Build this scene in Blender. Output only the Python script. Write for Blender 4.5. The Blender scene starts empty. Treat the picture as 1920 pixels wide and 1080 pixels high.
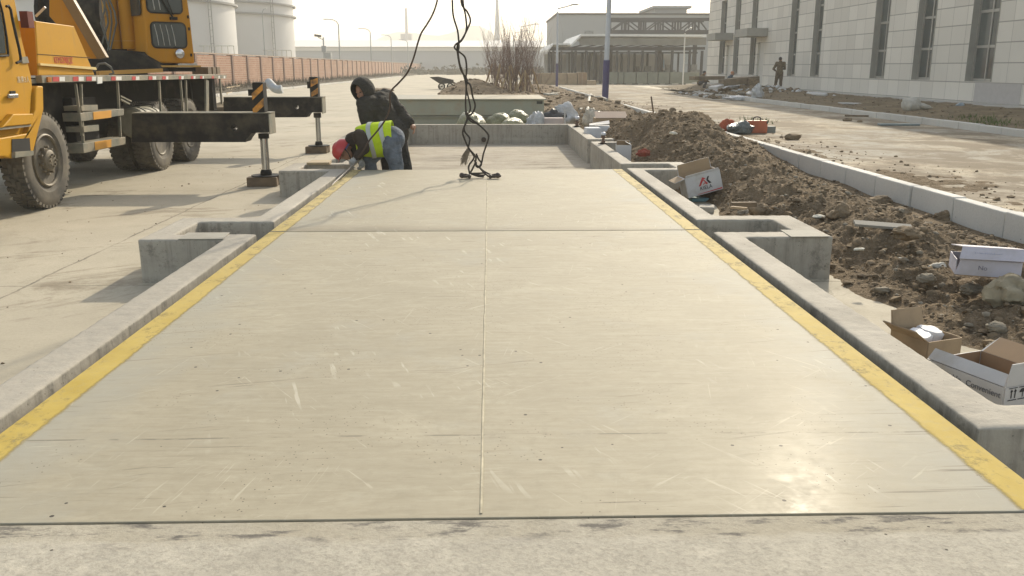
import bpy, bmesh, math, random
from mathutils import Vector, Matrix, noise, geometry, Euler
random.seed(7)
R = math.radians
C = bpy.context.scene.collection
SC = bpy.context.scene

# ------------------------------------------------------------------ camera, light, exposure
CAM_Z, FPX, PITCH, YAW = 1.575, 1650.0, R(14.09), R(1.41)
cam_d = bpy.data.cameras.new('camera'); cam = bpy.data.objects.new('camera', cam_d); C.objects.link(cam)
cam_d.sensor_width = 36.0; cam_d.lens = 36.0*FPX/1920.0
cam_d.clip_start = 0.05; cam_d.clip_end = 6000
cam.location = (0, 0, CAM_Z); cam.rotation_euler = (R(90)-PITCH, 0, -YAW)
SC.camera = cam
SUN_EL, SUN_AZ = R(28), R(21)            # azimuth from +Y towards +X
w = bpy.data.worlds.new('World'); SC.world = w; w.use_nodes = True
nt = w.node_tree; nt.nodes.clear()
sky = nt.nodes.new('ShaderNodeTexSky'); sky.sky_type = 'NISHITA'; sky.sun_disc = False
sky.sun_elevation = SUN_EL; sky.sun_rotation = SUN_AZ
sky.air_density = 1.3; sky.dust_density = 2.0; sky.ozone_density = 0.6; sky.altitude = 0
bg = nt.nodes.new('ShaderNodeBackground'); bg.inputs['Strength'].default_value = 0.15
hs = nt.nodes.new('ShaderNodeHueSaturation'); hs.inputs['Saturation'].default_value = 0.6
wo = nt.nodes.new('ShaderNodeOutputWorld')
nt.links.new(sky.outputs[0], hs.inputs['Color']); nt.links.new(hs.outputs[0], bg.inputs[0]); nt.links.new(bg.outputs[0], wo.inputs[0])
sun_d = bpy.data.lights.new('sun', 'SUN'); sun = bpy.data.objects.new('sun', sun_d); C.objects.link(sun)
sun_d.energy = 3.3; sun_d.angle = R(0.9); sun_d.color = (1.0, 0.89, 0.70)
sdir = Vector((math.sin(SUN_AZ)*math.cos(SUN_EL), math.cos(SUN_AZ)*math.cos(SUN_EL), math.sin(SUN_EL)))
sun.rotation_euler = sdir.to_track_quat('Z', 'Y').to_euler(); sun.location = (20, 60, 60)
SC.view_settings.view_transform = 'Standard'; SC.view_settings.look = 'None'
SC.view_settings.exposure = 0.64; SC.view_settings.gamma = 1.0
SC.render.engine = 'CYCLES'; SC.cycles.use_denoising = True
SC.cycles.max_bounces = 6; SC.cycles.volume_bounces = 1; SC.cycles.transparent_max_bounces = 8

# ------------------------------------------------------------------ pixel rays of the photograph (1920x1080) -> world points
MCAM = Euler((R(90)-PITCH, 0, -YAW)).to_matrix()
def ray(u, v):
    return MCAM @ Vector(((u-960)/FPX, -(v-540)/FPX, -1.0))
O = Vector((0, 0, CAM_Z))
def at(u, v, z=0.0):
    d = ray(u, v); return O + d*((z-CAM_Z)/d.z)
def atY(u, v, Y):
    d = ray(u, v); return O + d*(Y/d.y)
def atX(u, v, X):
    d = ray(u, v); return O + d*(X/d.x)

# ------------------------------------------------------------------ objects
def tag(o, label=None, cat=None, group=None, kind=None):
    if label: o['label'] = label
    if cat: o['category'] = cat
    if group: o['group'] = group
    if kind: o['kind'] = kind
    return o
def empty(name, loc, label=None, cat=None, group=None, rz=0.0):
    o = bpy.data.objects.new(name, None); C.objects.link(o); o.location = loc; o.rotation_euler = (0, 0, rz)
    o.empty_display_size = 0.2
    return tag(o, label, cat, group)
def root_of(o):
    while o.parent is not None: o = o.parent
    return o
def kids(o): return [c for c in bpy.data.objects if c.parent is o]
def dup(o, loc=None, rz=None, label=None, parent=None):
    c = o.copy(); C.objects.link(c)
    if parent is not None: c.parent = parent
    for k in list(o.children): dup(k, parent=c)
    if loc is not None: c.location = loc
    if rz is not None: c.rotation_euler[2] = rz
    if label: c['label'] = label
    return c

class MB:
    def __init__(s): s.v = []; s.f = []; s.m = []; s.mi = 0
    def add(s, vs, fs):
        n = len(s.v); s.v += [tuple(p) for p in vs]
        for f in fs: s.f.append(tuple(i+n for i in f)); s.m.append(s.mi)
        return s
    def box(s, x0, x1, y0, y1, z0, z1):
        return s.add([(x0,y0,z0),(x1,y0,z0),(x1,y1,z0),(x0,y1,z0),(x0,y0,z1),(x1,y0,z1),(x1,y1,z1),(x0,y1,z1)],
                     [(3,2,1,0),(4,5,6,7),(0,1,5,4),(1,2,6,5),(2,3,7,6),(3,0,4,7)])
    def obox(s, c, sz, rot=(0,0,0)):
        m = Euler(rot).to_matrix(); c = Vector(c); hx, hy, hz = sz[0]/2, sz[1]/2, sz[2]/2
        vs = [c + m @ Vector(p) for p in ((-hx,-hy,-hz),(hx,-hy,-hz),(hx,hy,-hz),(-hx,hy,-hz),(-hx,-hy,hz),(hx,-hy,hz),(hx,hy,hz),(-hx,hy,hz))]
        return s.add(vs, [(3,2,1,0),(4,5,6,7),(0,1,5,4),(1,2,6,5),(2,3,7,6),(3,0,4,7)])
    def bar(s, a, b, wx, wz, up=(0,0,1)):
        a = Vector(a); b = Vector(b); d = (b-a).normalized(); u = Vector(up)
        if abs(d.dot(u)) > 0.98: u = Vector((1,0,0))
        x = d.cross(u).normalized()*wx/2; z = x.cross(d).normalized()*wz/2
        return s.add([a-x-z,a+x-z,a+x+z,a-x+z,b-x-z,b+x-z,b+x+z,b-x+z], [(0,1,2,3),(7,6,5,4),(0,4,5,1),(1,5,6,2),(2,6,7,3),(3,7,4,0)])
    def prism3(s, A, B):
        """A, B: two rings of 3-D points"""
        n = len(A)
        tri = geometry.tessellate_polygon([[Vector(p) for p in A]])
        s.add(list(A)+list(B), [tuple(t) for t in tri]+[tuple(i+n for i in reversed(t)) for t in tri]+[(i,(i+1)%n,(i+1)%n+n,i+n) for i in range(n)])
        return s
    def prismx(s, yz, x0, x1): return s.prism3([(x0,a,b) for a,b in yz], [(x1,a,b) for a,b in yz])
    def prismy(s, xz, y0, y1): return s.prism3([(a,y0,b) for a,b in xz], [(a,y1,b) for a,b in xz])
    def prismz(s, xy, z0, z1): return s.prism3([(a,b,z0) for a,b in xy], [(a,b,z1) for a,b in xy])
    def tube(s, pts, r, n=8, cap=True):
        pts = [Vector(p) for p in pts]; k = len(pts); rs = r if isinstance(r, (list, tuple)) else [r]*k
        vs = []; fs = []; x = None
        for i, p in enumerate(pts):
            d = (pts[min(i+1,k-1)]-pts[max(i-1,0)]).normalized()
            if x is None: x = d.orthogonal().normalized()
            x = (x - d*x.dot(d)).normalized() if (x - d*x.dot(d)).length > 1e-5 else d.orthogonal().normalized()
            y = d.cross(x)
            vs += [p + (x*math.cos(2*math.pi*j/n) + y*math.sin(2*math.pi*j/n))*rs[i] for j in range(n)]
        for i in range(k-1):
            fs += [(i*n+j, i*n+(j+1)%n, (i+1)*n+(j+1)%n, (i+1)*n+j) for j in range(n)]
        if cap: fs += [tuple(reversed(range(n))), tuple((k-1)*n+j for j in range(n))]
        return s.add(vs, fs)
    def lathe(s, prof, c, axis='Z', n=24):
        """prof: (radius, height) pairs; axis X/Y/Z; closed at ends when radius 0"""
        c = Vector(c); vs = []; fs = []; k = len(prof)
        for r, h in prof:
            for j in range(n):
                a = 2*math.pi*j/n; p = (r*math.cos(a), r*math.sin(a), h)
                if axis == 'X': p = (p[2], p[0], p[1])
                elif axis == 'Y': p = (p[1], p[2], p[0])
                vs.append(c + Vector(p))
        for i in range(k-1): fs += [(i*n+j, i*n+(j+1)%n, (i+1)*n+(j+1)%n, (i+1)*n+j) for j in range(n)]
        fs += [tuple(reversed(range(n))), tuple((k-1)*n+j for j in range(n))]
        return s.add(vs, fs)
    def ball(s, c, r, n=16, m=10, rot=(0,0,0), fn=None):
        c = Vector(c); rr = r if isinstance(r, (list, tuple)) else (r, r, r); M3 = Euler(rot).to_matrix(); vs = []; fs = []
        for i in range(m+1):
            t = math.pi*i/m
            for j in range(n):
                a = 2*math.pi*j/n; q = Vector((math.sin(t)*math.cos(a), math.sin(t)*math.sin(a), math.cos(t)))
                k = fn(q) if fn else 1.0
                vs.append(c + M3 @ Vector((q.x*rr[0]*k, q.y*rr[1]*k, q.z*rr[2]*k)))
        for i in range(m): fs += [(i*n+j, (i+1)*n+j, (i+1)*n+(j+1)%n, i*n+(j+1)%n) for j in range(n)]
        return s.add(vs, fs)
    def limb(s, pts, rs, n=12):
        """a tapering round-capped limb"""
        pts = [Vector(p) for p in pts]
        s.tube(pts, rs, n)
        for p, r in zip(pts, rs): s.ball(p, r*0.985, 12, 8)
        return s
    def build(s, name, mats, parent=None, smooth=0.6, bevel=0.0, seg=2, label=None, cat=None, group=None, kind=None, base=None):
        """vertices are in world space; with a parent they are stored relative to its top-level thing"""
        me = bpy.data.meshes.new(name)
        if parent is not None: off = root_of(parent).location.copy()
        elif base is not None: off = Vector(base)
        elif kind == 'structure' or not s.v: off = Vector((0,0,0))
        else:
            xs = [p[0] for p in s.v]; ys = [p[1] for p in s.v]; zs = [p[2] for p in s.v]
            off = Vector(((min(xs)+max(xs))/2, (min(ys)+max(ys))/2, min(zs)))
        me.from_pydata([(p[0]-off.x, p[1]-off.y, p[2]-off.z) for p in s.v], [], s.f)
        o = bpy.data.objects.new(name, me); C.objects.link(o)
        if parent is not None: o.parent = parent
        else: o.location = off
        for m in (mats if isinstance(mats, (list, tuple)) else [mats]): me.materials.append(m)
        if any(s.m): me.polygons.foreach_set('material_index', s.m)
        bm = bmesh.new(); bm.from_mesh(me); bmesh.ops.recalc_face_normals(bm, faces=bm.faces); bm.to_mesh(me); bm.free()
        if smooth:
            me.polygons.foreach_set('use_smooth', [True]*len(me.polygons)); me.set_sharp_from_angle(angle=smooth)
        if bevel:
            b = o.modifiers.new('bevel', 'BEVEL'); b.width = bevel; b.segments = seg; b.limit_method = 'ANGLE'; b.angle_limit = R(40)
            b.harden_normals = False
        return tag(o, label, cat, group, kind)

# ------------------------------------------------------------------ materials
def nodes(name):
    m = bpy.data.materials.new(name); m.use_nodes = True; t = m.node_tree; t.nodes.clear()
    out = t.nodes.new('ShaderNodeOutputMaterial'); p = t.nodes.new('ShaderNodeBsdfPrincipled'); t.links.new(p.outputs[0], out.inputs[0])
    return m, t, p
class G:
    """small shader graph helper"""
    def __init__(s, name):
        s.m, s.t, s.p = nodes(name); s.pos = s.t.nodes.new('ShaderNodeNewGeometry').outputs['Position']
    def n(s, kind, **kw):
        x = s.t.nodes.new('ShaderNode'+kind)
        for k, v in kw.items(): setattr(x, k, v)
        return x
    def put(s, sock, v):
        if isinstance(v, bpy.types.NodeSocket): s.t.links.new(v, sock)
        elif v is not None:
            if isinstance(v, (tuple, list)) and len(v) == 3 and sock.type == 'RGBA': v = (*v, 1)
            sock.default_value = v
    def math(s, op, a, b=None, c=None, clamp=False):
        x = s.n('Math', operation=op, use_clamp=clamp); s.put(x.inputs[0], a); s.put(x.inputs[1], b); s.put(x.inputs[2], c); return x.outputs[0]
    def scaled(s, sc, rot=None, vec=None):
        x = s.n('Mapping'); s.put(x.inputs[0], vec or s.pos)
        if rot: x.vector_type = 'TEXTURE'; sc = tuple(1/q for q in sc)
        x.inputs['Scale'].default_value = sc
        if rot: x.inputs['Rotation'].default_value = rot
        return x.outputs[0]
    def noise(s, scale, detail=4, rough=0.55, vec=None, dist=0.0):
        x = s.n('TexNoise'); s.put(x.inputs['Vector'], vec or s.pos); x.inputs['Scale'].default_value = scale
        x.inputs['Detail'].default_value = detail; x.inputs['Roughness'].default_value = rough; x.inputs['Distortion'].default_value = dist
        return x.outputs[0]
    def voro(s, scale, vec=None, feature='F1'):
        x = s.n('TexVoronoi', feature=feature); s.put(x.inputs['Vector'], vec or s.pos); x.inputs['Scale'].default_value = scale; return x
    def ramp(s, fac, a, b, lo=0.0, hi=1.0):
        x = s.n('MapRange', clamp=True); s.put(x.inputs[0], fac); x.inputs[1].default_value = a; x.inputs[2].default_value = b
        x.inputs[3].default_value = lo; x.inputs[4].default_value = hi; return x.outputs[0]
    def mix(s, fac, a, b):
        x = s.n('Mix', data_type='RGBA'); s.put(x.inputs[0], fac); s.put(x.inputs[6], a); s.put(x.inputs[7], b); return x.outputs[2]
    def xyz(s):
        x = s.n('SeparateXYZ'); s.put(x.inputs[0], s.pos); return x.outputs
    def bump(s, h, strength=0.3, dist=0.01):
        x = s.n('Bump'); s.put(x.inputs['Height'], h); x.inputs['Strength'].default_value = strength; x.inputs['Distance'].default_value = dist
        s.put(s.p.inputs['Normal'], x.outputs[0])
    def line(s, c, off, period, half):
        """mask of lines: coordinate c, offset, period, half width"""
        a = s.math('SUBTRACT', c, off); a = s.math('PINGPONG', a, period/2.0) if period else s.math('ABSOLUTE', a)
        return s.math('LESS_THAN', a, half)
    def out(s, col, rough=0.8, metal=0.0, spec=None):
        s.put(s.p.inputs['Base Color'], col); s.put(s.p.inputs['Roughness'], rough); s.put(s.p.inputs['Metallic'], metal)
        if spec is not None: s.p.inputs['Specular IOR Level'].default_value = spec
        return s.m
def mul(c, k): return tuple(x*k for x in c)
def simple(name, col, rough=0.7, var=0.25, scale=6.0, metal=0.0, bump=0.0, bscale=90.0, dirt=None, dirt_amt=0.35, dscale=3.0, spec=None):
    g = G(name)
    n1 = g.noise(scale, 5)
    c = g.mix(g.ramp(n1, 0.3, 0.7), mul(col, 1-var), mul(col, 1+var*0.6))
    if dirt is not None:
        c = g.mix(g.ramp(g.noise(dscale, 6, 0.65), 0.62-dirt_amt*0.5, 0.8-dirt_amt*0.3, 0, 0.85), c, dirt)
    if bump: g.bump(g.noise(bscale, 4), bump, 0.01)
    return g.out(c, g.ramp(n1, 0.2, 0.8, max(0.05, rough-0.1), min(1, rough+0.1)), metal, spec)
DUST = (0.30, 0.25, 0.17)
def concrete(name, col, var=0.22, joints=False, streak=False):
    g = G(name); X, Y, Z = g.xyz()
    big = g.noise(0.35, 6, 0.6); mid = g.noise(2.2, 6, 0.65); fine = g.noise(45, 4, 0.6)
    c = g.mix(g.ramp(big, 0.3, 0.7), mul(col, 1-var), mul(col, 1+var*0.5))
    c = g.mix(g.ramp(mid, 0.35, 0.75, 0, 0.5), c, mul(col, 1-var*1.1))
    c = g.mix(g.ramp(fine, 0.45, 0.75, 0, 0.3), c, mul(col, 0.62))
    spots = g.voro(9).outputs['Distance']
    c = g.mix(g.math('MULTIPLY', g.math('LESS_THAN', spots, 0.055), g.math('GREATER_THAN', mid, 0.52)), c, mul(col, 0.35))
    if streak:
        nz = g.n('SeparateXYZ'); g.put(nz.inputs[0], g.n('NewGeometry').outputs['Normal']); vert = g.math('LESS_THAN', g.math('ABSOLUTE', nz.outputs[2]), 0.5)
        st = g.noise(1.0, 5, 0.7, g.scaled((14, 14, 0.9)))
        c = g.mix(g.math('MULTIPLY', vert, g.ramp(st, 0.48, 0.68, 0, 0.7)), c, mul(col, 0.45))
        c = g.mix(g.math('MULTIPLY', vert, g.ramp(g.noise(9, 7, 0.78), 0.54, 0.64, 0, 0.6)), c, mul(col, 0.32))
        c = g.mix(g.ramp(g.noise(1.3, 3, 0.5, g.scaled((0.3, 0.3, 5))), 0.55, 0.75, 0, 0.4), c, mul(col, 1.25))
    if joints:
        wob = g.math('MULTIPLY', g.math('SUBTRACT', g.noise(1.5, 5, 0.7), 0.5), 0.10)
        lx = g.line(g.math('ADD', X, wob), -3.44, 4.2, 0.011); ly = g.line(g.math('ADD', Y, wob), 6.42, 5.2, 0.008)
        lm = g.math('MAXIMUM', lx, ly)
        c = g.mix(g.math('MULTIPLY', lm, g.ramp(mid, 0.36, 0.6, 0.25, 0.85)), c, mul(col, 0.33))
        crk = g.n('TexVoronoi', feature='DISTANCE_TO_EDGE'); g.put(crk.inputs['Vector'], g.n('Mapping').outputs[0]); g.put(crk.inputs['Vector'].links[0].from_node.inputs[0], g.pos); crk.inputs['Scale'].default_value = 0.33; crk.inputs['Randomness'].default_value = 1.0
        wv = g.math('MULTIPLY', g.math('SUBTRACT', g.noise(2.5, 6, 0.7), 0.5), 0.06)
        c = g.mix(g.math('MULTIPLY', g.math('LESS_THAN', g.math('ABSOLUTE', g.math('ADD', crk.outputs[0], wv)), 0.0035), g.ramp(g.noise(0.6, 3), 0.5, 0.6, 0, 0.55)), c, mul(col, 0.4))
        stn = g.noise(0.8, 8, 0.75, g.scaled((0.7, 1.4, 1), (0, 0, 0.5), None), 0.7)
        c = g.mix(g.ramp(stn, 0.55, 0.64, 0, 0.72), c, mul((0.19, 0.155, 0.105), 1.0))
        c = g.mix(g.ramp(g.noise(3.5, 7, 0.75), 0.56, 0.7, 0, 0.4), c, mul(col, 0.66))
        dirtm = g.ramp(g.noise(0.55, 7, 0.7, g.scaled((1.2, 0.5, 1), (0, 0, 0.3))), 0.56, 0.72, 0, 0.6)
        c = g.mix(dirtm, c, mul((0.28, 0.235, 0.165), 0.9))
    vd = g.voro(26).outputs['Distance']; hole = g.math('MULTIPLY', g.math('LESS_THAN', vd, 0.10), g.math('GREATER_THAN', g.noise(3, 2), 0.5))
    if streak: c = g.mix(g.math('MULTIPLY', hole, 0.7), c, mul(col, 0.3))
    g.bump(g.math('ADD', fine, g.math('MULTIPLY', mid, 1.5)), 0.25, 0.012)
    return g.out(c, g.ramp(mid, 0.3, 0.7, 0.75, 0.92), 0, 0.3)
M = {}
M['road'] = concrete('concrete_road_surface', (0.45, 0.40, 0.30), 0.2, joints=True)
M['curb'] = concrete('cast_concrete', (0.40, 0.365, 0.30), 0.24, streak=True)
def ramp_mat():
    g = G('ramp_concrete'); X, Y, Z = g.xyz(); col = (0.42, 0.385, 0.31)
    big = g.noise(0.9, 7, 0.68); mid = g.noise(5, 7, 0.72); fine = g.noise(70, 4, 0.65)
    c = g.mix(g.ramp(big, 0.32, 0.68), mul(col, 0.82), mul(col, 1.12))
    c = g.mix(g.ramp(mid, 0.45, 0.68, 0, 0.5), c, mul(col, 1.22))
    tr = g.noise(4, 6, 0.72, g.scaled((1.0, 4.0, 1), (0, 0, 1.0)))
    c = g.mix(g.ramp(tr, 0.5, 0.7, 0, 0.35), c, mul(col, 0.74))
    c = g.mix(g.ramp(fine, 0.48, 0.7, 0, 0.6), c, mul(col, 0.55))
    c = g.mix(g.ramp(g.noise(22, 7, 0.8, g.scaled((1, 1.8, 1), (0, 0, -0.7))), 0.50, 0.64, 0, 0.5), c, mul(col, 0.62)); c = g.mix(g.ramp(g.noise(14, 6, 0.75), 0.55, 0.68, 0, 0.5), c, mul(col, 1.3))
    yy = g.math('ADD', Y, g.math('MULTIPLY', g.math('SUBTRACT', g.noise(2.0, 6, 0.75), 0.5), 0.14))
    band = g.ramp(yy, 2.14, 2.19)
    c = g.mix(g.math('MULTIPLY', band, g.ramp(g.noise(1.5, 4), 0.35, 0.65, 0.15, 0.7)), c, (0.33, 0.29, 0.21))
    c = g.mix(g.math('MULTIPLY', band, g.ramp(g.noise(9, 6, 0.75, g.scaled((0.6, 2, 1))), 0.52, 0.62)), c, (0.13, 0.118, 0.10))
    c = g.mix(g.math('MULTIPLY', g.math('MULTIPLY', band, g.ramp(yy, 2.19, 2.155)), g.ramp(g.noise(6, 5), 0.42, 0.55)), c, (0.5, 0.46, 0.38))
    v = g.voro(14); c = g.mix(g.math('MULTIPLY', g.math('LESS_THAN', v.outputs['Distance'], 0.06), g.math('GREATER_THAN', big, 0.5)), c, (0.08, 0.07, 0.055))
    g.bump(g.math('ADD', g.math('ADD', mid, g.math('MULTIPLY', fine, 0.6)), g.math('MULTIPLY', tr, 0.8)), 0.35, 0.012)
    return g.out(c, 0.85, 0, 0.25)
M['ramp'] = ramp_mat()
M['kerb'] = concrete('kerb_concrete', (0.56, 0.545, 0.50), 0.14)
M['plinth'] = concrete('pavement_concrete', (0.42, 0.40, 0.36), 0.15)

def deck_paint():
    g = G('painted_deck_steel'); X, Y, Z = g.xyz(); col = (0.352, 0.312, 0.226)
    big = g.noise(0.6, 7, 0.66); mid = g.noise(2.6, 7, 0.7); fine = g.noise(24, 5, 0.65); patch = g.noise(2.6, 10, 0.8, g.scaled((0.8, 1.3, 1)), 0.5)
    c = g.mix(g.ramp(big, 0.3, 0.7), mul(col, 0.92), mul(col, 1.08))
    c = g.mix(g.ramp(mid, 0.42, 0.66, 0, 0.35), c, (0.29, 0.258, 0.185))
    c = g.mix(g.ramp(patch, 0.52, 0.66, 0, 0.42), c, (0.45, 0.405, 0.30))
    gr = g.noise(7, 8, 0.78, g.scaled((0.8, 5.5, 1)))
    c = g.mix(g.ramp(gr, 0.50, 0.70, 0, 0.45), c, (0.25, 0.215, 0.145)); c = g.mix(g.ramp(gr, 0.48, 0.32, 0, 0.40), c, (0.44, 0.40, 0.30))
    gd = g.noise(4.5, 7, 0.75, g.scaled((0.6, 8, 1)))
    c = g.mix(g.math('MULTIPLY', g.ramp(gd, 0.60, 0.66), g.ramp(big, 0.4, 0.6, 0.1, 0.55)), c, (0.20, 0.17, 0.115))
    c = g.mix(g.ramp(g.noise(1.7, 6, 0.7), 0.55, 0.7, 0, 0.35), c, (0.33, 0.315, 0.26))
    brush = g.noise(3.0, 7, 0.75, g.scaled((0.7, 4.5, 1)))
    c = g.mix(g.ramp(brush, 0.50, 0.72, 0, 0.22), c, (0.285, 0.25, 0.175))
    c = g.mix(g.ramp(fine, 0.5, 0.75, 0, 0.45), c, (0.26, 0.23, 0.165))
    # bluish bare band along the stripes
    ed = g.ramp(g.math('ADD', g.math('ABSOLUTE', g.math('ADD', X, 0.033)), g.math('MULTIPLY', g.math('SUBTRACT', g.noise(1.3, 7, 0.7), 0.5), 1.6)), 1.25, 1.75)
    c = g.mix(g.math('MULTIPLY', ed, 0.7), c, (0.325, 0.315, 0.265))
    # pale rubbed arcs and straight scratches, in scattered clusters
    for rot, sc, thr, off in (((0,0,0.75), (2.2, 40, 1), 0.665, 0.0), ((0,0,-0.95), (2.0, 44, 1), 0.665, 3.0), ((0,0,1.4), (2.0, 50, 1), 0.67, 7.0), ((0,0,0.12), (1.6, 44, 1), 0.675, 11.0)):
        sv = g.noise(1.7, 3, 0.5, g.scaled(sc, rot), 0.5)
        gate = g.ramp(g.noise(1.4, 4, 0.6, g.math('ADD', off, 0) if False else g.scaled((1, 1, 1), (off, off, 0))), 0.50, 0.60, 0, 0.6)
        c = g.mix(g.math('MULTIPLY', g.ramp(sv, thr, thr+0.03), gate), c, (0.49, 0.445, 0.34))
    # fine tyre or sole prints: short broken combs
    comb = g.math('MULTIPLY', g.ramp(g.noise(4, 2, 0.5, g.scaled((9, 0.8, 1), (0, 0, 0.3))), 0.62, 0.66), g.ramp(g.noise(1.9, 3), 0.60, 0.66))
    c = g.mix(g.math('MULTIPLY', comb, 0.5), c, (0.56, 0.52, 0.42))
    # dark cross scuffs and specks
    for rot, gsc in (((0,0,0.02), 1.1), ((0,0,0.25), 0.8)):
        sk = g.noise(2.0, 4, 0.6, g.scaled((0.9, 30, 1), rot))
        c = g.mix(g.math('MULTIPLY', g.ramp(sk, 0.655, 0.70), g.ramp(g.noise(gsc, 3), 0.47, 0.56, 0, 0.75)), c, (0.13, 0.11, 0.08))
    v = g.voro(9); vs = g.math('LESS_THAN', v.outputs['Distance'], 0.06)
    c = g.mix(g.math('MULTIPLY', vs, g.math('GREATER_THAN', g.noise(1.7, 2), 0.50)), c, (0.06, 0.05, 0.04))
    v2 = g.voro(48); vs2 = g.math('LESS_THAN', v2.outputs['Distance'], 0.13)
    c = g.mix(g.math('MULTIPLY', vs2, g.math('GREATER_THAN', g.noise(2.3, 3), 0.55)), c, (0.13, 0.11, 0.075))
    # cross weld ghosts every stiffener
    gl = g.math('MULTIPLY', g.line(g.math('ADD', Y, g.math('MULTIPLY', g.math('SUBTRACT', g.noise(0.8, 2), 0.5), 0.05)), 2.87, 0, 0.006), g.ramp(g.noise(3.5, 5, 0.7), 0.48, 0.56, 0, 0.75))
    c = g.mix(gl, c, (0.17, 0.15, 0.11))
    # dirty band just beyond the seam between the two modules
    yb = g.math('SUBTRACT', Y, 6.86); seam = g.math('MULTIPLY', g.ramp(yb, 0.0, 0.02), g.ramp(g.math('ADD', yb, g.math('MULTIPLY', g.ramp(X, -1.6, 1.6), 0.22)), 0.02, 0.34, 1, 0))
    c = g.mix(g.math('MULTIPLY', seam, g.ramp(mid, 0.3, 0.6, 0.4, 0.95)), c, (0.17, 0.145, 0.10))
    h = g.math('ADD', g.math('MULTIPLY', g.noise(1.3, 3), 1.0), g.math('MULTIPLY', g.noise(30, 4), 0.12))
    g.bump(h, 0.14, 0.02)
    r = g.ramp(g.math('ADD', g.math('MULTIPLY', mid, 0.6), g.math('MULTIPLY', fine, 0.4)), 0.38, 0.62, 0.13, 0.33)
    g.p.inputs['Coat Weight'].default_value = 0.022; g.put(g.p.inputs['Coat Roughness'], r)
    return g.out(c, 0.72, 0.0, 0.2)
M['deck'] = deck_paint()
def stripe_paint():
    g = G('worn_yellow_paint'); X, Y, Z = g.xyz()
    wear = g.noise(4.2, 8, 0.78, g.scaled((1.6, 0.9, 1))); fine = g.noise(26, 6, 0.75)
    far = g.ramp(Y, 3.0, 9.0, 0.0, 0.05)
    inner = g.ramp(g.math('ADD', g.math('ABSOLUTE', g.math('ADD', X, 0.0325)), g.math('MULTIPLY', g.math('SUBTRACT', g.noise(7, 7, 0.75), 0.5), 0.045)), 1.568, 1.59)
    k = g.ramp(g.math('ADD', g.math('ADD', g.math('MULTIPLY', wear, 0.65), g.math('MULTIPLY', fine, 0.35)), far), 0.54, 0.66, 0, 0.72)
    c = g.mix(g.ramp(g.noise(5, 6, 0.7), 0.3, 0.7), (0.40, 0.285, 0.055), (0.50, 0.375, 0.10))
    c = g.mix(g.ramp(fine, 0.5, 0.7, 0, 0.5), c, (0.38, 0.31, 0.15))
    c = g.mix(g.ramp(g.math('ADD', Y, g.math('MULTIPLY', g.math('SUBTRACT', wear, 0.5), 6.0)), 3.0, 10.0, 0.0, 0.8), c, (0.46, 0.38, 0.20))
    g.put(g.p.inputs['Alpha'], g.math('MULTIPLY', inner, g.math('SUBTRACT', 1.0, k)))
    return g.out(c, 0.75, 0, 0.15)
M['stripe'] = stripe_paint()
M['seam_fill'] = simple('weld_seam_filler', (0.43, 0.385, 0.28), 0.75, 0.35, 14, spec=0.15)
M['steel_green'] = simple('grey_green_primer', (0.31, 0.315, 0.24), 0.5, 0.12, 1.5, dirt=DUST, dirt_amt=0.25)

def soil_mat():
    g = G('loose_soil')
    n1 = g.noise(1.4, 7, 0.68); n2 = g.noise(11, 6, 0.7); n3 = g.noise(60, 4, 0.6)
    c = g.mix(g.ramp(n1, 0.32, 0.7), (0.105, 0.073, 0.040), (0.225, 0.165, 0.100))
    c = g.mix(g.ramp(n2, 0.4, 0.72, 0, 0.75), c, (0.28, 0.215, 0.14))
    c = g.mix(g.ramp(n3, 0.58, 0.7, 0, 0.6), c, (0.36, 0.295, 0.21))
    c = g.mix(g.ramp(n3, 0.30, 0.42, 0.5, 0), c, (0.045, 0.032, 0.018))
    g.bump(g.math('ADD', g.math('MULTIPLY', n2, 1.4), g.math('MULTIPLY', n3, 0.5)), 0.9, 0.05)
    return g.out(c, 0.95, 0, 0.15)
M['soil'] = soil_mat()
def dusty_road():
    g = G('dusty_site_road'); X, Y, Z = g.xyz()
    n1 = g.noise(0.35, 7, 0.7, g.scaled((0.8, 1.0, 1), (0, 0, 0.35))); n2 = g.noise(0.8, 9, 0.74, g.scaled((0.9, 0.75, 1), (0, 0, 0.5)), 0.6); n3 = g.noise(30, 4); n4 = g.noise(3.5, 7, 0.78)
    c = g.mix(g.ramp(n1, 0.40, 0.58), (0.46, 0.385, 0.27), (0.33, 0.305, 0.25))
    near = g.math('MULTIPLY', g.ramp(X, 4.8, 8.5, 1, 0.25), g.ramp(n2, 0.42, 0.58))
    c = g.mix(g.math('MULTIPLY', near, 0.85), c, (0.17, 0.13, 0.085))
    c = g.mix(g.ramp(n2, 0.46, 0.55, 0, 0.85), c, (0.165, 0.125, 0.078))
    c = g.mix(g.ramp(n4, 0.48, 0.60, 0, 0.7), c, (0.18, 0.142, 0.095))
    c = g.mix(g.ramp(n3, 0.52, 0.7, 0, 0.45), c, (0.18, 0.15, 0.11))
    g.bump(g.math('ADD', g.math('ADD', n2, n4), g.math('MULTIPLY', n3, 0.3)), 0.6, 0.03)
    return g.out(c, 0.9, 0, 0.25)
M['dusty'] = dusty_road()

# ------------------------------------------------------------------ the ground
DECK_Z, XL, XR = 0.322, -1.73, 1.665
g = MB()                                              # one sheet with the pit left open
def frame_quads(mb, hx0, hx1, hy0, hy1, z, far=2500):
    xs = [-far, -60, hx0, hx1, 60, far]; ys = [-60, hy0, hy1, 120, far]
    for i in range(5):
        for j in range(4):
            if i == 2 and j == 1: continue
            mb.add([(xs[i],ys[j],z),(xs[i+1],ys[j],z),(xs[i+1],ys[j+1],z),(xs[i],ys[j+1],z)], [(0,1,2,3)])
frame_quads(g, -1.95, 1.90, 2.0, 20.0, 0.0)
g.build('ground', M['road'], kind='structure', smooth=0)

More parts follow.
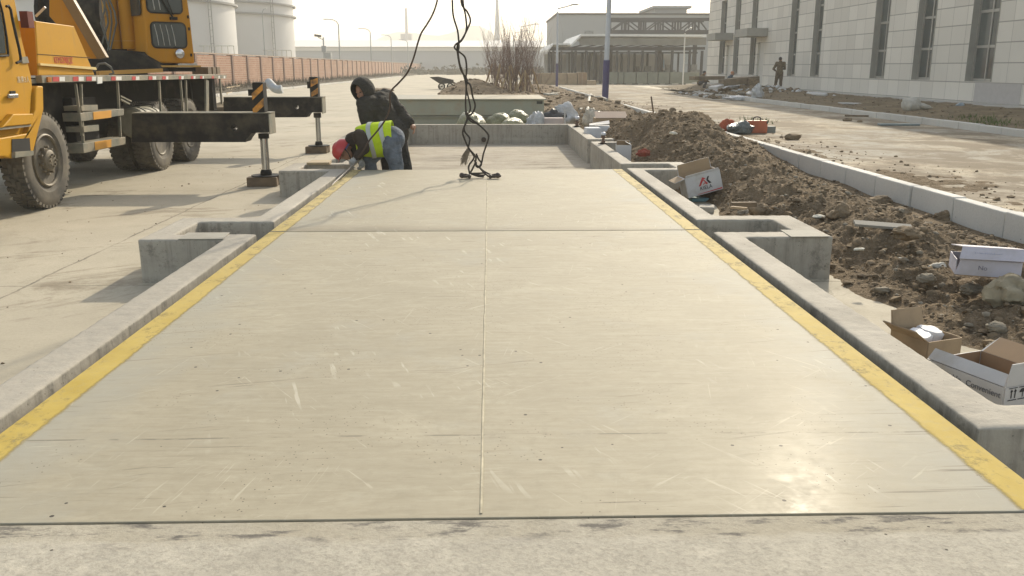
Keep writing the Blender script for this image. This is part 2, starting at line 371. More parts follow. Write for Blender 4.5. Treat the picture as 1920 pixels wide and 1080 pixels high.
# right-hand site road
g = MB(); g.box(4.84, 11.62, -12, 78, -0.2, 0.09); g.build('site_road', M['dusty'], kind='structure', smooth=0)
# foreground ramp slab
g = MB(); g.prismx([(-9, 0.01), (-4.5, DECK_Z-0.002), (2.284, DECK_Z-0.002), (2.284, -0.2), (-9, -0.2)], -1.99, 1.95)
g.build('approach_ramp', M['ramp'], kind='structure', smooth=0, bevel=0.006)

# ------------------------------------------------------------------ weighbridge pit
def pit_mat():
    g = G('pit_floor_screed'); col = (0.40, 0.355, 0.28)
    n1 = g.noise(0.9, 7, 0.72, g.scaled((0.8, 1.3, 1))); n2 = g.noise(3.5, 8, 0.78, g.scaled((0.7, 1.6, 1))); n3 = g.noise(28, 4, 0.65)
    c = g.mix(g.ramp(n1, 0.35, 0.65), mul(col, 0.78), mul(col, 1.12)); c = g.mix(g.ramp(n2, 0.50, 0.62, 0, 0.6), c, (0.24, 0.20, 0.145)); c = g.mix(g.ramp(n3, 0.5, 0.7, 0, 0.4), c, (0.22, 0.19, 0.14))
    c = g.mix(g.math('MULTIPLY', g.ramp(g.noise(1.3, 6, 0.7, g.scaled((0.5, 2.2, 1))), 0.60, 0.66), 0.8), c, (0.15, 0.125, 0.09))
    g.bump(g.math('ADD', n2, g.math('MULTIPLY', n3, 0.4)), 0.6, 0.03); return g.out(c, 0.9, 0, 0.2)
PIT = empty('weighbridge_pit', (0, 11, 0), 'cast concrete foundation pit with boxed recesses around the steel weighing deck', 'foundation pit')
WT = DECK_Z+0.008
NOTCH = [(6.50, 6.72, 7.28, 7.50), (10.99, 11.20, 11.72, 11.93), (15.10, 15.32, 15.84, 16.05)]
def side_wall(sx, xi, th, depth, ow):
    """plan outline of one long wall with boxed recesses, sx=+1 right, -1 left"""
    inner = [(xi, 20.0)]; outer = [(xi+th, 20.0)]
    for f0, f1, b0, b1 in reversed(NOTCH):
        inner += [(xi, b0), (xi+depth-ow, b0), (xi+depth-ow, f1), (xi, f1)]
        outer += [(xi+th, b1), (xi+depth, b1), (xi+depth, f0), (xi+th, f0)]
    inner += [(xi, 2.88), (xi+depth-ow, 2.88)]; outer += [(xi+th, 3.10), (xi+depth-ow, 3.10)]
    pts = inner + list(reversed(outer))
    return [(sx*a, b) for a, b in pts]
def worn(o, vox=0.014):
    r = o.modifiers.new('grain', 'REMESH'); r.mode = 'VOXEL'; r.voxel_size = vox; r.use_smooth_shade = False
    t = bpy.data.textures.new('cast_wear', 'CLOUDS'); t.noise_scale = 0.07; t.noise_depth = 3
    d = o.modifiers.new('wear', 'DISPLACE'); d.texture = t; d.strength = 0.008; d.mid_level = 0.55; d.texture_coords = 'GLOBAL'
    o.data.polygons.foreach_set('use_smooth', [True]*len(o.data.polygons)); r.use_smooth_shade = True
    return o
mb = MB(); mb.prismz(side_wall(1, 1.735, 0.19, 0.86, 0.22), -0.14, WT); worn(mb.build('curb_wall', M['curb'], PIT, smooth=0))
mb = MB(); mb.prismz(side_wall(-1, 1.805, 0.19, 0.82, 0.20), -0.14, WT); worn(mb.build('curb_wall', M['curb'], PIT, smooth=0))
mb = MB(); mb.box(-1.99, 1.92, 20.003, 20.2, -0.14, WT-0.003); mb.build('end_wall', M['curb'], PIT, smooth=0, bevel=0.01)
mb = MB(); mb.box(-2.5, 2.45, 2.275, 20.0, -0.3, -0.10); mb.build('pit_floor', pit_mat(), PIT, smooth=0)
mb = MB(); mb.lathe([(0.045, 0), (0.055, 0.0), (0.055, 0.05), (0.045, 0.05)], atY(907, 262, 19.955), 'Y', 16)
mb.build('conduit_mouth', simple('rusty_pipe', (0.05, 0.032, 0.022), 0.8), PIT)

# ------------------------------------------------------------------ deck modules in place
def module(y0, y1, label, near):
    r = empty('weighbridge_deck', (0, (y0+y1)/2, -0.10), label, 'weighbridge deck', 'steel deck modules lying in the pit')
    mb = MB(); mb.box(XL+0.05, XR-0.05, y0+0.04, y1-0.04, -0.099, DECK_Z-0.0125)
    mb.build('beam_body', M['steel_green'], r, smooth=0)
    mb = MB(); mb.box(XL, XR, y0, y1, DECK_Z-0.012, DECK_Z)
    mb.build('deck_plate', M['deck'], r, smooth=0, bevel=0.002)
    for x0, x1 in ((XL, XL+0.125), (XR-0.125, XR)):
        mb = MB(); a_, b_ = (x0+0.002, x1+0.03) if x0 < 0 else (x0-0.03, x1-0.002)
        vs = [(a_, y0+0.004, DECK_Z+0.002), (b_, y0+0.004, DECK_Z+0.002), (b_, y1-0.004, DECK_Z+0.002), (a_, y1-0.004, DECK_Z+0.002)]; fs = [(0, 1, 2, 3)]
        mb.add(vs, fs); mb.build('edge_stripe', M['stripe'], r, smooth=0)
    mb = MB(); n = 50; pts = [(-0.033+0.003*noise.noise((0, y0+(y1-y0)*i/n*4, 2)), y0+0.02+(y1-y0-0.04)*i/n, DECK_Z-0.0015) for i in range(n+1)]
    mb.tube(pts, [0.0055+0.0025*noise.noise((5, p[1]*3, 1)) for p in pts], 6)
    mb.build('weld_seam', M['seam_fill'], r, smooth=1)
    return r
module(2.290, 6.838, 'tan painted steel deck with yellow edges nearest the approach ramp, centre weld running lengthwise', True)
module(6.862, 11.13, 'farther tan painted steel deck with worn yellow edges on which the rope slings lie', False)
# two modules still stacked crosswise behind the pit
STK = None
def spare(z0, y0, y1, x0, x1, label):
    r = empty('weighbridge_deck', ((x0+x1)/2, (y0+y1)/2, z0), label, 'weighbridge deck', 'steel deck modules stacked behind the pit')
    mb = MB()
    mb.box(x0+0.06, x1-0.06, y0+0.06, y1-0.06, z0+0.004, z0+0.375); mb.box(x0, x1, y0, y1, z0+0.3755, z0+0.40)
    mb.build('beam_body', M['steel_green'], r, smooth=0, bevel=0.004)
    mb = MB(); mb.box(x1-0.30, x1-0.288, y0+0.045, y0+0.0595, z0+0.02, z0+0.37)
    mb.build('end_stiffener', M['steel_green'], r, smooth=0)
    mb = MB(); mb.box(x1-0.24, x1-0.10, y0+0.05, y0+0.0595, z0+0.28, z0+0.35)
    mb.build('lifting_pocket', simple('pocket_shadow_steel', (0.05, 0.05, 0.04), 0.7), r, smooth=0)  # solid dark block; the pocket's shade is put into its colour
    mb = MB(); mb.box(x0+0.004, x1-0.004, y0+0.004, y1-0.004, z0+0.4005, z0+0.403)
    mb.build('deck_plate', M['deck'], r, smooth=0)
    return r
spare(0.0, 22.0, 25.4, -2.86, 1.36, 'grey green steel deck module lying on the ground beneath another one')
spare(0.418, 21.97, 25.35, -2.89, 1.39, 'grey green steel deck module with tan top, upper one of the stack')

# flat plates lying on the boxes
Mplate = simple('galvanised_plate', (0.36, 0.34, 0.285), 0.8, 0.2, 4, spec=0.15)
def plate_px(pts, th, name, label, cat, z, mat):
    A = [at(u, v, z) for u, v in pts]; mb = MB(); mb.prism3([(p.x,p.y,z+0.0005) for p in A], [(p.x,p.y,z+th) for p in A])
    return mb.build(name, mat, smooth=0, bevel=0.001, label=label, cat=cat)
plate_px([(334,449.5), (418,449), (431,437), (352,437.5)], 0.006, 'cover_plate', 'pale steel cover plate on the recessed box beside the left curb', 'cover plate', WT, Mplate)
plate_px([(1483,445), (1556,444.5), (1524,432.5), (1463,432)], 0.006, 'cover_plate', 'pale steel cover plate on the recessed box nearest the soil bank', 'cover plate', WT, Mplate)
plate_px([(575,309), (618,309), (622,304), (585,304)], 0.03, 'timber_offcut', 'pale timber offcut lying on the box beside the bending worker', 'timber', WT, simple('pale_timber', (0.42, 0.33, 0.2), 0.8))
# ------------------------------------------------------------------ soil banks
def fbm(x, y, s, o=4, seed=0.0):
    return noise.fractal((x*s, y*s, seed), 0.9, 2.1, o)
def ss(a, b, t):
    t = max(0.0, min(1.0, (t-a)/(b-a))); return t*t*(3-2*t)
def gau(x, y, cx, cy, sx, sy): return math.exp(-((x-cx)/sx)**2-((y-cy)/sy)**2)
def bank(x, y):
    """soil between the pit and the near kerb"""
    e = 2.35 + 0.35*fbm(0, y, 0.7, 3, 3.3) + 0.55*ss(9.0, 3.0, y) - 0.35*ss(9.5, 13, y)
    rise = ss(e-0.25, e+1.0, x)
    h = 0.19*rise + 0.10*ss(7, 11, y)*rise
    h += 0.54*gau(x, y, 3.25, 14.6, 0.85, 2.2) + 0.30*gau(x, y, 2.75, 17.2, 0.8, 1.7) + 0.17*gau(x, y, 3.1, 10.8, 0.8, 1.5)
    h += 0.12*gau(x, y, 3.6, 7.6, 0.6, 1.2) - 0.26*gau(x, y, 2.45, 10.2, 0.33, 0.55)
    h = max(h, 0.02*rise)
    h += 0.10*ss(18, 22, y)
    k = ss(0.0, 0.15, h)
    h += k*(0.085*fbm(x, y, 1.3, 4, 1.0) + 0.045*fbm(x, y, 4.5, 4, 2.0) + 0.034*fbm(x, y, 13, 3, 5.0) + 0.012*noise.noise((x*37, y*37, 2)))
    h = h*ss(1.93, 2.25, x)
    lim = 0.15 + 0.05*noise.noise((y*0.9, 1, 1)) + 0.50*gau(x, y, 4.3, 17.2, 0.9, 2.3) + 0.06*ss(18, 22, y)
    if x > 3.5: h = min(h, h + (lim-0.06-h)*ss(3.5, 4.55, x)) if h > lim-0.06 else h
    return h - 0.035
def bed(x, y):
    """planting bed with the spoil heap and the bushes"""
    edge = ss(-3.1+0.3*fbm(y, 1, 0.3), -2.2, x)*ss(26.6, 29, y + 1.2*fbm(x, 2, 0.4))*ss(88, 70, y)
    h = 0.22 + 0.75*gau(x, y, -0.9, 45, 1.5, 4.0) + 0.22*gau(x, y, 1.2, 40, 2.0, 5.0) + 0.35*gau(x, y, 3.0, 33, 1.4, 4) + 0.2*gau(x, y, 2.6, 55, 1.6, 5)
    h += 0.09*fbm(x, y, 0.8, 5, 7) + 0.04*fbm(x, y, 3, 4, 8)
    return h*edge - 0.03
def verge(x, y):
    """soil between the far kerb and the building"""
    t = ss(11.75, 15.6, x); h = 0.19 + 0.20*t + 0.05*fbm(x, y, 0.7, 4, 4) + 0.03*fbm(x, y, 3.3, 4, 5)
    return h + 0.30*gau(x, y, 13.6, 47.5, 1.6, 4.0)*(1+0.3*fbm(x, y, 2.0, 3, 2))
def field(name, fn, x0, x1, y0, y1, nx, ny, mat, power=1.0):
    mb = MB(); vs = []; fs = []
    for j in range(ny+1):
        y = y0 + (y1-y0)*(j/ny)**power
        for i in range(nx+1):
            x = x0 + (x1-x0)*i/nx; vs.append((x, y, fn(x, y)))
    for j in range(ny):
        for i in range(nx): a = j*(nx+1)+i; fs.append((a, a+1, a+nx+2, a+nx+1))
    mb.add(vs, fs); return mb.build(name, mat, kind='structure', smooth=3.2)
field('soil_bank', bank, 1.93, 4.695, 2.2, 27.0, 150, 760, M['soil'], 1.7)
def berm(x, y):
    e = ss(6.9+0.8*fbm(0, y, 0.35, 3, 6), 4.9, x)
    return 0.09 - 0.03 + e*(0.045 + 0.05*fbm(x*0.7, y*0.35, 2.2, 4, 12) + 0.025*fbm(x, y, 6, 3, 13)) + 0.035*gau(x, y, 6.2, 11.5, 1.0, 0.8)*ss(0, .3, fbm(x, y, 3, 3)+.3)
field('road_dirt', berm, 4.842, 8.2, 4.5, 58, 70, 520, M['soil'], 1.5)
field('planting_bed', bed, -3.6, 4.69, 26.0, 90.0, 90, 300, M['soil'], 1.5)
M['soil_dry'] = simple('dry_soil', (0.20, 0.155, 0.095), 0.95, 0.35, 1.8, bump=0.8, bscale=14, dirt=(0.12, 0.09, 0.05), dirt_amt=0.4, dscale=1.1, spec=0.15)
field('verge_soil', verge, 11.78, 15.72, 8.0, 66.0, 60, 260, M['soil_dry'], 1.3)

# clods and gravel that nobody could count
def rock_pts(sub, seed, jag=0.35, sq=(1, 1, 1)):
    bm = bmesh.new(); bmesh.ops.create_icosphere(bm, subdivisions=sub, radius=1.0)
    rnd = random.Random(seed); off = Vector((rnd.random()*50, rnd.random()*50, rnd.random()*50))
    vs = []
    for v in bm.verts:
        k = 1 + jag*noise.noise(v.co*1.1+off) + jag*0.5*noise.noise(v.co*2.6+off)
        vs.append(Vector((v.co.x*sq[0], v.co.y*sq[1], v.co.z*sq[2]))*k)
    fs = [tuple(v.index for v in f.verts) for f in bm.faces]; bm.free(); return vs, fs
PROTO = [rock_pts(1, i, 0.5, (1, random.uniform(0.6, 1), random.uniform(0.45, 0.8))) for i in range(14)]
def scatter(name, fn, n, xr, yr, smin, smax, mats, power=1.0, cond=None, seed=3):
    rnd = random.Random(seed); mb = MB(); k = 0; t = 0
    while k < n and t < n*8:
        t += 1
        x = rnd.uniform(*xr); y = yr[0] + (yr[1]-yr[0])*rnd.random()**power; z = fn(x, y)
        if cond and not cond(x, y, z, rnd): continue
        s = smin*(smax/smin)**(rnd.random()**2.4); vs, fs = PROTO[rnd.randrange(14)]
        Mx = Matrix.Rotation(rnd.uniform(0, 6.28), 3, 'Z') @ Matrix.Rotation(rnd.uniform(-0.5, 0.5), 3, 'X')
        mb.mi = rnd.choice((0, 0, 0, 0, 1, 2)) if len(mats) == 3 else 0
        mb.add([Vector((x, y, z+s*0.15)) + (Mx @ v)*s for v in vs], fs); k += 1
    return mb.build(name, mats, kind='stuff', smooth=0.9, base=(0, 0, 0))
Mclod = simple('soil_clod', (0.21, 0.158, 0.10), 0.95, 0.5, 9, bump=0.6, bscale=60, spec=0.15)
Mstone = simple('river_stone', (0.25, 0.215, 0.16), 0.85, 0.35, 12, bump=0.3, bscale=120, spec=0.2)
Mstone2 = simple('grey_stone', (0.225, 0.195, 0.145), 0.85, 0.3, 12, bump=0.3, bscale=120, spec=0.2)
onsoil = lambda x, y, z, r: z > 0.012
scatter('gravel', bank, 7500, (1.95, 4.66), (2.4, 26), 0.006, 0.036, [Mclod, Mstone, Mstone2], 1.7, onsoil, 3)
scatter('soil_crumbs', bank, 6000, (1.95, 4.66), (2.4, 20), 0.010, 0.05, [Mclod], 1.4, onsoil, 8)
scatter('bed_clods', bed, 1500, (-3, 4.6), (27, 62), 0.03, 0.13, [Mclod], 1.2, onsoil, 5)
scatter('verge_gravel', verge, 1500, (11.85, 15.6), (14, 62), 0.015, 0.07, [Mclod, Mstone, Mstone2], 1.2, None, 6)
scatter('road_grit', lambda x, y: max(0.09, berm(x, y)), 1300, (4.9, 8.5), (5, 40), 0.010, 0.05, [Mclod], 1.3, lambda x, y, z, r: r.random() < ss(8, 4.9, x)**2, 9)
scatter('yard_grit', lambda x, y: 0.0, 260, (-9, -2.1), (3.5, 16), 0.006, 0.018, [Mclod], 1.0, None, 11)

# bigger stones one can point at
def rock(u, v, sx, sy, sz, seed, label, mat, zf=None, lift=0.3, rz=0.0, jag=0.4):
    p = at(u, v, 0.1)
    for _ in range(6): p = at(u, v, (zf or bank)(p.x, p.y))
    vs, fs = rock_pts(4, seed, jag)
    Mx = Matrix.Rotation(rz, 3, 'Z')
    offn = Vector((seed*3.3, seed*1.7, 0))
    mb = MB(); mb.add([Vector((p.x, p.y, p.z+sz*lift)) + Mx @ Vector((q.x*sx, q.y*sy, q.z*sz))*(1+0.16*abs(noise.noise(q*2.3+offn))-0.10*noise.noise(q*5.5+offn)+0.05*noise.noise(q*11+offn)) for q in vs], fs)
    return mb.build('rock', mat, smooth=0.7, label=label, cat='rock', group='rocks on the soil bank')
Mbould = simple('boulder_stone', (0.34, 0.295, 0.205), 0.9, 0.35, 7, bump=0.5, bscale=40, dirt=(0.17, 0.14, 0.09), dirt_amt=0.3, spec=0.2)
rock(1886, 572, 0.125, 0.11, 0.11, 4, 'big blocky tan boulder just below the lilac carton', Mbould, lift=0.75)
rock(1822, 545, 0.07, 0.06, 0.035, 5, 'flat rounded stone left of the big blocky boulder', Mstone2)
rock(1868, 618, 0.055, 0.045, 0.035, 6, 'smooth round stone under the big blocky boulder on the bare soil', Mstone2, jag=0.2)
rock(1868, 655, 0.05, 0.05, 0.035, 9, 'round stone above the open printed white carton', Mstone2, jag=0.2)
rock(1395, 405, 0.07, 0.06, 0.055, 12, 'rounded brown stone at the edge of the concrete strip', Mstone)
rock(1425, 400, 0.10, 0.08, 0.07, 13, 'dark brown stone right of the rounded brown one', Mclod)
rock(1575, 405, 0.12, 0.09, 0.075, 15, 'broad brown slab stone standing in the soil above the plank', Mclod, rz=0.4)
rock(1690, 405, 0.11, 0.09, 0.07, 16, 'large half buried stone right beside the plank end', Mclod, rz=0.8)
rock(1650, 380, 0.16, 0.09, 0.06, 17, 'long half buried stone in front of the near kerb', Mclod, rz=0.3)
rock(1700, 440, 0.12, 0.08, 0.05, 18, 'flat weathered stone directly below the grey plank', Mclod, rz=0.2)
rock(1735, 525, 0.06, 0.05, 0.035, 19, 'egg shaped grey stone in the middle of the bare slope', Mstone2)
rock(1590, 465, 0.05, 0.04, 0.03, 20, 'small tan stone beside the near concrete box', Mstone)
rock(1655, 545, 0.05, 0.03, 0.02, 21, 'long thin pale stone near the concrete strip', Mstone)
rock(1770, 410, 0.09, 0.07, 0.06, 22, 'brown clod resting close under the speckled kerb stone', Mclod)
rock(1757, 502, 0.08, 0.045, 0.03, 24, 'pale grey jagged stone left of the lilac carton', simple('pale_stone', (0.36, 0.34, 0.29), 0.8, 0.3, 9), rz=0.5)

# ------------------------------------------------------------------ kerb stones
def kerb_line(name, x0, x1, z0, z1, y0, y1, length, label, group, skip=None, seed=1):
    rnd = random.Random(seed); y = y0; i = 0; proto = None
    while y < y1:
        if proto is None:
            mb = MB(); mb.box(x0, x1, y, y+length-0.022, z0, z1); proto = mb.build(name, M['kerb'], smooth=0, bevel=0.012, label=label, cat='kerb stone', group=group); o = proto; by = proto.location.y
        else:
            o = dup(proto); o.location.y = by + (y-y0)
        o.rotation_euler = (rnd.uniform(-0.004, 0.004), 0, rnd.uniform(-0.008, 0.008)); o.location.x += rnd.uniform(-0.010, 0.010); o.location.z += rnd.uniform(-0.010, 0.006)
        y += length
kerb_line('kerb_stone', 4.70, 4.838, -0.05, 0.30, 4.2, 60.5, 0.92, 'grey concrete kerb stone in the line between soil bank and dusty road', 'near kerb stones along the dusty road')
kerb_line('kerb_stone', 11.625, 11.775, 0.0, 0.262, 12.4, 50, 0.95, 'pale concrete kerb stone in the line below the building verge', 'far kerb stones along the building verge', seed=2)
kerb_line('kerb_stone', -14.9, -14.75, 0.0, 0.16, 34, 150, 1.9, 'low kerb stone edging the weedy strip under the brick wall', 'low kerb stones along the brick wall strip', seed=3)
# ------------------------------------------------------------------ building with stone cladding and slit windows
def cladding():
    g = G('stone_cladding'); X, Y, Z = g.xyz(); col = (0.64, 0.61, 0.54)
    iy = g.math('FLOOR', g.math('DIVIDE', Y, 0.95)); iz = g.math('FLOOR', g.math('DIVIDE', g.math('SUBTRACT', Z, 0.43), 0.64))
    comb = g.n('CombineXYZ'); g.put(comb.inputs[0], iy); g.put(comb.inputs[1], iz)
    wn = g.n('TexWhiteNoise', noise_dimensions='2D'); g.put(wn.inputs[0], comb.outputs[0])
    c = g.mix(wn.outputs[0], mul(col, 0.90), mul(col, 1.06))
    c = g.mix(g.ramp(g.noise(0.5, 6, 0.6), 0.4, 0.75, 0, 0.35), c, mul(col, 0.82))
    c = g.mix(g.ramp(g.noise(2.0, 5, 0.65, g.scaled((2, 2, 0.3))), 0.55, 0.8, 0, 0.3), c, mul(col, 0.7))
    h = g.line(Z, 0.43, 0.64, 0.017); v = g.line(Y, 0.0, 0.95, 0.013)
    c = g.mix(g.math('MULTIPLY', v, 0.6), c, mul(col, 0.45)); c = g.mix(g.math('MULTIPLY', h, 0.8), c, mul(col, 0.35))
    return g.out(c, 0.7, 0, 0.3)
M['clad'] = cladding()
M['reveal'] = simple('window_reveal_stone', (0.33, 0.32, 0.28), 0.8, 0.12, 2)
M['glass'] = simple('dark_window_glass', (0.10, 0.115, 0.11), 0.08, 0.3, 0.8)
M['alu'] = simple('grey_aluminium', (0.36, 0.35, 0.32), 0.45, 0.1, 3, metal=0.3)
BX, BY0, BY1, BTOP, SZ = 16.5, 14.0, 68.6, 9.2, 0.40
BLD = empty('clad_building', (BX, 40, SZ), 'long pale building clad in stone panels with tall slit windows beside the dusty road', 'building')
WIN = [(29.35, 31.0), (33.55, 35.0), (37.5, 38.9), (45.05, 46.25), (48.65, 49.85), (56.15, 57.3), (60.0, 61.2), (63.5, 65.0)]
DOOR = [(54.4, 55.75), (62.05, 63.05)]
WZ0, WZ1 = 1.10, 6.1
mb = MB()
ops = sorted([(a, b, WZ0, WZ1) for a, b in WIN] + [(a, b, SZ, 3.05) for a, b in DOOR])
y = BY0
for a, b, z0, z1 in ops:
    mb.box(BX, BX+0.36, y, a, SZ-0.4, BTOP)
    if z0 > SZ: mb.box(BX, BX+0.36, a, b, SZ-0.4, z0)
    else: mb.box(BX, BX+0.36, a, b, SZ-0.4, SZ-0.02)
    mb.box(BX, BX+0.36, a, b, z1, BTOP); y = b
mb.box(BX, BX+0.36, y, BY1, SZ-0.4, BTOP)
mb.box(BX+0.361, BX+22, BY1-0.36, BY1, SZ-0.4, BTOP); mb.box(BX+0.361, BX+22, BY0, BY0+0.36, SZ-0.4, BTOP)
mb.build('wall', M['clad'], BLD, smooth=0)
mb = MB(); mb.box(BX-0.15, BX+22, BY0-0.1, BY1+0.1, BTOP+0.002, BTOP+0.35); mb.build('roof', M['plinth'], BLD, smooth=0)
for a, b in WIN:
    mb = MB(); mb.box(BX+0.22, BX+0.30, a+0.004, a+0.07, WZ0+0.004, WZ1-0.004); mb.box(BX+0.22, BX+0.30, b-0.07, b-0.004, WZ0+0.004, WZ1-0.004)
    mb.box(BX+0.22, BX+0.30, (a+b)/2-0.035, (a+b)/2+0.035, WZ0+0.004, WZ1-0.004)
    for z in (WZ0+0.05, WZ0+1.15, WZ0+2.3, WZ0+3.5, WZ1-0.05): mb.box(BX+0.225, BX+0.295, a+0.072, b-0.072, z-0.045, z+0.045)
    f = mb.build('window', M['alu'], BLD, smooth=0)
    mb = MB(); mb.box(BX+0.25, BX+0.262, a+0.01, b-0.01, WZ0+0.01, WZ1-0.01); mb.build('pane', M['glass'], f, smooth=0)
    mb = MB(); mb.box(BX-0.02, BX+0.2, b-0.016, b-0.002, WZ0+0.003, WZ1-0.003); mb.box(BX-0.02, BX+0.2, a+0.002, a+0.016, WZ0+0.003, WZ1-0.003); mb.build('reveal', M['reveal'], f, smooth=0)
for a, b in DOOR:
    mb = MB(); mb.box(BX+0.12, BX+0.18, a+0.01, b-0.01, SZ, 3.04); dr = mb.build('door', simple('pale_steel_door', (0.5, 0.49, 0.45), 0.5, 0.06), BLD, smooth=0)
    mb = MB(); mb.box(BX+0.06, BX+0.115, a+0.16, a+0.21, SZ+0.95, SZ+1.2); mb.build('handle', simple('dark_handle', (0.06, 0.06, 0.06), 0.4), dr, smooth=0)
    mb = MB(); mb.box(BX-1.25, BX-0.003, a-0.55, b+0.75, 3.36, 3.82); mb.build('canopy', M['reveal'], BLD, smooth=0, bevel=0.01)
mb = MB(); p = atX(1815, 170, BX); mb.box(BX-0.012, BX-0.002, 27.6, 30.3, 0.42, 1.06); mb.build('blank_panel', simple('grey_patch_panel', (0.42, 0.40, 0.38), 0.7, 0.08), BLD, smooth=0)
mb = MB(); mb.box(15.72, BX-0.002, 10, 70, -0.1, SZ); mb.build('pavement', M['plinth'], kind='structure', smooth=0, bevel=0.01)

# ------------------------------------------------------------------ brick boundary wall
def brickwork():
    g = G('red_brickwork'); X, Y, Z = g.xyz()
    cv = g.n('CombineXYZ'); g.put(cv.inputs[0], Y); g.put(cv.inputs[1], Z)
    b = g.n('TexBrick'); g.put(b.inputs['Vector'], cv.outputs[0]); b.inputs['Scale'].default_value = 1.0
    b.inputs['Brick Width'].default_value = 0.5; b.inputs['Row Height'].default_value = 0.16; b.inputs['Mortar Size'].default_value = 0.02
    b.inputs['Color1'].default_value = (0.33, 0.165, 0.10, 1); b.inputs['Color2'].default_value = (0.40, 0.22, 0.14, 1); b.inputs['Mortar'].default_value = (0.44, 0.34, 0.26, 1)
    c = g.mix(g.ramp(g.noise(0.8, 5), 0.4, 0.7, 0, 0.5), b.outputs[0], (0.28, 0.155, 0.10))
    c = g.mix(g.ramp(g.noise(0.5, 4), 0.6, 0.75, 0, 0.4), c, (0.46, 0.36, 0.28))
    return g.out(c, 0.9, 0, 0.2)
WX, W0 = -19.0, 38.0
BW = empty('brick_wall', (WX, 150, 0), 'long red brick boundary wall with evenly spaced piers beside the concrete road', 'brick wall')
Mb = brickwork()
Mpier = simple('pier_brick', (0.20, 0.11, 0.075), 0.9, 0.25, 5)
np_ = 66; sp = 4.15
mb = MB()
for i in range(np_-1): mb.box(WX-0.12, WX+0.12, W0+i*sp+0.18, W0+(i+1)*sp-0.18, -0.2, 2.38)
mb.build('wall', Mb, BW, smooth=0)
pp = None
for i in range(np_):
    y = W0+i*sp
    if pp is None:
        mb = MB(); mb.box(WX-0.2, WX+0.2, y-0.18, y+0.18, -0.2, 2.43); pp = mb.build('pier', Mpier, BW, smooth=0); y0_ = y
    else: o = dup(pp, parent=BW); o.location.y = y-y0_
mb = MB(); mb.box(WX-0.17, WX+0.17, W0, W0+(np_-1)*sp, 2.432, 2.52); mb.build('coping', simple('coping_concrete', (0.36, 0.27, 0.2), 0.85, 0.2, 2), BW, smooth=0)

def strip(x, y):
    t = ss(-14.75, -15.6, x); return 0.10 + 0.14*t + 0.10*fbm(x, y, 0.5, 4, 9) + 0.05*fbm(x, y, 2.2, 3, 3)
field('weedy_strip', strip, -18.87, -14.91, 34, 190, 24, 420, simple('weedy_soil', (0.085, 0.07, 0.045), 0.95, 0.4, 1.2, bump=0.7, bscale=10, spec=0.1), 1.3)
rnd = random.Random(12); mb = MB()
for i in range(5200):                                   # dry weeds along the foot of the wall
    x = rnd.uniform(-18.8, -15.4); y = 36 + 140*rnd.random()**1.3; z = strip(x, y); h = rnd.uniform(0.08, 0.38)*(0.5+ss(-15.5, -18.5, x))
    a = rnd.uniform(0, 6.28); dx, dy = math.cos(a)*0.03, math.sin(a)*0.03; lx, ly = rnd.uniform(-.12, .12), rnd.uniform(-.12, .12)
    mb.add([(x-dx, y-dy, z-0.03), (x+dx, y+dy, z-0.03), (x+lx, y+ly, z+h)], [(0, 1, 2)])
mb.build('dry_weeds', simple('dry_weed', (0.10, 0.082, 0.05), 0.9, 0.4, 2, spec=0.1), kind='stuff', smooth=0, base=(0, 0, 0))
rnd = random.Random(21); mb = MB()
for i in range(420):                                    # green tufts on the right-hand verge
    cx, cy = rnd.choice(((12.6, 22.0), (12.9, 23.2), (7.6, 25.3)))
    x = cx + rnd.gauss(0, 0.22); y = cy + rnd.gauss(0, 0.6); z = verge(x, y) if x > 11.8 else 0.09
    h = rnd.uniform(0.03, 0.13); a = rnd.uniform(0, 6.28); dx, dy = math.cos(a)*0.012, math.sin(a)*0.012
    mb.add([(x-dx, y-dy, z-0.01), (x+dx, y+dy, z-0.01), (x+rnd.uniform(-.05, .05), y+rnd.uniform(-.05, .05), z+h)], [(0, 1, 2)])
mb.build('grass', simple('fresh_grass', (0.085, 0.13, 0.035), 0.8, 0.3, 3, spec=0.2), kind='stuff', smooth=0, base=(0, 0, 0))

